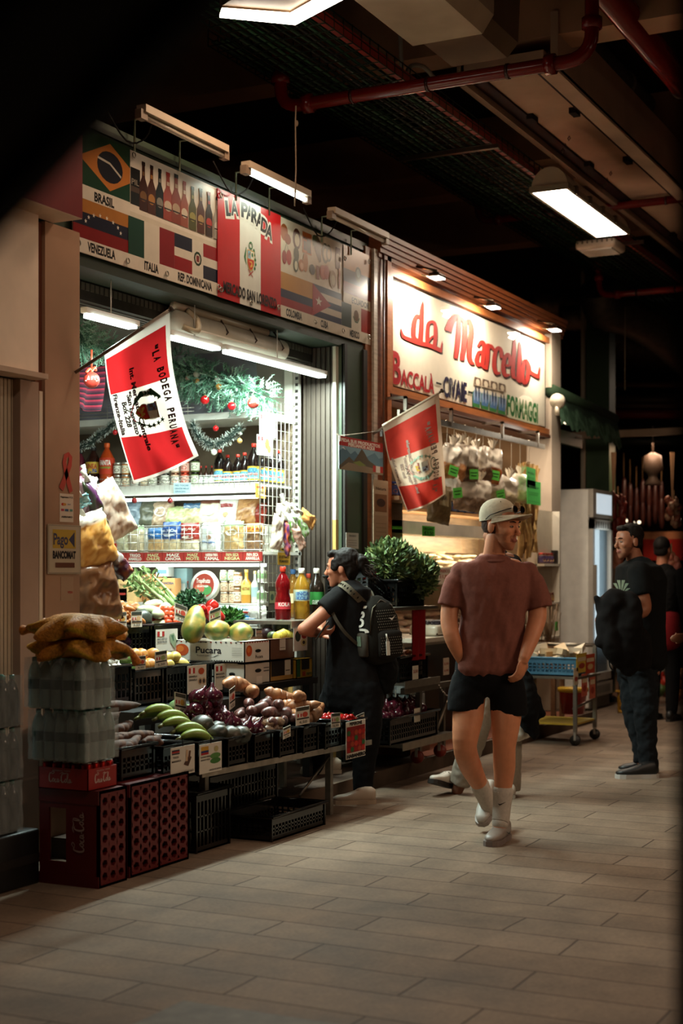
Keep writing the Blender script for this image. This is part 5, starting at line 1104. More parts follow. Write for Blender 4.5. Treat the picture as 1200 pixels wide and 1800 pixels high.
for i,p in enumerate(sp_):
    M=Matrix.Translation(Vector(p))@Euler((.35,.25,-.45)).to_matrix().to_4x4()@Matrix.Scale(1.12,4)
    if 'ban' not in PR: PR['ban']=thing('plantain','green plantain in the hand stacked over the middle of the front row','plantain',banana(0),M,'green plantains in the front row')
    else: dup(PR['ban'],M,None,'green plantains in the front row')
for q,(u,v) in enumerate(((312,1243),(328,1252))): heap('grn',roundf((.055,.045,.045),'#6b8a5c','#8a9c6c'),1,[oy(u,v,4.36)],'smooth green fruit behind the plantains, %s'%('left' if q==0 else 'right'),'fruit','green_fruit',None)
x0,x1,y0,y1,z=inc(3)
heap('squash',roundf((.055,.062,.05),'#23281f','#4a4030','#6b5a3c',.02,8,.06),2,[(x0+.03,y0+.06,z+.05),(x0+.09,y0+.02,z+.035),(x0+.16,y0+.0,z+.03),(x0+.04,y0+.16,z+.09),(x0+.12,y0+.12,z+.06)],'dark ribbed squash in front of the red onions','squash','squash','dark squashes in the front row',(.3,.3,1.5),(.9,1.1))
RO=onion('#4a1420','#2c0c16',1.18)
sp_=pile(x0+.02,inc(4)[1]-.02,y0+.14,y1,z+.09,.088,.09,3,dz=.06,seed=3)+[(inc(4)[0]+.05,y0+.04,z+.04),(inc(4)[0]+.14,y0+.03,z+.03),(inc(4)[0]-.03,y0+.07,z+.08)]
heap('redonion',RO,3,sp_,'dark red onion in the heap in the middle of the front row','onion','red_onion','red onions heaped in the front row',(.5,.5,3),(.9,1.25),2)
x0,x1,y0,y1,z=inc(5); PO=roundf((.038,.03,.028),'#7a5a40','#5a4030','#5a4030',.09)
heap('potato',PO,4,pile(inc(4)[0]+.1,x1,y0,y0+.18,z+.03,.07,.065,2,dz=.035,seed=9),'small brown potato at the front of the root vegetable heap','potato','potato','brown potatoes in the front row',(.4,.4,3),(.85,1.2))
SPD=rootveg('#4a2a26','#6b4038',.17,.033,.1,.12); SPL=rootveg('#8a5a3c','#a8734c',.20,.040,.1,.14)
heap('swd',SPD,4,pile(x0,inc(6)[1],y0+.02,y1,z+.06,.12,.075,3,dz=.045,seed=4),'purple brown sweet potato in the heap behind the card with a green flag','sweet potato','sweet_potato','dark sweet potatoes in the front row',(.2,.3,.6),(.85,1.2))
x0,x1,y0,y1,z=inc(7)
heap('swl',SPL,4,pile(inc(6)[0]+.10,x1,y0+.06,y1+.04,z+.07,.12,.085,3,dz=.055,seed=6)+[(inc(6)[0]+.05,y1,z+.22),(inc(6)[0]+.0,y1+.05,z+.25)],'large pale orange sweet potato near the chilli crate','sweet potato','sweet_potato','pale sweet potatoes in the front row',(.3,.35,.9),(.9,1.35))
x0,x1,y0,y1,z=inc(8)
heap('chili',lambda k:[('fruit',nell((.022,.014,.014),'#a01410','#7c0c0c',.12,3,k,10,7),'gloss'),('stem',MB('#3c5a24').tube([(.02,0,0),(.03,0,.003)],.0015,n=4),'veg')],3,pile(x0-.02,x1,y0,y0+.30,z+.02,.030,.03,2,dz=.018,seed=8),'small red habanero chilli in the crate at the end of the front row','chilli','chilli','red chillies in the end crate',(1,1,3),(.9,1.2))
# steel stand under the front row
st=[]
sm=MB('#8c8478'); xa,xb=6.35,8.05; sm.prism([(xa,fr_y(xa)+.0,.38),(xb,fr_y(xb)+.0,.38),(xb,fr_y(xb)+.0,.40),(xa,fr_y(xa)+.0,.40)],(0,.03,0)); sm.prism([(xa,fr_y(xa)-.005,.375),(xb,fr_y(xb)-.005,.375),(xb,fr_y(xb)-.005,.405),(xa,fr_y(xa)-.005,.405)],(0,.006,0),'#a69c8e')
st.append(('front_rail',sm,'rough_metal')); st.append(('rear_rail',MB('#6b6258').box((xa,4.36,.37),(xb,4.39,.40)),'rough_metal'))
for (x,y) in ((6.45,4.02),(7.66,3.92),(6.45,4.36),(7.9,4.36)): st.append(('leg',MB('#8c8478').box((x,y,.104 if y>4.15 else 0),(x+.035,y+.035,.38)),'rough_metal'))
st.append(('brace',MB('#6b6258').tube([(7.3,3.93,.16),(7.7,3.93,.36)],.008,n=6),'metal')); st.append(('shelf_plate',MB('#1a1613').box((xa,3.99,.385),(xb,4.36,.392)),'satin'))
thing('produce_stand','low steel stand carrying the front row of black crates','stand',st)
# ---- middle row
ZM=.88; YM=4.62
mid=[(187,231,'black crate of garlic and a small card at the left end of the middle row'),(234,287,'black crate of green and orange fruit in the middle row'),(290,330,'black crate of yellow fruit in the middle row'),(333,372,'black crate behind the card with a halved orange fruit'),(376,414,'black crate behind the card with four yellow fruit')]
mx_=[]
for u0,u1,lb in mid:
    x0,x1=oy(u0,1170,YM).x,oy(u1,1170,YM).x; zz=ZM+(.03 if u0==187 else 0); crate(x0+.012,x1-.012,YM,YM+.30,zz-.20,zz,lb); mx_.append((x0+.02,x1-.02,YM+.02,YM+.28,zz))
x0,x1,y0,y1,z=mx_[0]; heap('garlic',garlic,2,pile(x0+.02,x1,y0,y0+.2,z-.01,.05,.05,2,dz=.025,seed=2),'white garlic bulb at the left end of the middle row','garlic','garlic_bulb','garlic in the middle row',(.8,.8,3),(.9,1.1))
x0,x1,y0,y1,z=mx_[1]; GF=roundf((.036,.033,.033),'#5c7a3c','#7a9450')
heap('limeg',GF,2,pile(x0,x0+.10,y0,y0+.22,z,.07,.07,3,dz=.05,seed=5),'round green fruit at the left of the middle row','fruit','green_fruit','green fruit in the middle row')
heap('mango',roundf((.045,.04,.04),'#c08a3c','#b0703a'),3,pile(x0+.11,mx_[2][1]-.08,y0,y0+.22,z+.01,.085,.085,2,dz=.055,seed=7),'round orange yellow fruit in the middle row','fruit','orange_fruit','orange fruit in the middle row')
heap('lemon',roundf((.05,.036,.036),'#c2ae5c','#b8a050'),3,pile(mx_[2][1]-.12,mx_[2][1]+.1,y0,y0+.22,z,.08,.075,2,dz=.04,seed=8),'pale yellow fruit right of the orange ones','fruit','yellow_fruit','pale yellow fruit in the middle row')
solo('shelf_step','black stepped shelf under the middle row of crates','stepped shelf',MB('#0f0d0b').box((6.45,4.46,.60),(7.7,4.95,.675)).box((6.45,4.46,.104),(6.5,4.5,.6)).box((7.6,4.46,.104),(7.65,4.5,.6)).box((6.45,4.9,.104),(6.5,4.95,.6)).box((7.6,4.9,.104),(7.65,4.95,.6)),'satin')
# ---- top row
ZT_=1.10; YT=4.98
tx_=[]
for u0,u1,lb in ((150,213,'black crate of garlic in the top row behind the stacked water'),(216,266,'black crate of ginger and dark squash in the top row'),(269,324,'black crate of white radishes and tomatoes in the top row')):
    x0,x1=oy(u0,1100,YT).x,oy(u1,1100,YT).x; crate(x0+.01,x1-.01,YT,YT+.34,ZT_-.17,ZT_,lb); tx_.append((x0+.02,x1-.02,YT+.02,YT+.32,ZT_))
solo('display_table','dark table carrying the top row of crates','table',MB('#17120e').box((6.7,4.96,.90),(8.4,5.7,.93)).box((6.75,5.0,.104),(6.8,5.05,.9)).box((8.3,5.0,.104),(8.35,5.05,.9)).box((6.75,5.6,.104),(6.8,5.65,.9)).box((8.3,5.6,.104),(8.35,5.65,.9)),'satin')
x0,x1,y0,y1,z=tx_[0]; heap('garlic',garlic,2,pile(x0,x1-.02,y0-.02,y0+.26,z+.0,.055,.055,3,dz=.032,seed=12),'white garlic bulb in the top row crate nearest the left pillar','garlic','garlic_bulb','garlic in the top row',(.8,.8,3),(.95,1.25))
x0,x1,y0,y1,z=tx_[1]
def ginger(k):
    rr=random.Random(k); m=MB(); 
    for q in range(4): m.join(nell((.035,.016,.015),'#b8753c','#a0622f',.1,3,k*4+q,10,8),Matrix.Translation((.03*q-.05,.012*rr.uniform(-1,1),.006*q))@Euler((0,rr.uniform(-.5,.5),rr.uniform(-.9,.9))).to_matrix().to_4x4())
    return [('root',m,'veg')]
heap('ginger',ginger,3,pile(tx_[0][1]-.12,x0+.20,y0-.01,y0+.26,z+.01,.08,.06,3,dz=.035,seed=13),'orange ginger root in the top row behind two small cards','ginger','ginger_root','ginger in the top row',(.3,.3,1),(.95,1.3))
for q,(u,v) in enumerate(((215,1072),(230,1068),(206,1066))): heap('swo',roundf((.055,.045,.04),'#c08454','#a86c40',nz=.12),2,[oy(u,v,5.2)],'round orange root behind the ginger, %s'%['left','right','middle'][q],'root vegetable','orange_root',None)
heap('dsq',roundf((.075,.075,.065),'#2a2f26','#3c4034','#6b5a3c',.02,9,.04),1,[oy(247,1091,5.08)],'dark green round squash in the top row','squash','squash',None,(1.2,.2,.3),(1,1))
WR=roundf((.10,.035,.035),'#c2c4a4','#a9b48c',nz=.05,mt='gloss')
x0,x1,y0,y1,z=tx_[2]
for q,(u,v,rz) in enumerate(((283,1098,.2),(278,1080,-.3),(262,1072,.3),(300,1088,.9),(270,1062,.5),(290,1069,0))): heap('radish',WR,2,[oy(u,v,5.05+.05*(q//2))],'long white radish wrapped in clear film in the top row','radish','wrapped_radish','white wrapped radishes in the top row',(.1,.1,.5),(.8,1.1),q)
TO=roundf((.022,.021,.021),'#b03a22','#c0502c',mt='gloss')
heap('tomato',TO,2,pile(oy(294,1095,5.0).x,oy(327,1095,5.0).x,5.0,5.25,z+.005,.042,.042,4,dz=.026,seed=15),'small orange red tomato in the top row in front of the celery','tomato','tomato','tomatoes in the top row',(1,1,3),(.9,1.2))
# celery
cm=MB('#a9b884'); lf=MB()
rr=random.Random(3); b0=oy(322,1085,5.2)
for k in range(16):
    a_=b0+Vector((rr.uniform(-.06,.03),rr.uniform(-.04,.04),rr.uniform(-.03,.03))); e=oy(240+rr.uniform(-8,38),1010+rr.uniform(0,30),5.35+rr.uniform(-.05,.1)); md=a_.lerp(e,.5)+Vector((0,0,.02*rr.random()))
    cm.tube(smooth([a_,md,e],4),[.013,.013,.012,.012,.011,.009,.008,.007,.005],'#a8b880' if k%2 else '#8ea668',8)
    for q in range(14):
        p=e+(e-md).normalized()*rr.uniform(-.08,.08)+Vector((rr.gauss(0,.03),rr.gauss(0,.03),rr.gauss(0,.02))); d=Vector((rr.gauss(0,1),rr.gauss(0,1),rr.gauss(0,1))).normalized()*.025; s1=d.cross(Vector((.2,.9,.3)))*.5; lf.add([p-d,p+s1,p+d,p-s1],[(0,1,2,3)],cols=[hx(rr.choice(['#86a062','#a8b87c','#6b8a4c']))]*4)
thing('celery_bunch','large bunch of pale green celery leaning back over the tomatoes','celery',[('stalks',cm,'veg'),('leaves',lf,'leaf')])
def leafbunch(c,r,n,cols,lab,cat,name,seed=1,sz=.022,stemz=.15,down=0):
    rr=random.Random(seed); lf=MB(); stm=MB('#4f6a34')
    for k in range(n):
        d=Vector((rr.gauss(0,1),rr.gauss(0,1),rr.gauss(0,1))).normalized(); q=rr.random()**.4; p=c+Vector((d.x*r[0]*q,d.y*r[1]*q,d.z*r[2]*q)); u=(d+Vector((rr.gauss(0,.5),rr.gauss(0,.5),.5))).normalized()*sz*rr.uniform(.7,1.4); s1=u.cross(Vector((rr.gauss(0,1),rr.gauss(0,1),rr.gauss(0,1)))).normalized()*u.length*.5; f=u.cross(s1).normalized()*sz*.2
        cc=hx(rr.choice(cols)); lf.add([p-u,p-u*.2+s1,p+u,p-u*.2-s1,p+f],[(0,1,4),(1,2,4),(2,3,4),(3,0,4)],cols=[cc]*5)
    for k in range(14): a_=c+Vector((rr.gauss(0,.015),rr.gauss(0,.015),-r[2]-stemz*.5)); stm.tube([a_,c+Vector((rr.uniform(-1,1)*r[0]*.5,rr.uniform(-1,1)*r[1]*.5,0))],.0025,n=4)
    thing(name,lab,cat,[('leaves',lf,'leaf'),('stalks',stm,'veg')])
leafbunch(oy(335,1054,5.15),(.12,.1,.07),700,['#2f5a34','#1f4026','#41704a','#2a4a2a'],'dark green parsley bunch behind the long papaya','parsley','parsley_bunch',1,.014)
leafbunch(oy(402,1086,5.0),(.11,.1,.075),420,['#3c6a2c','#2c5222','#55803a'],'bright green coriander bunch behind the round papayas','coriander','coriander_bunch',2,.02)
# papayas
for q,(u,v,Y,r,e,lb) in enumerate(((341,1097,4.75,(.125,.068,.068),(0,-.95,.3),'long papaya standing at a slant over the fruit carton'),(380,1109,4.72,(.085,.078,.062),(.1,.25,1.0),'round papaya in the middle of the three'),(423,1111,4.6,(.088,.075,.060),(0,-.15,.5),'rightmost papaya on the white fruit carton'))):
    m=nell(r,'#55682c','#a8883c',.05,1.6,q+3,24,16,5,.02,taper=-.12,kcol=7); s_=MB('#5c5a30').tube([(r[0]*.95,0,0),(r[0]*1.03,0,0)],[.012,.01],n=8); 
    if q==0: s_.ell((0,0,0),.0001)
    P_=oy(u,v,Y); thing('papaya',lb,'papaya',[('fruit',m,'veg'),('stem',s_,'veg')],Matrix.Translation(P_)@Euler(e).to_matrix().to_4x4())
heap('pepper',roundf((.045,.04,.04),'#a82018','#8c1412','#3c6a2c',.05,4,.10,'gloss'),2,[oy(352,1073,4.9),oy(368,1078,4.88),oy(384,1084,4.9),oy(372,1066,4.98)],'red bell pepper between the papayas and the parsley','bell pepper','red_pepper','red peppers behind the papayas',(1,1,3),(.9,1.1))
# cartons under the papayas
def carton(x0,x1,y0,y1,z0,z1,c,lab,pX=(),pY=(),holeX=None,holeY=None):
    b=MB(c); t=.006; b.box((x0,y0,z0),(x1,y1,z0+t)); 
    for (a_,q) in (((x0,y0,z0),(x1,y0+t,z1)),((x0,y1-t,z0),(x1,y1,z1)),((x0,y0,z0),(x0+t,y1,z1)),((x1-t,y0,z0),(x1,y1,z1))): b.box(a_,q)
    for q in (y0,y1-.05): b.box((x0,q,z1-t),(x1,q+.05,z1))
    parts=[]
    SX_=Sheet(lambda a_,z,l: Vector((x0-.001-l,y1-(y1-y0)*a_,z0+(z1-z0)*z))); SY_=Sheet(lambda a_,z,l: Vector((x0+(x1-x0)*a_,y0-.001-l,z0+(z1-z0)*z)))
    for S,pr in ((SX_,pX),(SY_,pY)):
        for p in pr:
            if p[0]=='t': S.text(*p[1:7],p[7] if len(p)>7 else .02)
            elif p[0]=='r': S.rect(*p[1:])
            elif p[0]=='e': S.ell(*p[1:])
            elif p[0]=='s': S.stroke(*p[1:])
    if holeX: SX_.ell(holeX[0],holeX[1],holeX[2],holeX[3],'#0a0806')
    if holeY: SY_.ell(holeY[0],holeY[1],holeY[2],holeY[3],'#0a0806')
    sub_=[]
    if SX_.m.v: sub_.append(('carton_print',SX_.m,'paper'))
    if SY_.m.v: sub_.append(('carton_print',SY_.m,'paper'))
    return thing('fruit_carton',lab,'carton',[('carton_body',b,'paper',sub_)])
xc0=7.58; ztp=1.003
deco=[('e',.045+.07*k+.0,.93,.014,.035,'#8c2a1c' if k%2 else '#2a2a2a') for k in range(14)]+[('e',.55+.035*k,.07,.012,.04,'#2a2420') for k in range(13)]+[('r',.30+.02*k,.9,.312+.02*k,.97,'#3a3a3a') for k in range(8)]
carton(7.58,7.88,4.45,4.95,.874,ztp,'#cfc8bc','white fruit carton printed with a mango and large black lettering',
  pX=[('e',.12,.55,.10,.28,'#b84a1c'),('e',.10,.6,.05,.15,'#d0702c'),('t','Pucara',.32,.42,.68,.30,'#1c1820'),('s',[(.52,.22),(.58,.25),(.64,.36)],[.005,.02,.01],'#1c1820'),('t','Premium quality',.34,.28,.52,.06,'#6a625a')]+deco+[('r',.83,.35+.08*k,.97,.37+.08*k,'#8a8278') for k in range(5)],
  pY=[('e',.17,.55,.12,.26,'#b84a1c'),('e',.15,.6,.06,.14,'#d0702c'),('t','Pucara',.42,.18,.72,.14,'#4a4440')]+[('e',.1+.1*k,.93,.03,.035,'#8c2a1c') for k in range(9)],holeY=(.52,.52,.12,.08))
carton(7.885,8.2,4.45,4.9,.874,ztp,'#5c3a24','brown fruit carton right of the white printed one',pY=[('r',.38,.45,.62,.98,'#c9bfae'),('r',.4,.55,.6,.58,'#6a5c50')])
carton(7.60,7.90,4.46,4.9,.74,.87,'#c4bcae','plain white carton under the printed one',pY=[('r',.74,.55,.96,.6,'#4a4440'),('r',.74,.7,.96,.74,'#4a4440'),('r',.45,.0,.68,.36,'#d8d0c2')],pX=[('e',.8,.5,.05,.08,'#0a0806')],holeY=(.52,.62,.13,.09))
carton(7.905,8.2,4.46,4.9,.74,.87,'#a57c3c','yellow edged carton with a dark side under the brown one',pY=[('r',.04,.25,.98,.97,'#1c1510'),('r',.62,.25,.88,.98,'#b9ad98'),('r',.66,.45,.84,.5,'#3c342c')])
carton(8.21,8.42,4.44,4.8,.74,.865,'#b58f2c','yellow carton with green end beside the woman',pY=[('r',.0,.1,.22,1,'#2c5a2c'),('r',.3,.45,.8,.95,'#1c140e'),('r',.35,.12,.55,.35,'#a8401c'),('t','mango',.6,.15,.95,.2,'#2a5a2c')])
solo('carton_stand','dark stand under the stacked fruit cartons','stand',MB('#0f0d0b').box((7.56,4.42,.70),(8.46,4.96,.74)).box((7.6,4.9,.104),(7.65,4.95,.7)).box((8.38,4.9,.104),(8.43,4.95,.7)).box((8.38,4.44,.104),(8.43,4.49,.7)).box((7.7,4.44,.104),(7.75,4.49,.7)),'satin')
# fruit on the cartons, right half
for q,(u,v,Y,r,c,c2,lb) in enumerate(((494,1102,4.6,(.062,.05,.048),'#2f3a26','#46502f','dark green avocado on the brown carton, left'),(523,1104,4.55,(.05,.042,.04),'#3c4a38','#55604a','dull green avocado under the woman\'s elbow'),(470,1112,4.65,(.045,.042,.035),'#2a1c20','#40282c','dark purple passion fruit left of the avocado'),(479,1118,4.55,(.04,.035,.03),'#3a4428','#4f5a34','small green fruit in front of the dark purple one'))):
    heap('av%d'%q,roundf(r,c,c2),1,[oy(u,v,Y)],lb,'fruit','avocado' if q<2 else 'passion_fruit',None,(.2,.3,.6),(1,1))
m=MB()
for k in range(9): a_=(k-4)*.022; m.join(nell((.012,.03,.035),'#c0a83c','#d0bc50',.05,3,k,12,8),Matrix.Translation((a_,0,-.004*abs(k-4)))); 
thing('cut_squash','yellow ridged squash slice beside the avocados','squash',[('flesh',m,'veg')],Matrix.Translation(oy(498,1115,4.5)))
# drink bottles on the steel counter
ct=MB('#8f8a82').box((8.17,4.46,1.085),(8.97,4.88,1.107)); ct.box((8.17,4.455,1.06),(8.97,4.462,1.107),'#a8a298'); 
for x in (8.5,8.93): ct.box((x,4.8,.104),(x+.03,4.83,1.085))
ct.box((8.5,4.5,.104),(8.53,4.53,1.085))
thing('steel_counter','narrow steel counter the drink bottles stand on','counter',(ct,'metal'))
bs=[(497,1090,4.66,.345,.052,'#8c1418','#b8323a','#c03018',1,'liquid',(.20,.33),(('KOLA','#e0ccc4',.5,.2),),'tall red soda bottle with a waist on the steel counter'),(515,1088,4.82,.33,.05,'#a8742c','#c9b88c','#3c6aa0',0,'liquid',(.3,.5),None,'orange drink bottle with a blue cap behind the yellow one'),
 (530,1088,4.60,.335,.054,'#b5862c','#bcc0a0','#d8d4c8',0,'liquid',(.36,.58),(('INCA','#3c5a8c',.3,.15),('KOLA','#3c5a8c',.3,-.25)),'yellow soda bottle with white cap and a pale label'),(542,1086,4.8,.30,.042,'#a07840','#b8a080','#c0442c',0,'liquid',(.3,.5),None,'small bottle with a red cap between the yellow and dark ones'),
 (556,1086,4.58,.335,.053,'#1c140e','#2c7a34','#d8d4c8',0,'gloss',(.28,.53),(('GUARANA','#d8dcd0',.3,-.3),),'dark soda bottle with green label and white cap'),(583,1080,4.72,.32,.055,'#9cb4bc','#8cc0cc','#b8442c',0,'liquid',(.3,.55),(('MISIA','#2c5a6a',.3,0),),'clear water bottle with pale blue label by the woman\'s face')]
for k,(u,v,Y,h,r,body,lab,cap,sh,km,lz,tx,lb) in enumerate(bs):
    x=oy(u,900,Y).x; place('soda%d'%k,mk_bottle(h,r,body,lab,cap,lz,km,tx,24,sh,lab2='#7fa3b4' if k==2 else None),TR((x,Y,1.107),-2.45),lb,'bottle','soda_bottle')
p=oy(556,1055,4.52)
for q,(u,w_,h_) in enumerate(((478,12,42),)): cardY(u,1052,w_,h_,4.84,'#3a3328',[('r',.1,.3,.9,.8,'#6a6a4a'),('e',.5,.55,.25,.14,'#2a3a2a')],'narrow dark packet left of the red soda bottle',name='packet')
cardY(512,1042,18,18,4.88,'#c8b8a4',flagp(.1,.5,.4,.4)+[('r',.1,.2,.9,.3,T)],'small flag card behind the red soda bottle',name='price_card')
# ---- price cards on the stand
def pic_yuca(cx,cy): return [('s',[(cx-.1,cy-.15),(cx,cy-.2),(cx+.15,cy+.05)],[.12,.22,.14],'#4a3022'),('s',[(cx,cy-.1),(cx+.02,cy+.3)],.08,'#c0a080'),('s',[(cx+.1,cy),(cx+.14,cy+.25)],.08,'#5c3c2a')]
YC=fr_y(6.4)-.025
cardY(321,1341,42,51,YC,'#c9c0b2',[('r',.04,.86,.36,.91,'#1c2030'),('r',.04,.80,.36,.86,'#9c2420'),('r',.04,.75,.36,.79,'#1c2030'),('t','YUCA',.08,.62,.32,.06,T),('t','MANDIOCA',.04,.48,.42,.06,T),('r',.45,.13,.95,.135,T),('t','ORIGEN COSTARICA',.42,.06,.96,.05,T)]+pic_yuca(.65,.55),'white card with a cassava picture clipped to the front row',clip=.03)
cardY(370,1336,39,52,YC,'#c9c0b2',[('r',.06,.78,.4,.92,'#b88a2c'),('r',.06,.71,.4,.78,'#22305c'),('r',.06,.64,.4,.71,'#9c2420'),('t','PLATANO VERDE',.05,.54,.46,.05,T),('t','BANANO VERDE',.05,.44,.46,.05,T),('t','ORIGEN ECUADOR',.42,.06,.96,.05,T),('e',.7,.55,.24,.10,'#4f7a3c'),('e',.7,.38,.24,.10,'#3c6a30'),('e',.74,.78,.1,.1,'#a89c6c')],'white card with green bananas clipped to the front row',clip=.03)
YC2=YM-.03
cardY(293,1129,38,44,YT-.05,'#cfc7ba',cd('MAIZ CHOCLO','MAZORCA PERUANA',[('s',[(.72,.8),(.8,.5),(.85,.2)],[.22,.3,.03],'#8a9a7c'),('s',[(.75,.75),(.8,.5)],[.14,.05],'#4a6a50')]),'white card with a pale corn cob, top row')
cardY(346,1196,33,50,YC2,'#cfc6b6',cd('GRANADILLA','GRANADILLA',[('e',.72,.78,.16,.12,'#a8441c'),('e',.66,.42,.12,.13,'#b89c7c'),('e',.85,.42,.12,.13,'#b89c7c'),('e',.66,.42,.07,.08,'#4a3c34'),('e',.85,.42,.07,.08,'#4a3c34')]),'white card with a halved orange fruit on the middle row')
cardY(394,1191,33,46,YC2,'#cfc6b6',cd('MARACUYA','FRUTO DE PASION',[('e',.68,.75,.11,.14,'#b8963c'),('e',.87,.75,.11,.14,'#b8963c'),('e',.68,.4,.10,.16,'#a87c3c'),('e',.87,.4,.10,.16,'#a87c3c')]),'white card with four yellow fruit on the middle row')
cardY(528,1125,24,40,4.42,'#cfc6b8',[('e',.3,.65,.2,.24,'#1f2a1c'),('e',.75,.66,.2,.14,'#8c2418'),('e',.72,.36,.22,.16,'#c0b078'),('e',.72,.36,.1,.08,'#3a2a1c')],'white card with avocado pictures at the end of the cartons')
cardY(625,1303,34,66,fr_y(8.0)-.02,'#c9c0b2',[('t','PEPERONE',.18,.89,.82,.08,BLK,.06),('r',.03,.16,.97,.86,'#7c1412')]+[('e',.12+.19*(k%5),.24+.15*(k//5),.09,.07,['#a01a14','#8c1614','#b02a1c','#2c5a2c','#9c3c20'][(k*3+k//5)%5]) for k in range(20)]+[('t','HABANERO',.02,.03,.98,.09,BLK,.06)],'white card of red peppers with HABANERO in black, in front of the woman')
sm_=[(213,1090,19,28,YT-.02,'left small card among the garlic'),(240,1089,19,28,YT-.02,'small card with a red flag in front of the ginger'),(318,1078,22,30,YT-.05,'small tilted card among the tomatoes'),(378,1083,20,26,4.78,'small tilted card on the red peppers'),(195,1148,15,22,YM-.01,'small tilted card in the middle row garlic'),(217,1150,15,20,YM-.01,'small upright card in the middle row garlic'),(247,1165,18,24,YM-.02,'small card in front of the green fruit'),(283,1158,21,28,YM-.02,'small green bordered card in front of the orange fruit'),(317,1236,20,36,4.3,'small card behind the plantains'),(455,1112,11,14,4.44,'tiny red and white card on the carton edge'),(532,1260,24,32,fr_y(7.5)-.0,'small card with a green flag on the sweet potatoes'),(590,1266,16,26,fr_y(7.8)-.01,'small card with an orange picture near the chilli crate'),(504,1287,13,20,fr_y(7.3)-.02,'tiny tilted card on the potato crate'),(633,1262,14,14,fr_y(8)+.05,'tiny tilted card in the chillies'),(408,1227,10,36,4.3,'narrow card stuck in the red onions')]
for k,(u,v,w_,h_,Y,lb) in enumerate(sm_):
    pr=[('r',.05,.78,.95,.97,'#2a3028' if k%2 else '#3c3a30'),('e',.65,.55,.2,.15,['#b88a3c','#c09a70','#b0402c','#8a9a5c'][k%4]),('r',.05,.30,.95,.38,T),('t','%d,50'%(2+k%4),.2,.08,.8,.14,'#6a6258')]+flagp(.1,.45,.3,.18)
    cardY(u,v,w_,h_,Y,'#c6bdae',pr,lb,tilt=[0,0,-4,4,-3,0,1,2,-2,0,0,1,3,3,4][k])
# ================================================================ LEFT: bags on the pillar, water, bottle crates
def hangbag(u,v,w_,h_,Y,cf,lab,prints=(),tilt=0,seed=1,lump=.011,tk=.12,rz=-.55,cat='bag'):
    p=oy(u,v,Y); pr=mk_bag(w_,h_,tk,cf,prints=prints,seed=seed,lump=lump)(); 
    nk=MB('#c9c2b4').tube([(0,0,h_-.01),(.005,0,h_+.03),(-.01,.0,h_+.06)],[.02,.008,.016],n=8); pr.append(('bag_neck',nk,'vinyl'))
    return thing('snack_bag',lab,cat,pr,Matrix.Translation(p)@Euler((0,tilt,rz)).to_matrix().to_4x4()@Matrix.Translation((0,0,-h_/2)))
hangbag(148,878,.15,.26,4.95,speck('#8c5a6a','#b09aa0',30),'clear snack bag with a pink top, half hidden by the left pillar',seed=50)
hangbag(190,900,.24,.33,4.9,speck('#a88870','#d8c6b4',46,None),'big clear bag of puffed grain hanging behind the left pillar',seed=51,tilt=-.5,lump=.014,tk=.16)
hangbag(168,890,.06,.30,4.86,speck('#3a4424','#5c2a5c',6),'narrow green and purple packet on the puffed grain bag',seed=57,tilt=-.35)
hangbag(160,950,.25,.30,4.84,speck('#b87c34','#d8a860',30,'#d0c8bc',.78),'clear bag of golden crisps hanging by the left pillar',seed=52,tilt=-.35,lump=.016,tk=.16)
hangbag(166,1040,.28,.36,4.84,speck('#5c3a24','#84593a',80),'large bag of brown nuts standing beside the garlic',seed=53,tilt=-.2,lump=.014,tk=.2)
hangbag(205,988,.09,.22,4.8,speck('#4a2440','#8c4a2c',8,'#a8a09c',.5),'purple snack packet hanging at a slant over the nuts',seed=54,tilt=-.75)
hangbag(143,882,.10,.07,4.82,speck('#5ca0a8','#9cc4c8',10),'small turquoise and white tag on the crisps bag',seed=55,tilt=-.4,tk=.01)
for k,(u,v,w_,h_,tl,cf,lb) in enumerate(((499,918,.13,.26,-.08,speck('#b8a898','#dcd2c6',30),'clear bag of white puffs hanging on the wire grid, leftmost'),(487,935,.10,.24,.15,speck('#b09c88','#cfc0b0',34),'clear bag of pale rings hanging lower on the wire grid'),(503,945,.035,.25,-.12,speck('#4a2a5c','#c05c2c',10),'narrow purple packet hanging between the snack bags'),(514,925,.075,.22,-.35,speck('#6b9a3c','#c9c8bc',9,'#d8d4cc',.8),'green and white crisps packet, first of two'),(530,920,.06,.20,-.6,speck('#6b9a3c','#c9c8bc',9,'#d8d4cc',.8),'green and white crisps packet, second and more slanted'),(540,912,.09,.16,-1.05,speck('#b8743c','#c99858',30),'bag of orange corn snacks sticking out to the right'),(525,945,.07,.17,-.5,speck('#b8a090','#a8705c',20),'clear packet hanging lowest right of the purple one'))):
    hangbag(u,v,w_,h_,4.84-.02*k,cf,lb,seed=60+k,tilt=tl,lump=.009,tk=.05,rz=-.3)
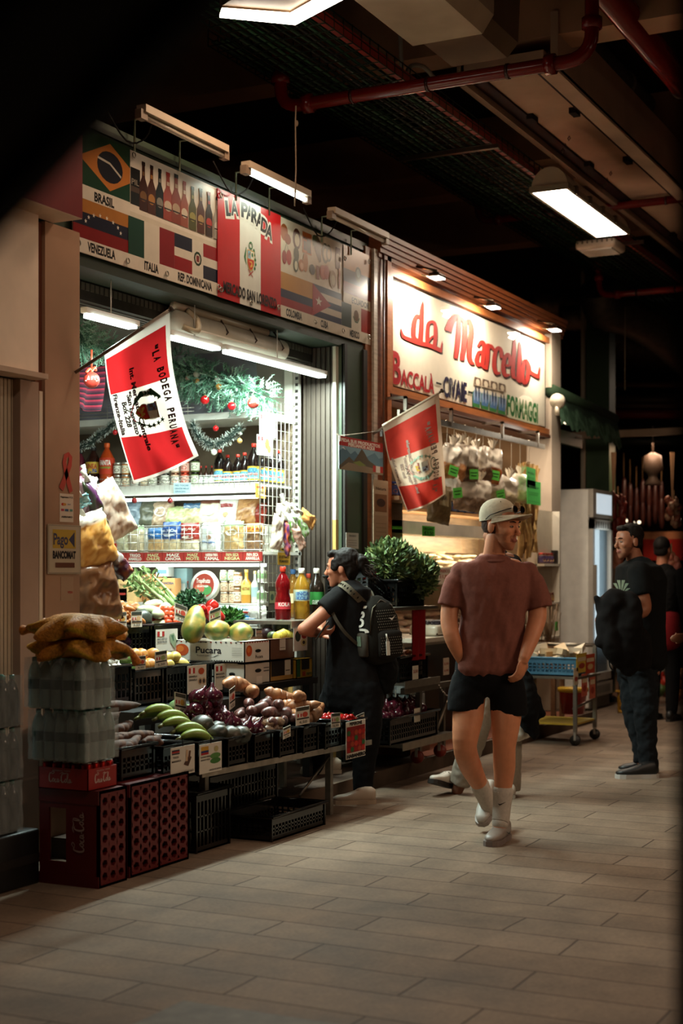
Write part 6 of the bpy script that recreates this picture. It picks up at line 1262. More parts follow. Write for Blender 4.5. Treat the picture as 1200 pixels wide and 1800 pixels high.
# bottle crates on end
def redcrate(x0,x1,y0,y1,z1,lab,logo):
    c='#5c0b0d'; b=MB(c); t=.012; 
    # -X side (the crate's long side when standing on end): frame with a tall hand hole
    zh0,zh1=z1*.24,z1*.80; yh0,yh1=y0+(y1-y0)*.55,y0+(y1-y0)*.84
    b.box((x0,y0,0),(x0+t,y1,zh0)); b.box((x0,y0,zh1),(x0+t,y1,z1)); b.box((x0,y0,zh0),(x0+t,yh0,zh1)); b.box((x0,yh1,zh0),(x0+t,y1,zh1))
    b.box((x0-.004,y0,z1*.86),(x0,y1,z1)); b.box((x0-.004,y0,0),(x0,y1,z1*.12))
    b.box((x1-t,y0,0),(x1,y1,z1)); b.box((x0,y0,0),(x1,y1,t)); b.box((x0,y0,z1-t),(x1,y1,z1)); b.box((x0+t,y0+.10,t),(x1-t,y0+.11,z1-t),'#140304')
    g_=MB(c); nx=3; nz=7; W_=x1-x0; H_=z1; ex,ez=.014,.02; cw=(W_-2*ex)/nx; chh=(H_-2*ez)/nz
    for (a_,q) in (((x0,y0,0),(x1,y0+.014,ez)),((x0,y0,H_-ez),(x1,y0+.014,H_)),((x0,y0,0),(x0+ex,y0+.014,H_)),((x1-ex,y0,0),(x1,y0+.014,H_))): g_.box(a_,q)
    for i in range(nx):
        for j in range(nz):
            cx=x0+ex+(i+.5)*cw; cz=ez+(j+.5)*chh; n=12; inner=[(cx+cw*.34*math.cos(2*pi*k/n+.26)*(1 if k%2 else .82),cz+chh*.36*math.sin(2*pi*k/n+.26)*(1 if k%2 else .82)) for k in range(n)]
            outer=[]
            for k in range(n):
                a_=2*pi*k/n+.26; dx,dz=math.cos(a_),math.sin(a_); s_=min(cw/2/abs(dx) if abs(dx)>1e-6 else 9,chh/2/abs(dz) if abs(dz)>1e-6 else 9); outer.append((cx+dx*s_,cz+dz*s_))
            vs=[(p[0],y0,p[1]) for p in outer]+[(p[0],y0,p[1]) for p in inner]+[(p[0],y0+.02,p[1]) for p in inner]
            g_.add(vs,[(k,(k+1)%n,(k+1)%n+n,k+n) for k in range(n)]+[(k+n,(k+1)%n+n,(k+1)%n+2*n,k+2*n) for k in range(n)])
    parts=[('crate_shell',b,'satin'),('crate_bottom_grid',g_,'satin')]
    if logo:
        S=Sheet(lambda z,yy,l: Vector((x0-.0045-l,yy,z)))
        cola(S,z1*.36,y0+(y1-y0)*.22,z1*.42,'#a08880',vert=True); parts[0]=('crate_shell',b,'satin',[('script_logo',S.m,'satin')])
    thing('bottle_crate',lab,'bottle crate',parts)
COLA=[([(22,62),(10,66),(2,40),(6,12),(18,8),(26,20)],[3,6,9,9,6,3]),([(20,66),(34,78),(44,70),(30,60),(20,66)],[2,4,5,3,2]),([(34,30),(28,18),(34,8),(42,16),(40,30),(34,30)],[5]*6),([(40,28),(50,22)],[3,3]),([(58,30),(50,22),(50,10),(58,6),(64,12)],[3,6,7,5,3]),([(78,28),(70,28),(68,12),(76,8),(80,28),(82,10),(88,10)],[4,5,6,5,5,5,3]),
 ([(88,20),(98,20)],[4,4]),([(122,60),(110,62),(102,38),(106,12),(118,8),(126,20)],[3,6,9,9,6,3]),([(90,64),(110,72),(130,66),(150,72)],[2,5,5,2]),([(136,30),(130,18),(136,8),(144,16),(142,30),(136,30)],[5]*6),([(150,14),(160,62),(152,66),(150,40),(154,10),(162,8)],[5,4,4,6,6,3]),([(176,28),(168,28),(166,12),(174,8),(178,28),(180,10),(192,16)],[4,5,6,5,5,5,2])]
def cola(S,x,y,w_,c,vert=False):
    k=w_/192
    for pts,ws in COLA:
        P_=smooth([(a_,b_,0) for a_,b_ in pts],3); W=[]
        for i in range(len(ws)-1): W+=[ws[i]+(ws[i+1]-ws[i])*q/3 for q in range(3)]
        W.append(ws[-1]); sg=1
        S.stroke([(x+p.x*k,y+(p.y if not vert else p.y)*k) for p in P_],[q*k for q in W],c)
zc_=.432
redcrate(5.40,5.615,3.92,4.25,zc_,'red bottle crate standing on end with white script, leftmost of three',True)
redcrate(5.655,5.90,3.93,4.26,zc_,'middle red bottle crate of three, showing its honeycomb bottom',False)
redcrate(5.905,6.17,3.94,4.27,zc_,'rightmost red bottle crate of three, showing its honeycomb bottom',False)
# tray of cans
x0,x1,y0,y1=5.38,5.60,3.965,4.24; b=MB('#7c1210').box((x0,y0,.433),(x1,y1,.437))
for a_,q in (((x0,y0,.433),(x1,y0+.004,.53)),((x0,y1-.004,.433),(x1,y1,.53)),((x0,y0,.433),(x0+.004,y1,.53)),((x1-.004,y0,.433),(x1,y1,.53))): b.box(a_,q,'#8c1612')
S1=Sheet(lambda a_,z,l: Vector((x0-.001-l,y1-a_,.433+z))); cola(S1,.06,.028,.13,'#b09a90'); S1.text('ORIGINAL TASTE',.08,.082,.18,.006,'#a08880')
S2=Sheet(lambda a_,z,l: Vector((x0+a_,y0-.001-l,.433+z))); cola(S2,.05,.028,.12,'#c8b4a8'); S2.text('ORIGINAL TASTE',.06,.082,.16,.006,'#b09a90')
thing('can_tray','red cardboard tray of drink cans with white script, under the stacked water','drink tray',[('tray',b,'satin',[('script_logo',S1.m,'satin'),('script_logo',S2.m,'satin')])])
def can():
    m=MB('#8c1612').lathe([(0,0),(.020,0),(.0255,.008),(.0255,.105),(.021,.115)],n=14); l=MB('#a8a098').lathe([(.021,.115),(.022,.118),(.018,.118),(.018,.114),(0,.114)],n=14); return [('can_body',m,'metal'),('can_lid',l,'metal')]
for i in range(4):
    for j in range(5):
        M=TR((x0+.03+i*.0533,y0+.03+j*.0535,.438)); place('can',can,M,'red drink can standing in the red tray under the water','can','drink_can','red cans in the tray')
# packs of water
def wbottle(tint='#8fa39a',h=.232,r=.03,lab='#24463c'):
    pf=[(0,.004),(r*.8,0),(r,.01)]
    for k in range(5): z=.02+.012*k; pf+=[(r,z),(r*.93,z+.006)]
    pf+=[(r,.085),(r,.135),(r*.94,.14),(r,.146),(r*.95,.165),(r*.7,.190),(r*.38,.208),(r*.36,.214),(0,.215)]
    b=MB(tint).lathe(pf,n=12); c=MB('#3a6a5c').lathe([(r*.42,.212),(r*.42,h-.002),(0,h)],n=10); l=MB(lab).rings([[(r*1.02*math.cos(2*pi*j/12),r*1.02*math.sin(2*pi*j/12),z) for j in range(12)] for z in (.088,.132)],cap=(False,False)); b.join(l); b.join(c); return b
def pack(x0,y0,z0,nx,ny,lab,m='liquid',tint='#8fa39a',labc='#24463c',cap=None,wr='film',shift=0):
    parts=[]; wb=wbottle(tint,lab=labc)
    for i in range(nx):
        for j in range(ny): q=MB().join(wb,Matrix.Translation((x0+.032+i*.0625,y0+.032+j*.0625,z0))); parts.append(('bottle',q,m))
    W_,D_=nx*.0625+.004,ny*.0625+.004; w_=MB('#c9cfcc')
    fz=lambda t: z0+.004+t*.226
    for (p,q,L_) in (((x0,y0),(1,0),W_),((x0,y0),(0,1),D_),((x0+W_,y0),(0,1),D_),((x0,y0+D_),(1,0),W_)):
        w_.grid(lambda s,t,p=p,q=q,L_=L_: (p[0]+q[0]*s*L_+(1-q[0])*0+.006*noise.noise(Vector((s*8,t*5,p[0]+p[1]))),p[1]+q[1]*s*L_+.006*noise.noise(Vector((s*8,t*6,p[0]*3))),fz(t)),18,8)
    parts.append(('shrink_wrap',w_,wr)); return thing('bottle_pack',lab,'bottle pack',parts)
pack(5.345,3.955,.562,4,5,'clear shrink-wrapped pack of water bottles on the red cans, lower of two')
pack(5.33,3.965,.797,4,5,'clear shrink-wrapped pack of water bottles under the orange net bags')
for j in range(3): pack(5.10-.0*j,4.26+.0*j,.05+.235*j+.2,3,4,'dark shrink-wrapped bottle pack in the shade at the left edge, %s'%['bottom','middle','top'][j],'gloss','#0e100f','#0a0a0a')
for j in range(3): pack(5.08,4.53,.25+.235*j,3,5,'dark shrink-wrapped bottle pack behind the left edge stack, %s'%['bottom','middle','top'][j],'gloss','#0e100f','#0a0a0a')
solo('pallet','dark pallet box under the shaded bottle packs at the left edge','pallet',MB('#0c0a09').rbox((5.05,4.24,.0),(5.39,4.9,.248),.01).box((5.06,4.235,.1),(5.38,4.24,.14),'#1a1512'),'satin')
# orange net bags
def netbag(cen,r,seed,lab,tail,extra=()):
    rr=random.Random(seed); m=MB(); A_,B_=hx('#b8691c'),hx('#a87c1c'); rg=[];cols=[]
    for i in range(17):
        t=-pi/2+pi*i/16
        row=[]
        for j in range(36):
            a_=2*pi*j/36; p=Vector((r[0]*math.cos(t)*math.cos(a_),r[1]*math.cos(t)*math.sin(a_),r[2]*math.sin(t)))
            lumps=.16*abs(noise.noise(Vector((p.x*13+seed,p.y*13,p.z*13))))*2; q=p*(1+lumps*.9); fr=math.cos(t)**6*.05*math.sin(a_*9+seed); q+=Vector((math.cos(a_)*fr,math.sin(a_)*fr,-.03*math.cos(t)**4*(1+math.sin(a_*5))))
            row.append(q+Vector(cen)); k=.5+.5*noise.noise(Vector((q.x*6,q.y*6,seed))); yb=1 if abs(math.sin(t)+.25+.15*math.sin(a_*3))<.16 else 0
            c=tuple(A_[n_]*(1-k)+B_[n_]*k for n_ in range(3)); c=hx('#a8871c') if yb else c
            if yb and noise.noise(Vector((a_*6,seed,t*4)))>.22: c=hx('#2c3c14')
            cols.append(c)
        rg.append(row)
    m.rings(rg,cols=cols); tl=MB('#b86c1c').tube(smooth([Vector(cen)+Vector(q) for q in tail],4),[.04,.034,.026,.022,.018,.016,.02,.024,.02][:len(smooth(tail,4))],n=10)
    thing('net_bag',lab,'net bag',[('net',m,'net'),('net_end',tl,'net')]+list(extra))
netbag((5.47,4.08,1.075),(.16,.21,.050),1,'lower orange net bag of onions lying on the stacked water',[(.12,-.10,.0),(.17,-.16,-.03),(.19,-.19,-.09)])
netbag((5.46,4.07,1.165),(.15,.20,.055),2,'upper orange net bag of onions, topmost on the water stack',[(-.05,.15,0),(-.07,.22,-.015),(-.08,.27,-.02)])
thing('label_tag','shiny purple label hanging from the orange net bags','tag',(mk_bag(.11,.09,.012,speck('#1c0f26','#3a2548',8),seed=71,lump=.01)()[0][1],'gloss'),TR((5.585,3.945,1.035),-.2,0,.35))
# ---- black crates under the stand
crate(6.30,6.62,3.98,4.14,.0,.30,'black crate standing on the floor right of the red crates')
crate(6.75,7.35,3.80,4.10,.0,.13,'low black crate on the floor, frontmost under the stand')
crate(6.72,7.45,4.16,4.40,.105,.33,'deep black crate on the kerb under the stand')
crate(6.4,6.7,4.17,4.5,.106,.36,'black crate on the kerb behind the red crates')
# ---- pillar notices
def pil(u,v,w_,h_,bg,pr,lab,name,Y=4.568,**k): return cardY(u,v,w_,h_,Y,bg,pr,lab,name=name,**k)
m=Sheet(planeY(4.567)); q=lambda a,b: ((oy(100+a/4,520+b/4,4.567)).x,(oy(100+a/4,520+b/4,4.567)).z)
rib=MB('#b8452c'); S=Sheet(lambda x,z,l: Vector((x,4.566-l,z)))
S.stroke([q(98,1380),q(85,1330),q(62,1240),q(50,1170),q(60,1125),q(80,1115),q(95,1135),q(90,1190),q(60,1270),q(28,1360)],[.03,.034,.03,.03,.026,.026,.028,.03,.032,.04],'#a83a28')
thing('ribbon_sticker','red awareness ribbon sticker on the left pillar','sticker',(S.m,'satin'))
pil(117,892,24,50,'#cfc0ac',[('t','Pagamenti POS',.05,.85,.95,.06,T),('e',.22,.62,.12,.05,'#b03020'),('e',.34,.62,.12,.05,'#c08a3c'),('t','PAY',.55,.6,.8,.05,'#4a5a7a'),('r',.08,.38,.3,.46,'#a83a4a'),('r',.36,.38,.62,.46,'#3c5a7c'),('r',.7,.38,.92,.46,'#5c8a7a'),('t','ABBIAMO',.1,.15,.9,.06,T)],'small white card payment notice on the left pillar','payment_notice')
pil(113,965,58,88,'#b5a48c',[('r',.14,.52,.84,.9,'#b09034'),('t','Pago',.16,.6,.6,.22,'#3c3a52'),('p',[(.62,.7),(.8,.86),(.8,.54)],'#3c3a52'),('t','BANCOMAT',.14,.32,.84,.14,'#221a18',.06),('r',.22,.13,.8,.23,'#5c3420'),('s',[(.02,.02),(.98,.02),(.98,.98),(.02,.98),(.02,.02)],.02,'#8f8270')],'plastic covered yellow and white bank card notice on the left pillar','bank_card_notice',Y=4.56)
pil(118,1035,22,42,'#a5866c',[('t','VISA',.5,.3,.95,.1,'#a83424')],'faded scrap of notice under the bank card notice','notice')
# ---- poster on the green post
p=cardY(634,795,77,59,4.50,'#b5bcc0',[('r',.0,.72,1,1,'#a8261e'),('t','PIDA SUS PRODUCTOS',.04,.85,.93,.09,'#e0d4c8',.06),('t','PERUANOS AQUI',.2,.74,.8,.09,'#e0d4c8',.06),('r',0,0,1,.72,'#7ea5b5'),
 ('p',[(0,.55),(.12,.68),(.25,.5),(.35,.62),(.5,.4),(1,.45),(1,0),(0,0)],'#4f7486'),('p',[(.62,.5),(.8,.66),(.9,.5),(1,.55),(1,.1),(.5,.1)],'#5f8496'),('p',[(.05,.66),(.1,.69),(.15,.6)],'#c9d4d8'),('p',[(0,.1),(.22,.42),(.32,.3),(.42,.52),(.50,.72),(.56,.62),(.66,.4),(.85,.25),(1,.2),(1,0),(0,0)],'#57503f'),('p',[(0,.0),(.2,.24),(.5,.22),(.8,.16),(1,.1),(1,0)],'#8a7a62'),('p',[(.3,.26),(.45,.34),(.6,.22),(.45,.18)],'#7a8a44'),('r',.76,.06,.83,.26,'#a8261e'),('r',.83,.06,.93,.26,'#d8d0c4'),('r',.93,.06,1,.26,'#a8261e')],'landscape poster with mountains and a red heading hung before the green post',name='poster',tilt=0)
solo('poster_string','string and clips the mountain poster hangs from','string',MB('#6b5a4a').tube([oy(590,762,4.56),oy(597,766,4.5),oy(672,757,4.5),oy(680,752,4.56)],.002,n=4).box(oy(594,764,4.51),oy(598,775,4.49),'#3a2a1e').box(oy(668,756,4.51),oy(672,767,4.49),'#3a2a1e'),'satin')
cardY(619,950,22,28,4.57,'#b9b3a8',[('t','ORARIO',.2,.75,.8,.12,'#5c5a58')]+[('r',.15,.2+.15*k,.85,.24+.15*k,'#8a8680') for k in range(3)],'small white notice low on the green post',name='notice')
# ================================================================ STALL 2
area('stall_lamp_glow',(11.4,5.5,3.0),2.6,.25,LP_STALL*1.15,(1,.80,.56)); thing('stall_lamp','long warm lamp inside the second stall','ceiling lamp',[('diffuser',ebox((10.1,5.38,3.02),(12.7,5.62,3.04)),WHT2),('housing',MB('#b0a08c').box((10.05,5.34,3.04),(12.75,5.66,3.09)),'satin')])
# rail with hooks under the sign
def oyx(u,v,Y): return oy(u,v,Y)
a=oy(700,725,4.42); b=oy(956,790,4.42); rm=MB('#8f8578').box((a.x,4.41,2.545),(b.x,4.43,2.59)); prs=[('rail_bar',rm,'metal')]
for u in (712,792,882,944): x=oy(u,740,4.42).x; prs.append(('hanger',MB('#9c9184').box((x-.012,4.405,2.56),(x+.012,4.43,2.70)).box((x-.012,4.405,2.68),(x+.012,4.60,2.70)),'metal'))
thing('hook_rail','steel rail hung under the wooden sign for the hooks and bags','rail',prs)
hk=[(784,38),(797,34),(817,34),(835,34),(848,34),(867,44),(877,50),(898,56),(914,48),(928,40)]
def shook(L_): 
    def f():
        n=[(0,0,0),(-.012,0,.012),(0,0,.03),(.014,0,.022),(.012,0,-.02),(.006,0,-L_+.02),(.0,0,-L_),(-.014,0,-L_+.004),(-.016,0,-L_+.02)]
        return [('hook_wire',MB('#c0b4a0').tube(smooth(n,3),.0035,n=6),'metal')]
    return f
for k,(u,L_) in enumerate(hk): x=oy(u,765,4.42).x; solo_=thing('s_hook','steel S-hook on the rail under the wooden sign','hook',shook(L_*.0045)(),TR((x,4.42,2.565),.4*(k%3-1)),'S-hooks on the rail') if k==0 else thing('s_hook','steel S-hook on the rail under the wooden sign','hook',shook(L_*.0045)(),TR((x,4.42,2.565),.4*(k%3-1)),'S-hooks on the rail')
def filmbag(u,v,w_,h_,Y,c1,c2,lab,fill=.45,seed=1,tag=None,tk=.12):
    p=oy(u,v,Y); cf=speck(c1,c2,40,'#cfc4b2',fill); pr=mk_bag(w_,h_,tk,cf,seed=seed,lump=.016)()
    rr=random.Random(seed); nk=MB('#d8cdba')
    for k in range(9): a_=k*.7; nk.add([(0,0,h_-.03),(.012*math.cos(a_),.012*math.sin(a_),h_-.0),(.05*math.cos(a_),.05*math.sin(a_),h_+.06+.02*rr.random()),(.045*math.cos(a_+.6),.045*math.sin(a_+.6),h_+.05)],[(0,1,2,3)])
    pr.append(('gathered_neck',nk,'vinyl'))
    if tag: t=MB('#5fc04a').box((-.05,-tk/2-.02,.02),(.04,-tk/2-.018,.10)).box((-.04,-tk/2-.0215,.07),(.03,-tk/2-.02,.076),'#1c3a18').box((-.035,-tk/2-.0215,.045),(.02,-tk/2-.02,.052),'#1c3a18'); pr.append(('green_tag',t,'paper'))
    thing('hanging_bag',lab,'bag',pr,Matrix.Translation(p)@Euler((0,rr.uniform(-.25,.25),-.5)).to_matrix().to_4x4()@Matrix.Translation((0,0,-h_/2)))
fbs=[(790,812,.17,.28,'#9c5a34','#b8864c','clear bag with orange filling at the left end of the hook rail',True),(803,810,.20,.30,'#a8683c','#c09060','clear bag of orange pieces, second from the left on the rail',False),(822,815,.2,.30,'#5c4436','#8a6a50','clear bag of dark pieces on the hook rail',True),(843,818,.2,.30,'#4c382c','#7c5c44','clear bag of brown beans on the hook rail',False),(862,818,.22,.30,'#a04c28','#b86c3c','clear bag of red orange pieces, middle of the rail',True),
 (817,870,.22,.26,'#7c6450','#a08870','clear bag of brown grain hanging below the others',False),(840,872,.24,.28,'#6b5442','#947a60','bag of brown lentils right above the cap',False),(868,858,.22,.24,'#a89878','#c2b494','bag of pale beans, left of the white one',True),(890,862,.22,.24,'#a89878','#bfae8c','bag of pale beans in the second cluster',False),(912,858,.24,.26,'#b09c78','#c9b690','bag of pale seeds bulging beside the green sheets',False),(793,858,.16,.2,'#9c8c74','#b8a88c','small clear bag above the jars',True)]
for k,(u,v,w_,h_,c1,c2,lb,tg) in enumerate(fbs): filmbag(u,v,w_,h_,4.44+.03*(k%2),c1,c2,lb,.42,80+k,tg)
# big spice bag behind the second flag
hangbag(772,886,.26,.30,4.40,speck('#5c4a30','#7c6a48',90),'brown bag of dried herbs with a stitched label hanging below the paler flag',prints=(('r',.3,.45,.7,.85,'#9c8a68'),('t','ORIGANO',.36,.6,.64,.12,'#4a3a28')),seed=95,lump=.006,tk=.09,tilt=.12,rz=-.3)
# dried cod and green sheets
fm_=MB()
rr=random.Random(5)
for k in range(9):
    x=oy(918+k*3.4,860,4.46).x; z0=2.42-.05*rr.random(); L_=.75+.12*rr.random(); pts=[Vector((x+.03*math.sin(t*4+k),4.46+.03*rr.random(),z0-L_*t)) for t in [i/8 for i in range(9)]]
    fm_=MB(); c=rr.choice(['#a8804c','#8c6234','#b8935c','#7c5430']); q=[.02,.035,.05,.06,.05,.055,.045,.05,.02]
    for i in range(8):
        a_,b_=pts[i],pts[i+1]; fm_.add([a_+Vector((-q[i],0,0)),a_+Vector((0,-.02,0)),a_+Vector((q[i],.0,0)),b_+Vector((q[i+1],0,0)),b_+Vector((0,-.02,0)),b_+Vector((-q[i+1],0,0)),a_+Vector((0,.02,0)),b_+Vector((0,.02,0))],[(0,1,4,5),(1,2,3,4),(6,0,5,7),(2,6,7,3)],c,True)
    fm_.v=[p+Vector((.01*noise.noise(p*30),.01*noise.noise(p*31),0)) for p in fm_.v]
    thing('dried_fish','strip of dried golden fish hanging at the right end of the hook rail','dried fish',(fm_,'veg'),None,'dried fish on the rail')
for k,(u,v,w_,h_,lb) in enumerate(((933,840,16,36,'upper bright green paper sheet hung before the dried fish'),(938,866,24,42,'larger lower green paper sheet hung before the dried fish'))): cardY(u,v,w_,h_,4.36,'#4fc457',[('t','BACCALA',.15,.7,.85,.08,'#2c7a34'),('r',.15,.5,.85,.52,'#3a9a44'),('r',.15,.4,.75,.42,'#3a9a44'),('r',.1,.12,.9,.13,'#2c5a30')],lb,name='paper_sheet',tilt=-2)
# inner shelf with jars, leaning shop case
x0,x1=oy(752,903,5.0).x,13.4; 
solo('wall_shelf','wooden wall shelf with jars over the display case','shelf',MB('#b08658').box((10.4,4.95,1.925),(13.4,5.25,1.95)).box((10.4,5.25,1.6),(13.4,5.27,2.7),'#a89070'),'wood')
for k,u in enumerate((797,810,823,836,849,862,875)):
    x=oy(u,900,5.03).x; place('bjar',mk_jar(.13,.045,'#5c4426','#4a6a9c','#28407c','#b8402c'),TR((x,5.05,1.951),-2),'jar with blue label and blue lid on the wooden wall shelf, %s from the left'%['first','second','third','fourth','fifth','sixth','seventh'][k],'jar','food_jar')
for k,u in enumerate((810,)): x=oy(u,900,5.03).x; place('bjar',None,TR((x,5.05,2.085),-2),'jar with blue label stacked on top of the second one','jar','food_jar')
cs=MB('#9c8f7c'); cs.box((9.95,4.72,1.72),(13.4,4.95,1.82),'#c9bfae'); cs.box((9.95,5.6,.9),(13.4,5.65,1.8),'#b8a684'); cs.box((9.95,4.7,.86),(13.4,5.6,.92),'#c0b6a4'); cs.box((9.95,4.98,1.38),(13.4,5.6,1.395),'#c9c0ae'); cs.box((9.95,4.68,.106),(13.4,4.72,.86),'#2a1c12'); cs.box((9.9,4.68,.106),(9.95,5.6,1.82),'#8a7c68'); cs.box((9.95,4.66,.84),(13.4,4.70,.93),'#a39a8a')
gl=MB('#ffffff').add([(9.95,4.70,.92),(13.4,4.70,.92),(13.4,4.76,1.72),(9.95,4.76,1.72)],[(0,1,2,3)])
thing('display_case','glazed refrigerated display case with pale stockfish inside','display case',[('case_body',cs,'satin'),('front_glass',gl,'window_glass'),('case_light',MB('#ffffff').box((10.0,4.97,1.76),(13.3,5.0,1.79)),WHT2)])
area('case_glow',(11.6,5.05,1.72),3,.06,LP_STALL*.35,(1,.82,.6),(math.radians(20),0,0))
def slab(k):
    m=nell((.13,.05,.018),'#c9b68c','#ddd0ae',.14,3,k,14,8); return [('fillet',m,'veg')]
heap('cod',slab,4,pile(10.1,13.2,5.0,5.5,1.41,.24,.12,4,dz=.05,seed=31),'pale flat stockfish piece on the upper shelf of the display case','stockfish','stockfish_piece','stockfish in the display case',(.3,.3,3),(.9,1.2))
heap('codb',lambda k:[('fillet',nell((.11,.06,.02),'#c0a890','#b88a78',.1,3,k,12,7),'veg')],3,pile(10.1,13.2,4.95,5.5,.95,.24,.13,3,dz=.05,seed=33),'pinkish pale piece on the lower shelf of the display case','stockfish','stockfish_piece','fish pieces low in the display case',(.2,.2,3),(.9,1.2))
cardY(781,1012,22,30,4.74,'#d8ccb8',[('t','FRESCO',.1,.7,.9,.16,'#a83424'),('t','11,90',.15,.35,.85,.2,'#a83424')],'white card with red writing on the display case')
for k,(u,v,w_,h_,t1,lb) in enumerate(((698,927,18,5,'PASTA','bright green strip on the left shelf edge'),(753,933,22,18,'ORIGANO','bright green price card with 3,50 above the display case'))): cardY(u,v,w_,h_,4.60,'#4fae3a',[('t',t1,.08,.6,.92,.25,'#173a14')]+([('t','€3,50',.12,.12,.88,.35,'#173a14')] if k else []),lb)
cardY(784,1172,10,30,4.6,'#d8c8b4',[('t','2,50',.1,.6,.9,.12,'#a83424'),('t','4,90',.1,.2,.9,.12,'#a83424')],'narrow white card with red numbers beside the brown shirt')
# olive tub on the case ledge
p=oy(768,1148,4.45); tb=MB('#b5aa96').rbox((p.x-.16,4.38,.93),(p.x+.16,4.62,1.02),.03); tb.box((p.x-.15,4.385,.94),(p.x+.15,4.615,.955),'#3a2c20')
thing('olive_tub','clear tub of dark olives in front of the display case','tub',(tb,'gloss'))
heap('olive',lambda k:[('fruit',nell((.013,.011,.011),'#17121a','#241c22',.03,2,k,8,6),'gloss')],2,pile(p.x-.15,p.x+.15,4.39,4.61,1.025,.028,.028,2,dz=.014,seed=35),'small black olive heaped in the tub before the display case','olive','olive','black olives in the tub')
solo('ledge','pale ledge holding the olive tub in front of the display case','ledge',MB('#a89c8a').box((9.9,4.33,.90),(11.6,4.66,.93)).box((9.95,4.5,.106),(10.0,4.55,.9)).box((11.5,4.5,.106),(11.55,4.55,.9)),'satin')
# leaflets and small shelf by the post
cardY(669,905,26,125,4.48,'#b39c80',[('r',.1,.55,.9,.8,'#7c5a3c'),('e',.5,.68,.3,.06,'#3a2c20'),('r',.1,.1,.9,.5,'#a58c70'),('t','Natura',.15,.86,.85,.04,'#5c4632')]+[('r',.15,.14+.06*k,.85,.15+.06*k,'#8a7256') for k in range(5)],'long curling printed calendar sheet hung on the wooden post',name='calendar')
sb=MB('#8a5c34').box((9.9,4.5,1.95),(10.45,4.75,1.98)); sb.box((9.9,4.72,1.6),(10.45,4.75,2.35),'#4a3422'); solo('corner_shelf','small wooden corner shelf behind the second flag','shelf',sb,'wood')
for k in range(3): place('cjar',mk_jar(.11,.04,'#3a241a','#3c4c84','#2c3c74','#a8702c'),TR((10.0+.13*k,4.6,1.981),-2),'dark jar with blue label on the corner shelf, %s'%['left','middle','right'][k],'jar','food_jar')
# basil crate on its stand
crate(8.98,9.42,4.10,4.42,1.185,1.36,'black crate full of basil on the steel shelf')
leafbunch(Vector((9.10,4.2,1.50)),(.17,.18,.15),1300,['#55683a','#465a30','#76804a','#39482a'],'big leafy basil bunch, left half of the heap in the black crate','basil','basil_bunch',5,.026,.05)
leafbunch(Vector((9.38,4.14,1.40)),(.17,.17,.17),1300,['#55683a','#465a30','#76804a','#39482a'],'big leafy basil bunch spilling over the right side of the black crate','basil','basil_bunch',6,.026,.05)
c_=crate(-.2,.2,-.15,.15,0,.15,'tilted black crate of beans and tomatoes behind the woman',M=1); c_.matrix_world=TR((8.86,4.32,1.20),0,-.15,.35)@Matrix.Translation((0,0,0)); 
heap('bean',lambda k:[('pod',MB('#5c8040').tube(smooth([(-.12,0,0),(-.04,.005,.01),(.05,0,.012),(.13,0,0)]),[.006]*13,n=6),'veg')],1,[(8.78+.02*i,4.30+.02*(i%3),1.40+.012*i) for i in range(9)],'long green bean in the tilted crate behind the woman','green bean','green_bean','green beans',(.1,.9,.3))
heap('tomato2',roundf((.04,.037,.037),'#a02414','#b8341c',mt='gloss'),1,[(8.98,4.34,1.40),(9.04,4.3,1.38),(8.93,4.38,1.42)],'red tomato in the tilted crate beside the basil','tomato','tomato','tomatoes beside the basil')
rk=[('top_shelf',MB('#8c8478').box((8.7,4.02,1.165),(9.5,4.45,1.185)),'metal'),('middle_shelf',MB('#8c8478').box((8.95,4.03,.66),(9.55,4.5,.68)).box((8.95,4.025,.64),(9.55,4.03,.69),'#a0988a'),'metal'),('bottom_shelf',MB('#7c7468').box((8.85,4.0,.26),(9.75,4.55,.285)).box((8.85,3.995,.24),(9.75,4.0,.29),'#a0988a'),'metal'),('cross_rail',MB('#7c7468').box((9.0,4.05,.60),(9.95,4.08,.64)),'metal')]
for (x,y) in ((9.3,4.07),(9.72,4.07),(8.95,4.5),(9.5,4.5)): rk.append(('post',MB('#6f675c').box((x,y,.16),(x+.035,y+.035,1.16 if x<9.6 else .62)),'metal'))
rk.append(('brace',MB('#6f675c').tube([(9.55,4.06,.3),(9.9,4.06,.62)],.014,n=6),'metal'))
chn=MB('#8a8074'); 
for k in range(14): t=k/13; p=Vector((9.5,4.03,.66)).lerp(Vector((9.85,4.05,.62)),t)+Vector((0,0,-.10*t+.16*(1-t)*0+.0-.12*math.sin(pi*t)*.3)); chn.ell(p,(.014,.007,.007),n=6,m=4)
rk.append(('chain',chn,'metal'))
for (x,y) in ((9.3,4.09),(9.7,4.09)): 
    rk.append(('caster',MB('#7c2418').tube([(x-.015,y,.15),(x+.015,y,.15)],.045,n=14).box((x-.02,y-.01,.15),(x+.02,y+.01,.21),'#8c8478'),'satin'))
thing('rolling_rack','steel rolling rack with a basil crate on top and baskets below','rack',rk)
rc=MB('#7c1014'); rc.grid(lambda s,t:(9.13+.24*s,4.05+.008*math.sin(s*14),1.16-.34*t),12,6); rc.grid(lambda s,t:(9.13+.24*s,4.056+.008*math.sin(s*14),1.16-.34*t),12,6)
thing('red_cloth','plain red cloth hanging from the basil shelf','cloth',(rc,'cloth'))
crate(8.95,9.42,4.07,4.35,.685,.85,'black basket of orange roots on the middle shelf of the rack')
heap('carrot',rootveg('#b0562c','#8c4020',.15,.02,.08,.1),3,pile(8.98,9.4,4.1,4.32,.83,.1,.06,2,dz=.03,seed=41),'orange root in the basket on the middle rack shelf','root vegetable','orange_root','orange roots on the rack',(.2,.3,.8))
crate(8.72,9.50,4.03,4.4,.29,.46,'long black crate of dark red onions on the bottom rack shelf')
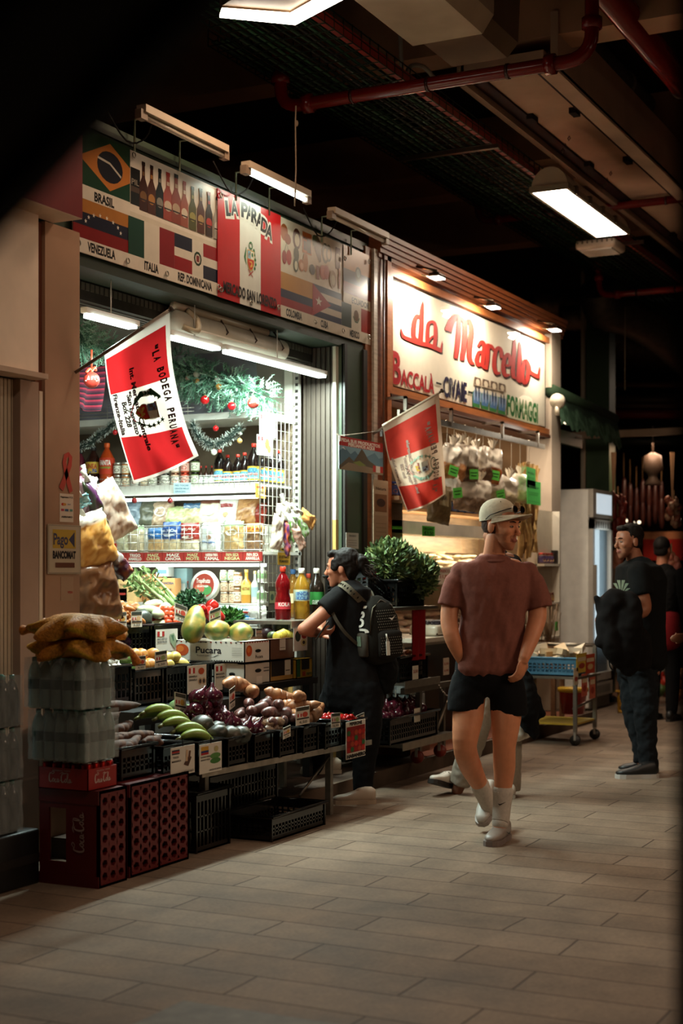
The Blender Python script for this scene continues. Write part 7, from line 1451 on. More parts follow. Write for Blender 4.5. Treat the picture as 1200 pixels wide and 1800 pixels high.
heap('redonion',RO,3,pile(8.75,9.47,4.06,4.36,.46,.085,.085,2,dz=.05,seed=42),'dark red onion in the long crate on the bottom rack shelf','onion','red_onion','red onions on the rack',(.5,.5,3),(.85,1.0))
for k,(u,v) in enumerate(((728,1163),(731,1238))): cardY(u+2,v+ (20 if k==0 else 20),10,24,4.02,'#c9bca8',[('t','3,50',.1,.5,.9,.2,'#8c2418')],'small white price card on the %s'%['middle basket of the rack','bottom crate of the rack'][k])
cardY(707,1232,24,38,4.46,'#b9a88c',[('e',.5,.5,.35,.25,'#3a342c'),('r',.1,.86,.9,.95,'#7c8a5c')],'framed card with dark picture behind the rolling rack',name='product_card')
pack(9.75,4.34,.30,4,3,'clear bottle pack on the ramp behind the rolling rack, lower','liquid','#8a8478','#6b5c4c')
pack(9.75,4.34,.535,4,3,'clear bottle pack behind the rolling rack, upper','liquid','#8a8478','#6b5c4c')
solo('wooden_box','low wooden box under the bottle packs behind the rolling rack','box',MB('#5c3a24').box((9.7,4.32,.106),(10.05,4.6,.298)),'wood')
# cart with cheese
ct=[('table_top',MB('#9c9280').box((11.62,3.68,.545),(12.24,4.3,.565)),'metal'),('lower_shelf',MB('#b0902c').box((11.66,3.72,.165),(12.2,4.28,.18)),'satin'),('side_rail',MB('#8c8478').tube([(11.68,3.74,.30),(12.2,3.74,.34)],.012,n=8),'metal')]
for (x,y,h) in ((11.66,3.72,.55),(12.2,3.72,.80),(11.66,4.26,.55),(12.2,4.26,.80)): ct.append(('leg',MB('#8c8478').box((x-.015,y-.015,.10),(x+.015,y+.015,h)),'metal'))
ct.append(('handle',MB('#8c8478').tube([(12.2,3.72,.8),(12.2,4.26,.8)],.016,n=8),'metal'))
for (x,y) in ((11.66,3.72),(12.2,3.72),(11.66,4.26)): ct.append(('caster',MB('#1c1814').tube([(x-.012,y,.045),(x+.012,y,.045)],.045,n=14).box((x-.018,y-.008,.045),(x+.018,y+.008,.11),'#8c8478'),'satin'))
thing('service_cart','steel service cart on casters carrying a blue crate of cheese','cart',ct)
crate(11.66,12.02,3.72,4.2,.567,.715,'pale blue plastic crate of cheese wedges on the cart','#4f7f9c')
def wedge(k): m=MB(['#d0c0a0','#c9b088','#d8ccb4'][k%3]); m.prism([(0,-.05,0),(.16,0,0),(0,.05,0)],(0,0,.05)); r=MB('#a87c48').box((-.006,-.05,0),(0,.05,.05)); return [('cheese',m,'satin'),('rind',r,'satin')]
heap('wedge',wedge,3,pile(11.68,12.0,3.75,4.18,.70,.12,.12,3,dz=.035,seed=51),'wrapped cheese wedge heaped in the blue crate','cheese','cheese_wedge','cheese wedges in the blue crate',(.4,.4,3),(.9,1.25))
for k,(u,v,w_,h_,c,lb) in enumerate(((1022,1165,18,34,'#c0a03c','yellow packet in the cart end, left'),(1037,1168,16,34,'#a83c20','red packet in the cart end, right'),(1027,1205,10,40,'#b85a44','pink packet hanging from the cart, left'),(1041,1208,10,42,'#b86048','pink packet hanging from the cart, right'),(1012,1190,8,30,'#b8a890','small pale packet on the cart'))): cardY(u,v,w_,h_,3.69,c,[('r',.1,.6,.9,.8,'#c9b494'),('e',.5,.35,.3,.15,'#8c3020' if k!=1 else '#c0a070')],lb,name='food_packet',tilt=2 if k==0 else 0)
p=oy(1026,1262,3.9); bk=MB('#8c1a12').lathe([(0,0),(.10,0),(.125,.22),(.13,.225),(.12,.225),(.11,.2),(0,.19)],n=24,o=(p.x,4.0,.185)); bk.lathe([(.126,.19),(.134,.195),(.134,.225),(.126,.23)],'#b8902c',24,o=(p.x,4.0,.185)); 
thing('red_bucket','red bucket with yellow rim on the lower shelf of the cart','bucket',(bk,'gloss'))
# white spice rack and twigs by the far post
rk=MB('#c4baa8'); x=13.3; 
for z in (1.48,1.12,.8): rk.box((13.05,4.46,z),(13.52,4.55,z+.02)); 
rk.box((13.49,4.46,.7),(13.52,4.55,2.0)); rk.box((13.05,4.53,.7),(13.52,4.55,2.0),'#a59680')
thing('spice_rack','narrow white rack on the post left of the fridge','rack',(rk,'satin'))
for k in range(4): place('redlid',mk_jar(.10,.035,'#5c4030','#4a3a5c','#a83428','#c09050'),TR((13.09+.08*k,4.50,1.50),-2),'jar with red lid on the top of the narrow white rack','jar','food_jar','red lidded jars on the white rack')
for k in range(4): place('knife',lambda:[('blade',MB('#2a2622').box((-.008,-.02,0),(.008,.02,.13)),'gloss')],TR((13.40+.03*k,4.49,1.50)),'dark slim packet standing at the end of the narrow white rack','packet','slim_packet','dark packets on the white rack')
for k in range(4): place('smallj',mk_jar(.09,.03,'#5c3424','#7c5c3c','#6b3a2c','#c09050'),TR((13.09+.09*k,4.50,1.14),-2),'small brown jar on the middle board of the narrow white rack','jar','food_jar','brown jars on the white rack')
tw=MB('#6b5238'); rr=random.Random(8); b0=oy(965,1132,4.3)
for k in range(26): tw.tube([b0+Vector((rr.gauss(0,.02),rr.gauss(0,.02),0)),b0+Vector((rr.gauss(0,.10),rr.gauss(0,.05),.28+.08*rr.random()))],.004,n=4)
thing('twig_bundle','bundle of dry twigs with a green tag left of the fridge','twigs',[('twigs',tw,'wood'),('green_tag',MB('#3f9a3c').box(b0+Vector((.0,-.06,.12)),b0+Vector((.07,-.055,.2))),'paper')])
solo('twig_stool','wooden stool under the dry twigs','stool',MB('#6b4a30').box((b0.x-.15,4.2,b0.z-.03),(b0.x+.15,4.42,b0.z)).box((b0.x-.14,4.2,.105),(b0.x-.1,4.24,b0.z-.03)).box((b0.x+.1,4.2,.105),(b0.x+.14,4.24,b0.z-.03)),'wood')
# ---- fridge
FX0,FX1,FY0,FY1=14.7,15.4,4.5,5.2; fz=2.28
fb_=MB('#e6dfd2').rbox((FX0,FY0+.05,.02),(FX1,FY1,fz),.015); fb_.box((FX0,FY0+.04,2.0),(FX1,FY0+.05,2.01),'#4a4038'); fb_.box((FX0+.02,FY0+.03,.02),(FX1-.02,FY0+.05,.16),'#4a443c')
fd=MB('#b8aea0'); d0,d1=.30,1.97; fd.box((FX0,FY0,d0),(FX0+.06,FY0+.05,d1)); fd.box((FX1-.06,FY0,d0),(FX1,FY0+.05,d1)); fd.box((FX0,FY0,d0),(FX1,FY0+.05,d0+.08)); fd.box((FX0,FY0,d1-.1),(FX1,FY0+.05,d1)); fd.box((FX0+.02,FY0-.03,1.1),(FX0+.04,FY0,1.5),'#8a8072')
for k in range(7): fd.box((FX0+.1+.08*k,FY0-.003,d1-.09),(FX0+.14+.08*k,FY0,d1-.02),'#3a342e')
tp=MB('#b8aea0').box((FX0,FY0,1.99),(FX1,FY0+.05,fz)); 
gr=MB('#aaa294').box((FX0,FY0,.14),(FX1,FY0+.04,.28)); 
for k in range(9): gr.box((FX0+.08+.06*k,FY0-.002,.17),(FX0+.12+.06*k,FY0,.25),'#5c554b')
led=MB('#ffffff'); 
for k in range(34): 
    for x in (FX0+.12,FX0+.22): led.box((x,FY0+.052,.62+k*.038),(x+.018,FY0+.056,.62+k*.038+.022))
gl=MB('#ffffff').add([(FX0+.06,FY0+.02,d0+.08),(FX1-.06,FY0+.02,d0+.08),(FX1-.06,FY0+.02,d1-.1),(FX0+.06,FY0+.02,d1-.1)],[(0,1,2,3)])
thing('display_fridge','tall white display fridge with lit glass door behind the cart','fridge',[('cabinet',fb_,'satin'),('door',fd,'satin',[('door_glass',gl,'window_glass'),('led_strip',led,LED)]),('light_box',tp,'satin',[('lit_panel',MB('#ffffff').box((FX0+.12,FY0-.004,2.03),(FX1-.05,FY0,2.24)),BACKL)]),('grille',gr,'satin'),('interior',MB('#7f8d94').box((FX0+.05,FY0+.045,.38),(FX1-.05,FY0+.0505,1.88)),'satin')])
area('fridge_glow',(15.05,4.44,1.3),.4,1.2,LP_STALL*.06,(.8,.95,1),(math.radians(90),0,0))
# ---- green awning, post, rail
P0=oy(978,693,4.5); P1=oy(1085,742,4.5); aw=MB('#2c4a30')
aw.grid(lambda s,t:(P0.x+(P1.x-P0.x)*s,4.5-.05*t,P0.z+(P1.z-P0.z)*s*1.0-.30*t*(1-.1*math.sin(s*40)**2)+.02*math.sin(s*25)),60,8,colfn=lambda s,t: '#1c2c1e' if t<.3 else ('#46604a' if noise.noise(Vector((s*30,t*3,0)))>0 else '#2a422e')); aw.tube([(P0.x,4.55,P0.z+.03),(P1.x,4.55,P1.z+.03)],.07,'#22301f',14)
thing('awning','rolled dark green awning with a scalloped valance beyond the sign','awning',[('valance',aw,'cloth'),('crank_bracket',MB('#c4b8a4').tube([oy(979,705,4.42)+Vector((-.02,0,0)),oy(979,705,4.42)+Vector((.04,0,0))],.07,n=16).tube([oy(979,715,4.42),oy(979,730,4.42)],.025,n=8),'satin')])
solo('small_lamp','small round lamp under the green awning','lamp',MB('#d8ccb4').tube([oy(993,735,4.6),oy(998,738,4.6)],.05,n=12),emis('bulb_light',(1,.8,.55),2.5))
q=oy(992,748,4.25); area('small_lamp_glow',q,.1,.1,14,(1,.9,.74),(0,0,0))
gs_=MB('#24603a').box(oy(975,752,4.75),(oy(1023,752,4.75).x,4.8,oy(1000,782,4.75).z)); thing('green_board','green board with a small white mark under the awning','board',[('panel',gs_,'satin'),('white_mark',MB('#c9bfae').box(oy(1013,767,4.73),oy(1023,772,4.74)),'paper')])
x=od(1030,800,17.5); solo('green_post','green square post behind the fridge','post',MB('#32492f').box((x.x,x.y-.28,0),(x.x+.25,x.y,5.6)),'satin')
solo('white_frame','thin pale frame strip beside the green post','frame strip',MB('#a59a88').box((x.x-.05,x.y+.01,0),(x.x,x.y+.05,5.6)),'satin')
bg=od(1100,793,19); rl=MB('#8a7258').box((bg.x-2.2,bg.y+1.6,2.96),(bg.x-2.15,bg.y-4,3.04)); thing('display_rail','long pale rail the garlic and pepper strings hang from','rail',(rl,'satin'))
# far stall: shelves, hanging strings
fs=MB('#1f130e').box((22.5,-1,0),(22.6,8,4.2)); struct('wall_far_stall',fs,'plaster')
for k,(v0,c) in enumerate(((675,'#5c3c28'),(700,'#3a2a1c'),(712,'#55382a'),(727,'#7c1814'),(755,'#2a2018'),(775,'#2a3028'))): a_=od(1050,v0,21); thing('ceiling_pipe','%s pipe crossing the dark far end, row %s from the top'%(['tan','dark','brown','red','black','greenish'][k],['one','two','three','four','five','six'][k]),'pipe',(MB(c).tube([a_,od(1260,v0+2,21)],.05+.02*(k%2),n=8),'satin'))
struct('trim_20',MB('#1c140e').box((20,-2,2.95),(20.2,4,3.02)),'plaster')
lampc=od(1147,840,17.5); lc=MB('#4f443a').lathe([(.02,.30),(.10,.26),(.12,.1),(.06,.04),(.05,0),(.11,-.08),(.10,-.085),(0,-.06)],n=18,o=lampc); lc.tube([lampc+Vector((0,0,.3)),lampc+Vector((0,0,.62))],.012,n=6)
thing('pendant_lamp','unlit pale bell-shaped pendant lamp hanging at the far stall','pendant lamp',(lc,'satin'))
for (u,lab) in ((1078,'pale strap holding the dried peppers'),(1182,'pale strap holding the garlic string')):
    a_=od(u,795,17.3); solo('strap',lab,'strap',MB('#8a7258').prism([a_+RT*-.03,a_+RT*.03,a_+RT*.008-UP*.55,a_-RT*.008-UP*.55],FW*.01),'cloth')
rr=random.Random(21)
def string_(u,v0,v1,d,cols,lab,n,s,cat,name,part):
    parts=[]; a_=od(u,v0,d); b_=od(u,v1,d); st=MB('#7c6444').tube([a_,b_],.008,n=5)
    for k in range(18): p=a_.lerp(b_,rr.random()*.8); st.add([p,p+Vector((.01,0,0)),p+Vector((rr.gauss(0,.09),rr.gauss(0,.09),rr.gauss(0,.06)))],[(0,1,2)],'#a08858')
    parts.append(('braid',st,'cloth'))
    for k in range(n):
        t=.25+.75*k/n; p=a_.lerp(b_,t)+RT*rr.uniform(-1,1)*.09*(1-.3*t)+FW*rr.uniform(-.06,.06); q=nell((s[0],s[1],s[1]),*cols[k%len(cols)],.05,2,k,10,8); parts.append((part,MB().join(q,Matrix.Translation(p)@Euler((rr.random(),1.3+rr.uniform(-.4,.4),rr.random()*6)).to_matrix().to_4x4()),'veg'))
    thing(name,lab,cat,parts)
string_(1085,855,945,17,[('#5c1810','#7c2416')],'string of dried dark red peppers hanging right of the fridge',22,(.10,.03),'pepper string','pepper_string','pepper')
string_(1185,862,925,16.8,[('#8c3c2c','#a8684c'),('#b89a7c','#9c6448')],'upper string of pink garlic and onions at the right edge',20,(.045,.04),'garlic string','garlic_string','bulb')
string_(1180,955,1045,15.5,[('#a85c44','#b87c5c'),('#b8705c','#9c4c38')],'lower fuller string of pink onions at the right edge',26,(.05,.045),'garlic string','garlic_string','bulb')
solo('red_canopy','pinkish red cloth panel of the far stall behind the man in black','cloth panel',MB('#a8302a').box(od(1130,948,19),od(1290,985,19.05)).box(od(1130,935,19),od(1290,948,19.04),'#b8805c').box(od(1156,935,18.98),od(1159,985,18.99),'#5c3a24'),'cloth')
for k,(u,v) in enumerate(((1100,915),(1117,917),(1123,918),(1196,912))): p=od(u,v,20); solo('bulb','small glowing far bulb, %s'%['leftmost','second','third','near the right edge'][k],'bulb',MB('#ffffff').ell(p,(.022,.022,.022),n=10,m=6),emis('bulb_light',(1,.8,.55),2.5))
area('far_glow',od(1150,900,18)+Vector((0,0,.6)),1.5,.5,LP_STALL*.55,(1,.62,.4),(0,math.radians(-40),0)) if False else area('far_glow',od(1160,780,17.6),1.2,.4,LP_STALL*.5,(1,.6,.38))
# crates and greens of the far stall
crate(14.62,15.08,3.95,4.22,.0,.22,'yellow plastic crate of potatoes beyond the fridge','#b8862c')
heap('potato',PO,4,pile(14.64,15.06,3.97,4.2,.22,.08,.08,3,dz=.05,seed=61),'brown potato in the yellow crate beyond the fridge','potato','potato','potatoes beyond the fridge',(.4,.4,3),(1.0,1.4))
for k,(u,v,c) in enumerate(((1165,1175,'#8a8a7c'),(1155,1190,'#a02a1c'),(1165,1200,'#b03420'),(1178,1195,'#5c3a20'),(1190,1205,'#7c4a24'),(1175,1215,'#6b2a18'),(1190,1222,'#a0622c'),(1160,1213,'#4a5c2c'),(1195,1188,'#8c5c2c'))): p=od(u,v,16); heap('far%d'%k,roundf((.10,.08,.07),c,c,nz=.12),1,[p],'vegetable of the far heap right of the man in black, %s'%['pale','red upper','red lower','brown upper','brown lower','dark red','orange','green','tan'][k],'vegetable','vegetable',None,(1,1,1))
solo('far_counter','dark counter of the far stall under the vegetables','counter',MB('#17100c').box((15.6,.7,0),(17.2,2.3,.52)),'satin')

heap('salami',lambda k:[('sausage',nell((.20,.04,.04),'#2a0f0b','#3a1a12',.1,3,k,10,8),'veg'),('string',MB('#7c6444').tube([(.2,0,0),(.5,0,0)],.004,n=4),'cloth')],3,[od(1096+11*(k%7),868+26*(k//7)+5*(k%3),18.6) for k in range(14)],'dark cured sausage hanging in the far stall above the men','sausage','sausage','sausages in the far stall',(.1,-1.571,.1),(.8,1.1))
# ================================================================ PEOPLE
def V(u,v,D): return od(u,v,D)
def basis(f,up=UP):
    f=Vector(f).normalized(); x=f.cross(up).normalized(); z=x.cross(f).normalized(); return Matrix((x,f,z)).transposed()
def limb(mb,D,pts,n=24,c=None,ball=True):
    P_=[V(u,v,D+dy) for u,v,dy,r in pts]; rs=[r for *_,r in pts]; m=4; Q=smooth(P_,m); W=[]
    for i in range(len(rs)-1): W+=[rs[i]+(rs[i+1]-rs[i])*k/m for k in range(m)]
    W.append(rs[-1]); mb.tube(Q,W,c,n)
    if ball: mb.ell(Q[0],W[0],c,24,10); mb.ell(Q[-1],W[-1],c,24,10)
def glimb(mb,D,pts): limb(mb,D,pts,ball=False); mb.ell(V(pts[0][0],pts[0][1],D+pts[0][2]),pts[0][3],None,24,10)
def secs(mb,D,L_,c=None,p=2.3,yaw=0.):
    """torso sections: u, v, depth offset, half width (m), half depth (m)"""
    rx=RT*math.cos(yaw)+FW*math.sin(yaw); ry=FW*math.cos(yaw)-RT*math.sin(yaw)
    mb.loft([(V(u,v,D+dy),rx*a,ry*b) for u,v,dy,a,b in L_],c,24,p)
def headmb(M,k=1.,fem=False):
    h=MB(); h.M=M@Matrix.Scale(k,4)
    h.ell((0,-.018,.045),(.074,.096,.085),n=22,m=14)
    h.loft([((0,.030,.07),(.060,0,0),(0,.052,0)),((0,.034,.03),(.066,0,0),(0,.055,0)),((0,.034,-.01),(.065,0,0),(0,.055,0)),((0,.036,-.045),(.057 if not fem else .052,0,0),(0,.050,0)),((0,.046,-.08),(.043 if not fem else .036,0,0),(0,.040,0)),((0,.058,-.102),(.026,0,0),(0,.026,0))],n=22,p=2.2)
    h.tube([(0,.086,.028),(0,.098,.0),(0,.110,-.024)],[.008,.009,.013],n=10); h.ell((0,.105,-.028),(.016,.012,.009),n=10,m=6)
    h.tube([(-.05,.068,.030),(-.022,.087,.034),(0,.088,.030),(.022,.087,.034),(.05,.068,.030)],.0085,n=8)
    h.ell((0,.090,-.056),(.023,.010,.0055),n=12,m=6); h.ell((0,.089,-.065),(.019,.010,.0055),n=12,m=6)
    for s in (-1,1): h.ell((s*.040,.060,-.015),(.022,.026,.022),n=12,m=8); h.ell((s*.074,-.012,-.002),(.009,.021,.031),n=12,m=8)
    h.M=None; return h
def facecol(b,M,k,skin,lip,stub=None):
    Mi=(M@Matrix.Scale(k,4)).inverted(); s,l=hx(skin),hx(lip); st=hx(stub) if stub else None; out=[]
    for p in b.v:
        q=Mi@p; c=s
        if abs(q.z)<.14 and q.y>.07 and abs(q.x)<.027 and -.070<q.z<-.050: c=l
        elif st and q.y>-.0 and -.13<q.z<-.032 and abs(q.x)<.08 and (abs(q.z+.042)<.008 and abs(q.x)<.03 or q.z<-.072 or abs(q.x)>.045): t=.45; c=tuple(s[i]*(1-t)+st[i]*t for i in range(3))
        out.append(c)
    b.c=out
def eyes(M,k,iris='#1a120e'):
    parts=[]
    for s in (-1,1):
        e=MB('#8a7468'); e.M=M@Matrix.Scale(k,4); e.ell((s*.030,.083,.010),(.013,.008,.0065),n=12,m=8); e.ell((s*.030,.0875,.010),(.0058,.0045,.0058),iris,10,6); parts.append(('eye',e,'gloss'))
        w_=MB('#23150e'); w_.M=M@Matrix.Scale(k,4); w_.tube([(s*.014,.0955,.032),(s*.03,.094,.036),(s*.046,.079,.033)],[.003,.004,.0025],n=6); parts.append(('eyebrow',w_,'hair'))
    return parts
def hand(mb,wr,d,pn,curl=.5,k=1.,side=1):
    """palm from the wrist along d, palm normal pn (fingers curl towards it), thumb on the side given"""
    d=Vector(d).normalized(); pn=Vector(pn); pn=(pn-d*pn.dot(d)).normalized(); x=d.cross(pn).normalized()*side; wr=Vector(wr)
    R3=Matrix((x,d,pn)).transposed().to_4x4(); mb.ell(wr+d*.045*k,(.039*k,.050*k,.015*k),n=14,m=9,M=R3); mb.tube([wr-d*.02,wr+d*.02],[.026*k,.027*k],n=12)
    for i,(ox_,ln) in enumerate(((.029,.070),(.010,.078),(-.010,.073),(-.028,.058))):
        p=wr+d*(.080-.004*abs(i-1))*k+x*ox_*k; a=.15; pts=[p-d*.02*k,p]; seg=ln*k/3
        for j in range(3): a+=curl*(.55 if j==0 else .8); p=p+(d*math.cos(a)+pn*math.sin(a))*seg*(1.15-.15*j); pts.append(p)
        mb.tube(pts,[.0095*k,.0095*k,.009*k,.0082*k,.0068*k],n=10); mb.ell(pts[-1],.0068*k,n=8,m=6)
    p=wr+d*.022*k+x*.028*k; q=p+(d*.55+x*.75+pn*.25).normalized()*.036*k; r=q+(d*.9+x*.25+pn*.45).normalized()*.030*k; mb.tube([p,q,r],[.014*k,.011*k,.0088*k],n=10); mb.ell(r,.0088*k,n=8,m=6)
def wrinkle(m,amp,freq,seed=1,stretch=(1,1,.35)):
    m.v=[p+n_*(amp*noise.noise(Vector((p.x*freq*stretch[0]+seed,p.y*freq*stretch[1],p.z*freq*stretch[2]+(p.x+p.y)*freq*.5)))+amp*.5*noise.noise(p*freq*2.3)) for p,n_ in zip(m.v,m.n)]; return m
def shoe(toe,heel,c,sole,laces,mark=None,k=1.,roll=0,liftz=0,markside=-1):
    """toe and heel points on the ground plane of the sole"""
    toe,heel=Vector(toe),Vector(heel); f=(toe-heel); L_=f.length; B_=basis(f).to_4x4(); M=Matrix.Translation(heel)@B_@Matrix.Rotation(roll,4,'Y'); s=L_/.29
    so=MB(sole); so.M=M; ys=[0,.02,.06,.12,.18,.23,.27,.288]; ws=[.022,.033,.038,.037,.044,.048,.038,.018]
    so.rings([[(w_*s*sx,y*s,z*s) for (y,w_) in zip(ys,ws) for sx in (1,)]+[(-w_*s,y*s,z*s) for (y,w_) in reversed(list(zip(ys,ws)))] for z in (.0,.014,.027)],smooth=False)
    up=MB(c); up.M=M; S_=[(.004,.026,.03,.05),(.03,.034,.046,.052),(.07,.037,.05,.05),(.11,.038,.045,.046),(.15,.041,.034,.036),(.20,.044,.024,.03),(.25,.038,.019,.027),(.283,.018,.011,.022)]
    up.loft([((0,y*s,zc*s+.012*s),(w_*s,0,0),(0,0,h*s)) for y,w_,h,zc in S_],n=20,p=2.6,cap=False); 
    tg=MB(laces); tg.M=M
    for q in range(5): y=.115+.019*q; z=.094-.0115*q; tg.tube([(-.022*s,y*s,(z-.012)*s),(0,(y+.006)*s,(z+.002)*s),(.022*s,(y)*s,(z-.012)*s)],.0045*s,n=6)
    tg.tube([(0,.105*s,.096*s),(.025*s,.12*s,.098*s),(.03*s,.105*s,.092*s),(0,.105*s,.098*s),(-.028*s,.12*s,.096*s)],.003*s,n=5)
    parts=[('laces',tg,'cloth')]
    if mark:
        mk=Sheet(lambda x,y,l: M@Vector((markside*(.0395*s+l*8+.001),x*s,y*s)))
        if mark=='swoosh': mk.poly([(.07,.055),(.085,.040),(.10,.038),(.15,.062),(.10,.046),(.088,.048)],'#1a1614')
        else:
            for q in range(3): mk.poly([(.10+.022*q,.035),(.112+.022*q,.035),(.098+.022*q,.07),(.086+.022*q,.07)],'#c9c4bc')
        parts.append(('side_mark',mk.m,'satin'))
    return [('shoe_upper',up,'satin',parts),('shoe_sole',so,'rubber')]
def hairfall(mb,M,fn,n,cols,ln,r,seed=1):
    rr=random.Random(seed)
    for k in range(n): p,d=fn(rr); mb.tube([M@p,M@(p+d*ln*.5),M@(p+d*ln+Vector((0,0,-.01)))],[r,r*.8,r*.3],hx(rr.choice(cols)),4)

# ---------------- man in brown T-shirt
D=7.78
fd=(-FW*.62+RT*.77-UP*.10); Mh=Matrix.Translation(V(880,927,D))@basis(fd).to_4x4(); SK='#c8835e'
b=headmb(Mh,1.03)
limb(b,D,[(872,945,.01,.054),(868,975,.02,.058),(868,995,.03,.07)])
secs(b,D,[(868,992,.03,.16,.08),(868,1030,.03,.17,.10),(866,1080,.03,.155,.10),(864,1130,.03,.145,.10),(860,1170,.03,.16,.105),(858,1200,.03,.165,.10)])
limb(b,D,[(818,1010,.03,.040),(800,1030,.03,.046),(794,1052,.03,.049),(789,1090,.0,.046),(796,1125,-.04,.041),(811,1158,-.02,.031)])
hand(b,V(813,1162,D-.0),RT*.45-UP+FW*.1,FW,.2,.9,-1)
limb(b,D,[(920,1010,.03,.040),(936,1030,.03,.047),(942,1052,.03,.050),(944,1085,.01,.049),(934,1120,-.06,.042),(921,1156,-.12,.029)])
hand(b,V(920,1158,D-.12),-RT*.25-UP,FW*.6-RT*.7,.55,1.02,1)
limb(b,D,[(826,1205,.04,.088),(822,1260,-.02,.082),(817,1312,-.05,.062),(826,1345,.06,.060),(842,1378,.17,.046),(856,1410,.26,.036)])
limb(b,D,[(890,1205,.02,.088),(889,1262,-.02,.080),(886,1312,-.04,.060),(886,1350,-.02,.058),(884,1385,-.01,.046),(880,1430,-.02,.037),(878,1455,-.03,.036)])
body=remesh(b,.0048,3); facecol(body,Mh,1.03,SK,'#94503f','#7a4632')
sh=MB()
secs(sh,D,[(866,984,.02,.10,.075),(866,990,.03,.175,.095),(868,1006,.03,.195,.115),(868,1040,.03,.188,.132),(866,1080,.03,.172,.132),(863,1120,.03,.172,.13),(860,1160,.02,.178,.130),(858,1176,.02,.18,.130)],p=2.5)
for P_ in ([(815,1003,.03,.055),(803,1022,.03,.060),(795,1042,.02,.063),(790,1066,.015,.066)],[(922,1003,.03,.055),(935,1022,.03,.060),(943,1042,.02,.063),(949,1068,.015,.066)]):
    Q=[V(u,v,D+dy) for u,v,dy,r in P_]; sh.tube(smooth(Q,3),[.055,.057,.058,.060,.061,.062,.063,.064,.065,.066],n=18)
sh.ell(V(813,1006,D+.03),(.062,.07,.058)); sh.ell(V(924,1006,D+.03),(.062,.07,.058)); sh.ell(V(802,1024,D+.025),(.062,.065,.06)); sh.ell(V(936,1024,D+.025),(.062,.065,.06))
sh=remesh(sh,.008,6)
nn_=[]
for p,n_ in zip(sh.v,sh.n):
    q=p-V(866,1080,D); x=q.dot(RT); z=q.z; f=.010*noise.noise(Vector((x*16+z*5,z*3.2,3)))+.006*noise.noise(Vector((x*34-z*8,z*6,7)))+.004*noise.noise(p*22); k=.5+min(max(-z*2.2+.3,0),1); nn_.append(p+n_*f*k)
sh.v=nn_; sh.c=[hx('#7d4c41')]*len(sh.v)
col=MB('#6e4238'); cc=V(868,982,D+.015); col.tube([cc+RT*.078*math.cos(t*pi/12)+FW*.072*math.sin(t*pi/12)-UP*(.018 if math.sin(t*pi/12)<0 else -.012)*abs(math.sin(t*pi/12)) for t in range(24)],.011,n=8,closed=True)
st_=MB(); secs(st_,D,[(860,1152,.03,.172,.118),(858,1190,.03,.182,.125),(856,1204,.03,.185,.12)]); glimb(st_,D,[(826,1200,.03,.100),(820,1226,.01,.099),(818,1252,.0,.099)]); glimb(st_,D,[(888,1200,.03,.100),(892,1228,.0,.099),(893,1257,-.0,.098)])
st_=wrinkle(remesh(st_,.008,4),.006,9,9,(1,1,.3)); st_.c=[hx('#0e0d0e')]*len(st_.v)
so=[]
for k,(pts) in enumerate(([(843,1380,.175,.052),(850,1396,.22,.047),(857,1412,.265,.044),(862,1426,.30,.044)],[(884,1392,-.01,.054),(882,1415,-.015,.048),(880,1440,-.02,.046),(879,1446,-.025,.044)])):
    m=MB('#b9aea2'); limb(m,D,pts,18); 
    sw=MB('#1c1816'); c_=V(pts[1][0]-(2 if k else 0),pts[1][1]+(2 if k==0 else -4),D+pts[1][2])-FW*(pts[1][3]+.004); sw.prism([c_+RT*a_+UP*b_ for a_,b_ in ((-.022,.004),(-.012,-.007),(.022,.012),(-.010,.0))],FW*.002)
    so.append(('sock',m,'cloth',[('sock_mark',sw,'cloth')]))
z0=lambda p,z: Vector((p.x,p.y,z))
t1=z0(V(859,1486,7.60),.0); h1=z0(V(888,1450,7.84),.0)
s1=shoe(t1,t1+(h1-t1).normalized()*.29,'#8a7c72','#756760','#37302b','swoosh',markside=-1)
t2=V(846,1462,8.02); t2.z=.03; h2=V(864,1434,8.20); h2=t2+(Vector((h2.x,h2.y,t2.z+.15))-t2).normalized()*.28
s2=shoe(t2,h2,'#a39a90','#968c86','#5c554f',None)
# cap and sunglasses
cp=MB('#c4b79f'); cp.M=Mh@Matrix.Translation((0,-.004,.012))@Matrix.Rotation(math.radians(9),4,'X')@Matrix.Scale(1.0,4)
rg=[]
for z,r in ((.026,1.0),(.05,1.02),(.075,.99),(.10,.90),(.119,.75),(.133,.53),(.141,.28),(.143,.05)): rg.append([(.080*r*math.cos(2*pi*j/28),-.015+.102*r*math.sin(2*pi*j/28),z+(.016 if math.sin(2*pi*j/28)>.2 else 0)*(1 if z<.06 else 0)) for j in range(28)])
cp.rings(rg,cap=(False,True))
br_=MB('#c4b79f'); br_.M=cp.M; n=18; A1=[(.082*math.cos(pi*j/n),.0+.092*math.sin(pi*j/n),.048-.006*math.cos(pi*j/n)**2) for j in range(n+1)]; A2=[(.088*math.cos(pi*j/n)*(1-.10*math.sin(pi*j/n)),.0+(.092+.100*math.sin(pi*j/n)**.8)*math.sin(pi*j/n),.040-.030*math.cos(pi*j/n)**2) for j in range(n+1)]
br_.rings([A1,A2],close=False,smooth=True); br_.rings([[(x,y,z-.004) for x,y,z in A1],[(x,y,z-.004) for x,y,z in A2]],close=False,smooth=True); br_.tube(A2,.003,n=6)
bt=MB('#8a7c68'); bt.M=cp.M; bt.ell((0,-.015,.144),(.008,.008,.004),n=10,m=6)
for q in (-1,1): bt.ell((q*.05,.04,.118),(.003,.003,.003),'#5c5040',8,5)
sg=MB('#140f0c'); sg.M=cp.M
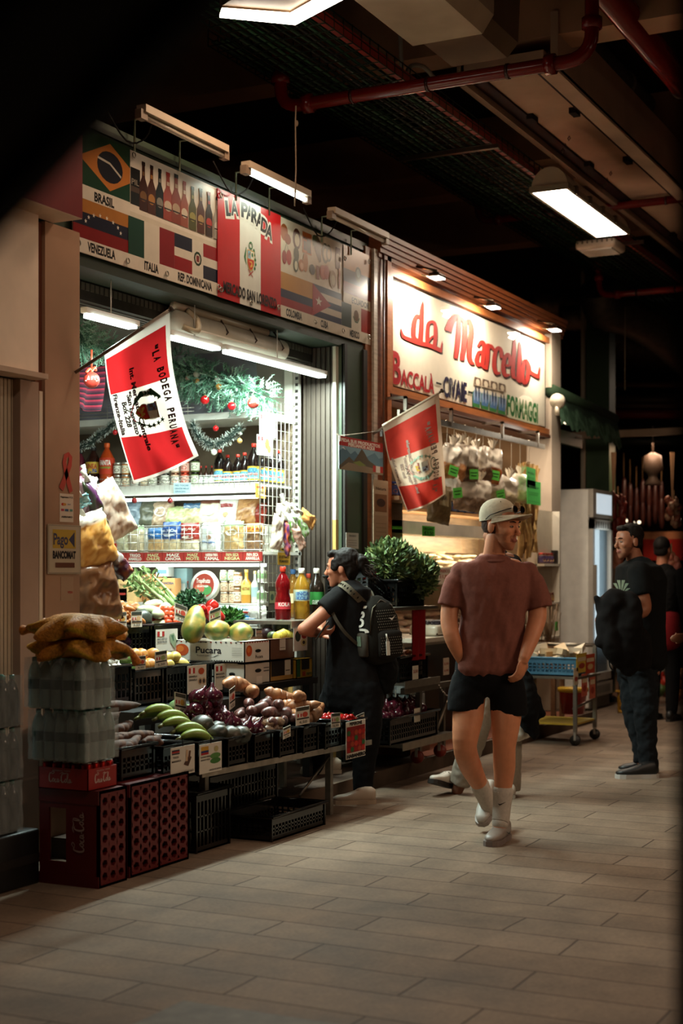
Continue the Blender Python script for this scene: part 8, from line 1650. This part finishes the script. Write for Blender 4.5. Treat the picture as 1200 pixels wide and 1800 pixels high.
for s in (-1,1):
    cx=s*.034; ring_=[(cx+.024*math.cos(t*pi/10),.112+.006*abs(math.cos(t*pi/10)),.072+.021*math.sin(t*pi/10)) for t in range(20)]; sg.tube(ring_,.0022,'#6b4a24',6,closed=True); sg.poly([(x,y+.001,z) for x,y,z in ring_],'#0d0b0a'); sg.tube([(s*.058,.11,.078),(s*.09,.07,.066),(s*.094,.0,.05),(s*.086,-.035,.03)],.0028,'#1c130e',6)
sg.tube([(-.010,.115,.076),(.010,.115,.076)],.0025,'#6b4a24',6)
hr=MB('#3a261c'); hr.M=Mh@Matrix.Scale(.98,4); hr.rings([[( .0765*a_*math.cos(2*pi*j/24),-.018+.0985*a_*math.sin(2*pi*j/24),z) for j in range(24) if math.sin(2*pi*j/24)<.35] for z,a_ in ((-.035,.80),(-.01,.96),(.03,1.0),(.05,1.0))],close=False)
nl=MB('#8a5c48'); 
thing('person','man in brown T-shirt, black shorts and cream cap walking with one hand pocketed','person',
 [('body',body,'skin',eyes(Mh,1.03)+[('hair',hr,'hair')]),('t_shirt',sh,'cloth',[('collar',col,'cloth')]),('shorts',st_,'cloth'),('cap_crown',cp,'cloth',[('cap_brim',br_,'cloth'),('cap_button',bt,'cloth')]),]+so+s1+s2)
thing('sunglasses','round dark sunglasses resting on the cream cap','sunglasses',(sg,'gloss'))

# ---------------- woman leaning on the counter
D=9.22; SK2='#a8694e'
fd=(-RT*.97+FW*.22-UP*.05); Mh=Matrix.Translation(V(600,1001,D))@basis(fd).to_4x4()
b=headmb(Mh,.94,True); limb(b,D,[(606,1015,.0,.050),(612,1030,.01,.052),(618,1045,.02,.06)])
secs(b,D,[(617,1042,.02,.11,.14),(613,1070,.02,.125,.15),(610,1105,.02,.115,.14),(613,1140,.02,.11,.13),(618,1180,.02,.14,.16),(620,1210,.02,.145,.16)],yaw=0)
limb(b,D,[(592,1050,-.14,.047),(574,1072,-.17,.045),(552,1092,-.19,.043),(536,1105,-.20,.040)]); limb(b,D,[(534,1106,-.20,.040),(548,1110,-.16,.036),(562,1112,-.12,.026)])
hand(b,V(562,1112,D-.12),RT+UP*.05,UP+FW*.5,.7,.85,1)
limb(b,D,[(598,1050,.15,.046),(580,1085,.16,.043),(560,1108,.12,.038),(565,1113,-.02,.028)]); hand(b,V(566,1114,D-.02),RT*.8-FW*.4-UP*.2,-FW+UP,.8,.85,-1)
limb(b,D,[(628,1200,-.06,.095),(640,1280,-.08,.072),(640,1340,-.10,.055),(634,1392,-.12,.038)]); limb(b,D,[(606,1200,.10,.095),(585,1270,.20,.070),(562,1325,.35,.050),(548,1368,.45,.038)])
body=remesh(b,.0055,3); facecol(body,Mh,.94,SK2,'#8a4438')
sh=MB(); secs(sh,D,[(616,1028,.02,.075,.11),(617,1035,.02,.125,.165),(614,1065,.02,.143,.175),(610,1100,.02,.132,.17),(612,1135,.02,.135,.165),(618,1175,.02,.165,.185),(622,1205,.02,.185,.19)],p=2.3)
glimb(sh,D,[(596,1046,-.12,.06),(580,1062,-.16,.062),(568,1072,-.175,.060)]); glimb(sh,D,[(598,1046,.15,.058),(588,1066,.16,.06)])
sh=wrinkle(remesh(sh,.009,3),.006,9,5); sh.c=[hx('#100e0e')]*len(sh.v)
tr=MB(); secs(tr,D,[(618,1172,.02,.16,.18),(622,1215,.02,.19,.19),(624,1240,.02,.18,.18)]); glimb(tr,D,[(634,1215,-.05,.13),(642,1270,-.08,.105),(641,1330,-.10,.072),(637,1392,-.12,.062)]); glimb(tr,D,[(600,1215,.10,.13),(578,1265,.2,.10),(560,1320,.33,.07),(548,1362,.43,.055)])
tr=wrinkle(remesh(tr,.009,3),.008,12,6); tr.c=[hx('#0a090a')]*len(tr.v)
ha=MB('#1c110c'); Mk=Mh@Matrix.Scale(.94,4); ha.M=Mk
ha.ell((0,-.035,.055),(.088,.100,.092),n=24,m=14); ha.loft([((.0,-.06,.03),(.08,0,0),(0,.06,0)),((0,-.07,-.02),(.07,0,0),(0,.05,0)),((0,-.06,-.06),(.05,0,0),(0,.035,0))],n=18)
ha.ell((0,.05,.105),(.065,.04,.03),n=16,m=8); ha.ell((.0,-.135,.04),(.05,.045,.06),n=16,m=10); ha.ell((0,-.16,.0),(.03,.035,.06),n=12,m=8); ha.ell((-.076,.03,.03),(.010,.03,.045),n=12,m=8); ha.ell((.076,.03,.03),(.010,.03,.045),n=12,m=8); ha.M=None
ha2=remesh(ha,.006,2); ha2=wrinkle(ha2,.007,24,2,(1,1,1)); ha2.c=[tuple(x*(1+.5*noise.noise(p*90)) for x in hx('#140c08')) for p in ha2.v]
def hf(rr): a_=rr.uniform(0,2*pi); return Vector((.03*math.cos(a_),-.15+.03*math.sin(a_)-.02,.03*rr.gauss(0,1)+.0)),Vector((rr.gauss(0,.6),-1,rr.gauss(-.6,.6))).normalized()
st2=MB(); hairfall(st2,Mk,hf,60,['#1c110c','#2a1a12'],.07,.0022,3)
hb=MB('#2a1c14'); hb.M=Mk; hb.tube([(.045*math.cos(t*pi/6),-.115,.04+.045*math.sin(t*pi/6)) for t in range(12)],.008,n=8,closed=True)
t1=V(583,1414,9.02); t1=z0(t1,0); h1=t1+RT*.27+FW*.03; s1=shoe(t1,h1,'#a89684','#9c8874','#b5a694',None)
t3=z0(V(527,1384,9.62),.105); s3=shoe(t3,t3+RT*.27+FW*.02,'#a89a88','#9c8c7a','#b5a694',None)
# phone stick held
ph=MB('#1c1816').rbox((-.035,-.005,-.07),(.035,.005,.07),.004)
thing('person','woman with dark tied-up hair, black T-shirt and trousers, leaning on the counter with a backpack','person',
 [('body',body,'skin',eyes(Mh,.94)),('t_shirt',sh,'cloth'),('trousers',tr,'cloth'),('hair',ha2,'hair',[('loose_strands',st2,'hair'),('hair_band',hb,'cloth')])]+s1+s3)
# backpack on her back
bc=V(662,1104,9.16); bf=(RT*.50-FW*.866).normalized(); bx=(RT*.866+FW*.50).normalized()
# bag axes: its back lies against her back (to the left), front faces right and towards us
Mb=Matrix.Translation(bc)@Matrix((bx,-bf,UP)).transposed().to_4x4()@Matrix.Rotation(-.06,4,'Y')
H_=.185; bk=MB('#17140f'); bk.M=Mb; S_=[(-H_,.108,.085),(-H_+.02,.125,.10),(-.08,.128,.105),(.02,.125,.10),(.10,.112,.09),(.155,.088,.075),(.18,.05,.045)]
bk.loft([((0,0,z),(a_,0,0),(0,c_,0)) for z,a_,c_ in S_],n=28,p=3.2)
pk=MB('#1a1612'); pk.M=Mb; pk.loft([((.03,-.085,z),(.088,0,0),(0,.045,0)) for z in (-.165,-.12,-.06,-.03)],n=20,p=3)
sp_s=MB('#3a342c'); sp_s.M=Mb; sp_s.loft([((-.125,-.01,z),(.022,0,0),(0,.07,0)) for z in (-.16,-.1,-.03)],n=16,p=3); sp_s.box((-.15,-.05,-.10),(-.147,.03,-.04),'#5c6a58')
dep=lambda z: .106 if z<.02 else (.106-.016*(z-.02)/.08 if z<.10 else .09-.27*(z-.10))
S=Sheet(lambda x,z,l: Mb@Vector((x,-dep(z)*(1-(abs(x)/.128)**3.2)**.31-.002-l*4 if z>-.03 else -.132-l*4,z)))
for i in range(12):
    for j in range(18):
        x=-.055+.0145*i+(.007 if j%2 else 0); z=-.155+.0165*j
        if z>.12 or (z>.05 and x>.09) or (abs(z+.03)<.012) or (z>-.035 and abs(x)>.115-.35*max(0,z-.02)): continue
        S.l=2; S.rect(x,z,x+.0045,z+.0045,'#8a8478')
S.l=4; S.poly([(.03,.065),(.045,.05),(.052,.050),(.085,.078),(.055,.062),(.045,.062)],'#cfc8bc')
wid=lambda z: .127 if z<.02 else (.125-.013*(z-.02)/.08 if z<.10 else .112-.44*(z-.10))
S3=Sheet(lambda x,z,l: Mb@Vector((-wid(z)*(1-min(abs(x)/.105,.95)**3.2)**.31-.003-l*4,-x,z))); S3.text('JUST',.048,-.02,.048,.095,'#cfc8bc',.035,y1=.165)
zp=MB('#a8a094'); zp.M=Mb; zp.tube([(-.02,-.14,-.03),(-.02,-.15,-.06)],.005,n=6); zp.box((-.032,-.156,-.16),(-.008,-.151,-.075),'#c9c4b8'); 
for k in range(3): zp.tube([(-.02+.008*math.cos(t),-.152,-.066-.006*k+.008*math.sin(t)) for t in range(0,7)],.0016,n=5)
zl=MB('#4a4438'); zl.M=Mb; zl.tube([(-.10,-.085,-.03),(-.095,-.09,.06),(-.07,-.08,.13),(0,-.06,.175),(.07,-.07,.14),(.10,-.08,.07),(.11,-.085,-.02)],.004,n=6)
ts=MB('#4a4438'); L_=[V(640,1062,9.12),V(622,1044,9.03),V(606,1030,9.04),V(598,1026,9.10),V(596,1026,9.2)]
def strap(P_,w_,c,dirv): 
    m=MB(c); Q=smooth(P_,6); m.rings([[q-dirv*w_,q+dirv*w_,q+dirv*w_-FW*.006,q-dirv*w_-FW*.006] for q in Q],smooth=False); return m
ls_=strap(L_,.022,'#5c5446',(RT*.7+UP*.7).normalized()); lw=strap([V(583,1074,9.03),V(592,1092,9.02),V(608,1114,9.04),V(632,1136,9.10)],.010,'#4a443a',(RT*.8-UP*.5+UP).normalized())
ur=strap([V(640,1030,9.30),V(650,1040,9.22),V(656,1056,9.16)],.016,'#5c5446',RT)
pt=Sheet(lambda x,y,l: Vector((0,0,0))); 
Q=smooth(L_,6); pm=MB()
for k in range(2,len(Q)-6,2): q=Q[k]-FW*.009; r_=(RT*.7+UP*.7).normalized()*.010; t_=(RT*.7-UP*.7).normalized()*.006; pm.add([q-r_,q+t_,q+r_,q-t_],[(0,1,2,3)],'#14110d')
thing('backpack','black patterned backpack with big white letters worn by the woman','backpack',[('bag_body',bk,'cloth',[('bag_print',S.m,'satin'),('white_lettering',S3.m,'satin')]),('front_pocket',pk,'cloth'),('mesh_side_pocket',sp_s,'cloth'),('zip',zl,'metal'),('key_tag',zp,'satin'),('shoulder_strap',ls_,'cloth',[('strap_pattern',pm,'cloth')]),('lower_strap',lw,'cloth'),('far_shoulder_strap',ur,'cloth')])
jk=MB('#0b0a0a'); secs(jk,9.2,[(665,1150,0,.10,.06),(670,1175,0,.11,.07),(674,1195,0,.09,.05),(676,1215,0,.05,.03)]); 
solo('jacket','black jacket hanging below the woman\'s backpack','jacket',wrinkle(remesh(jk,.01,2),.015,14,4),'cloth'); 
solo('phone','dark phone held in the woman\'s hand','phone',ph,'gloss',TR(V(566,1108,9.02),.5,.6))

# ---------------- man in black with a jacket over his arm
D=10.3; SK3='#9c6246'
fd=(-RT*.90-FW*.40-UP*.04); Mh=Matrix.Translation(V(1104,954,D))@basis(fd).to_4x4()
b=headmb(Mh,.97); limb(b,D,[(1112,972,.02,.056),(1118,990,.03,.06),(1122,1003,.03,.08)])
secs(b,D,[(1122,1000,.02,.10,.17),(1124,1040,.02,.125,.18),(1124,1090,.02,.12,.16),(1124,1140,.02,.12,.16),(1124,1180,.02,.13,.17)],yaw=.3)
limb(b,D,[(1122,1008,-.17,.058),(1126,1040,-.2,.054),(1132,1070,-.21,.048),(1116,1078,-.25,.042),(1090,1076,-.30,.032)]); hand(b,V(1090,1076,D-.3),-RT,-UP,.5,1,1)
limb(b,D,[(1112,1008,.18,.055),(1106,1050,.18,.05),(1090,1082,.1,.04),(1075,1080,-.05,.03)]); hand(b,V(1075,1080,D-.05),-RT*.8-FW*.5,-UP,.5,1,-1)
limb(b,D,[(1130,1180,-.05,.095),(1134,1250,-.06,.07),(1138,1300,-.05,.055),(1140,1348,-.05,.04)]); limb(b,D,[(1114,1180,.10,.095),(1116,1250,.10,.068),(1124,1300,.10,.052),(1130,1345,.10,.038)])
body=remesh(b,.0055,3); facecol(body,Mh,.97,SK3,'#8a4a3a','#4a2c20')
sh=MB(); secs(sh,D,[(1121,988,.02,.08,.12),(1122,996,.02,.135,.20),(1126,1018,.02,.155,.225),(1127,1060,.02,.145,.20),(1128,1110,.02,.145,.185),(1130,1150,.02,.15,.19),(1131,1166,.02,.15,.19)],yaw=.3)
glimb(sh,D,[(1122,1006,-.16,.080),(1126,1028,-.19,.078),(1130,1046,-.205,.072)]); glimb(sh,D,[(1112,1006,.18,.078),(1108,1036,.18,.072)])
sh=wrinkle(remesh(sh,.009,3),.006,9,11); sh.c=[hx('#0f0e0d')]*len(sh.v)
tr=MB(); secs(tr,D,[(1124,1150,.02,.13,.17),(1122,1180,.02,.14,.18)],yaw=.3); glimb(tr,D,[(1130,1180,-.05,.108),(1134,1245,-.06,.088),(1136,1290,-.05,.070),(1138,1330,-.05,.064),(1139,1342,-.05,.066)]); glimb(tr,D,[(1112,1180,.10,.108),(1114,1245,.10,.085),(1124,1295,.10,.066),(1130,1338,.10,.062)])
tr=wrinkle(remesh(tr,.009,3),.012,16,13,(1,1,1)); tr.c=[tuple(x*(1+.35*noise.noise(p*5)) for x in hx('#16181a')) for p in tr.v]
hr=MB(); hr.M=Mh@Matrix.Scale(.97,4); hr.ell((0,-.028,.058),(.078,.097,.084),n=24,m=14); hr.ell((0,.055,.105),(.052,.03,.022),n=14,m=8); hr.loft([((0,-.05,.03),(.073,0,0),(0,.062,0)),((0,-.055,-.02),(.066,0,0),(0,.05,0))],n=18); hr.M=None
hr=wrinkle(remesh(hr,.006,1),.003,60,2,(1,1,1)); hr.c=[hx('#17100c')]*len(hr.v)
S=Sheet(lambda x,z,l: V(1091+x*30,1040-z*30,D-.155-l*5))
for k in range(6): a_=pi*(k/5); S.poly([(0,-.2),(.45*math.cos(a_)-.1,.2+.5*math.sin(a_)),(.45*math.cos(a_)+.1,.2+.5*math.sin(a_))],'#a8b89c')
t1=z0(V(1081,1368,10.16),0); s1=shoe(t1,t1+RT*.30+FW*.03,'#0f0e0e','#b0a8a0','#1c1a18','stripes',markside=1); 
t3=z0(V(1086,1357,10.45),0); s3=shoe(t3,t3+RT*.29+FW*.03,'#0f0e0e','#8a8278','#1c1a18',None)
thing('person','man in black T-shirt and dark jeans standing in profile, jacket over his arm','person',[('body',body,'skin',eyes(Mh,.97)),('t_shirt',sh,'cloth',[('chest_print',S.m,'cloth')]),('jeans',tr,'cloth'),('hair',hr,'hair')]+s1+s3)
jk=MB(); 
limb(jk,D,[(1108,1066,-.30,.055),(1094,1060,-.32,.070),(1078,1058,-.33,.080),(1060,1068,-.32,.06)]); limb(jk,D,[(1106,1060,-.32,.08),(1104,1100,-.32,.11),(1103,1140,-.3,.10),(1106,1168,-.28,.07)]); limb(jk,D,[(1070,1062,-.33,.07),(1066,1095,-.33,.075),(1075,1130,-.33,.08),(1088,1160,-.3,.06)]); limb(jk,D,[(1054,1062,-.33,.035),(1048,1052,-.34,.02)]); limb(jk,D,[(1064,1118,-.34,.05),(1056,1128,-.34,.04)]); limb(jk,D,[(1114,1098,-.28,.05),(1122,1125,-.26,.085),(1126,1165,-.22,.07)])
jk=wrinkle(remesh(jk,.01,2),.016,8,8,(1,1,1)); jk.c=[hx('#151110')]*len(jk.v)
cd_=MB('#0f0d0c').tube(smooth([V(1070,1160,D-.36),V(1072,1172,D-.36),V(1078,1180,D-.36)]),.005,n=5)
thing('jacket','bulky black jacket draped over the standing man\'s forearm','jacket',[('jacket_shell',jk,'cloth'),('drawstring',cd_,'cloth')])

# ---------------- walker hidden behind the man in brown
D=9.35; Mh=Matrix.Translation(V(872,938,D))@basis(FW*.7-RT*.7).to_4x4(); b=headmb(Mh,.9); limb(b,D,[(874,955,.0,.05),(874,985,.0,.06)])
secs(b,D,[(872,980,0,.13,.08),(870,1050,0,.14,.1),(868,1120,0,.13,.1),(866,1190,0,.15,.1)])
limb(b,D,[(846,990,0,.045),(842,1050,0,.04),(846,1120,0,.03)]); hand(b,V(846,1122,D),-UP,RT,.4,.95,1); limb(b,D,[(902,990,0,.045),(906,1060,0,.04),(908,1130,0,.03),(915,1180,-.05,.026)]); hand(b,V(915,1182,D-.05),-UP,-RT,.9,.95,-1)
limb(b,D,[(850,1200,0,.09),(838,1280,-.03,.065),(818,1350,.05,.05),(803,1390,.10,.036)]); limb(b,D,[(890,1200,0,.09),(895,1290,0,.065),(897,1390,.02,.036)])
body=remesh(b,.007,3); body.c=[hx('#8a5a44')]*len(body.v)
sh=MB(); secs(sh,D,[(872,974,0,.08,.07),(872,984,0,.15,.1),(870,1050,0,.16,.12),(868,1120,0,.15,.12),(866,1180,0,.165,.125)]); glimb(sh,D,[(848,990,0,.06),(844,1050,0,.055),(846,1110,0,.045)]); glimb(sh,D,[(900,990,0,.06),(904,1060,0,.055),(907,1120,0,.045)]); sh=remesh(sh,.01,3); sh.c=[hx('#1c1816')]*len(sh.v)
tr=MB(); secs(tr,D,[(867,1165,0,.155,.12),(868,1205,0,.17,.13)]); glimb(tr,D,[(850,1205,0,.105),(838,1275,-.03,.085),(822,1330,.03,.075),(808,1378,.08,.068)]); glimb(tr,D,[(888,1205,0,.105),(894,1290,0,.082),(896,1350,0,.072),(896,1388,.02,.068)])
tr=wrinkle(remesh(tr,.009,3),.010,14,15); tr.c=[hx('#8f8476')]*len(tr.v)
t1=V(757,1408,9.3); t1.z=.09; h1=t1+(RT*.15+FW*.22-UP*.07).normalized()*.28; s1=shoe(t1,h1,'#c4b9ac','#2a2420','#a89e90',None); h4=z0(V(900,1416,9.25),0); s4=shoe(h4+FW*.22-RT*.02+RT*.0,h4,'#b8aea2','#a89e90','#a89e90',None)
thing('person','walker mostly hidden behind the man in brown, pale trousers and white trainers','person',[('body',body,'skin'),('sweater',sh,'cloth'),('trousers',tr,'cloth')]+s1+s4)
cb=MB(); limb(cb,9.2,[(918,1185,0,.04),(925,1220,0,.07),(928,1255,0,.075),(938,1290,0,.035)]); limb(cb,9.2,[(915,1190,0,.05),(935,1235,0,.06),(950,1255,0,.03)]); cb=wrinkle(remesh(cb,.009,2),.016,14,17); cb.c=[hx('#0b0a0a')]*len(cb.v)
solo('coat','black coat carried low behind the man in brown shorts','coat',cb,'cloth')
wb_=mk_bag(.15,.26,.10,speck('#c0b6a8','#a89c8c',20),seed=97,lump=.012)()[0][1]; solo('plastic_bag','white carrier bag carried behind the brown shirt man\'s leg','bag',wb_,'vinyl',TR(V(920,1300,9.3),-.3,0,-.15))

# ---------------- far people
def simple(D,u,vh,k,fdir,top,bot,lab,skin=SK3,arm=None,extra=(),hairc='#140f0c'):
    """standing figure: head centre at (u,vh), height from the floor"""
    hc=V(u,vh,D); Mh=Matrix.Translation(hc)@basis(fdir).to_4x4(); b=headmb(Mh,k); rx=basis(fdir)@Vector((1,0,0)); fy=basis(fdir)@Vector((0,1,0)); H=hc.z; g=z0(hc,0)
    at=lambda x,y,z: g+rx*x+fy*y+UP*z
    def tub(m,P_,r): Q=smooth([at(*p) for p in P_],4); W=[]; [W.extend([r[i]+(r[i+1]-r[i])*q/4 for q in range(4)]) for i in range(len(r)-1)]; W.append(r[-1]); m.tube(Q,W,n=12); m.ell(Q[0],W[0],n=10,m=6); m.ell(Q[-1],W[-1],n=10,m=6)
    s_=H-.20; hp=H*.56
    tub(b,[(0,-.01,H-.04),(0,-.02,s_+.05)],[.052,.06])
    def tor(m,e): m.loft([(at(0,-.02,s_+.03),rx*(.10+e),fy*(.07+e)),(at(0,-.02,s_-.02),rx*(.17+e),fy*(.09+e)),(at(0,-.02,s_-.2),rx*(.165+e),fy*(.11+e)),(at(0,-.02,hp+.12),rx*(.14+e),fy*(.10+e)),(at(0,-.02,hp-.02),rx*(.16+e),fy*(.11+e))],n=20,p=2.3)
    tor(b,0); ar=arm or [((-.20,-.02,s_-.03),(-.24,-.03,s_-.30),(-.20,.08,s_-.52)),((.20,-.02,s_-.03),(.24,-.03,s_-.30),(.20,.08,s_-.52))]
    for i,a_ in enumerate(ar): tub(b,a_,[.05,.042,.028]); hand(b,at(*a_[2]),at(*a_[2])-at(*a_[1]),fy,.5,.95,1 if i else -1)
    for s in (-1,1): tub(b,[(s*.09,-.02,hp),(s*.10,0,hp*.55),(s*.10,-.02,.08)],[.085,.06,.038])
    body=remesh(b,.008,2); facecol(body,Mh,k,skin,'#8a4a3a')
    t=MB(); tor(t,.018)
    for a_ in ar: tub(t,[a_[0],a_[1],tuple(Vector(a_[1]).lerp(Vector(a_[2]),.85))],[.064,.056,.046])
    t=wrinkle(remesh(t,.010,3),.012,13,int(u)); t.c=[hx(top)]*len(t.v)
    p=MB(); p.loft([(at(0,-.02,hp+.06),rx*.165,fy*.12),(at(0,-.02,hp-.06),rx*.18,fy*.13)],n=18)
    for s in (-1,1): tub(p,[(s*.09,-.02,hp),(s*.10,0,hp*.55),(s*.10,-.02,.11)],[.10,.078,.06])
    p=remesh(p,.010,2); p.c=[hx(bot)]*len(p.v)
    h=MB(); h.M=Mh@Matrix.Scale(k,4); h.ell((0,-.03,.058),(.080,.098,.086),hairc,20,12); h.loft([((0,-.05,.03),(.075,0,0),(0,.062,0)),((0,-.055,-.03),(.066,0,0),(0,.05,0))],hairc,16); h.M=None
    parts=[('body',body,'skin'),('shirt',t,'cloth'),('trousers',p,'cloth'),('hair',h,'hair')]
    for s in (-1,1): parts+=shoe(at(s*.10,.17,0),at(s*.10,-.11,0),'#1c1816','#2a2622','#14110f')
    for e_ in extra:
        m=MB(e_[1]); 
        if e_[0]=='apron': m.loft([(at(0,-.02,hp+.10),rx*.18,fy*.145),(at(0,-.02,hp-.18),rx*.20,fy*.155)],e_[1],20,2.3); parts.append(('apron',m,'cloth'))
    return thing('person',lab,'person',parts)
simple(14.2,1165,968,.97,(RT*.6+FW*.8),'#0d0b0b','#100e0e','vendor in black with a dark red apron standing behind the man in black',extra=(('apron','#6b1418'),))
simple(16.4,1084,978,.95,(-FW*.9+RT*.3),'#6b5a4a','#2a221c','distant blurred person in a grey brown coat beside the fridge door')
D=9.0; simple(D,1262,905,1.0,(-FW*.3-RT*.95),'#cfc4b4','#3a342e','person in a white shirt cut off by the right edge, only the bent sleeve visible',arm=[((-.20,-.02,1.42),(-.30,-.12,1.13),(-.12,.16,1.06)),((.20,-.02,1.42),(.26,-.10,1.14),(.12,.14,1.04))])
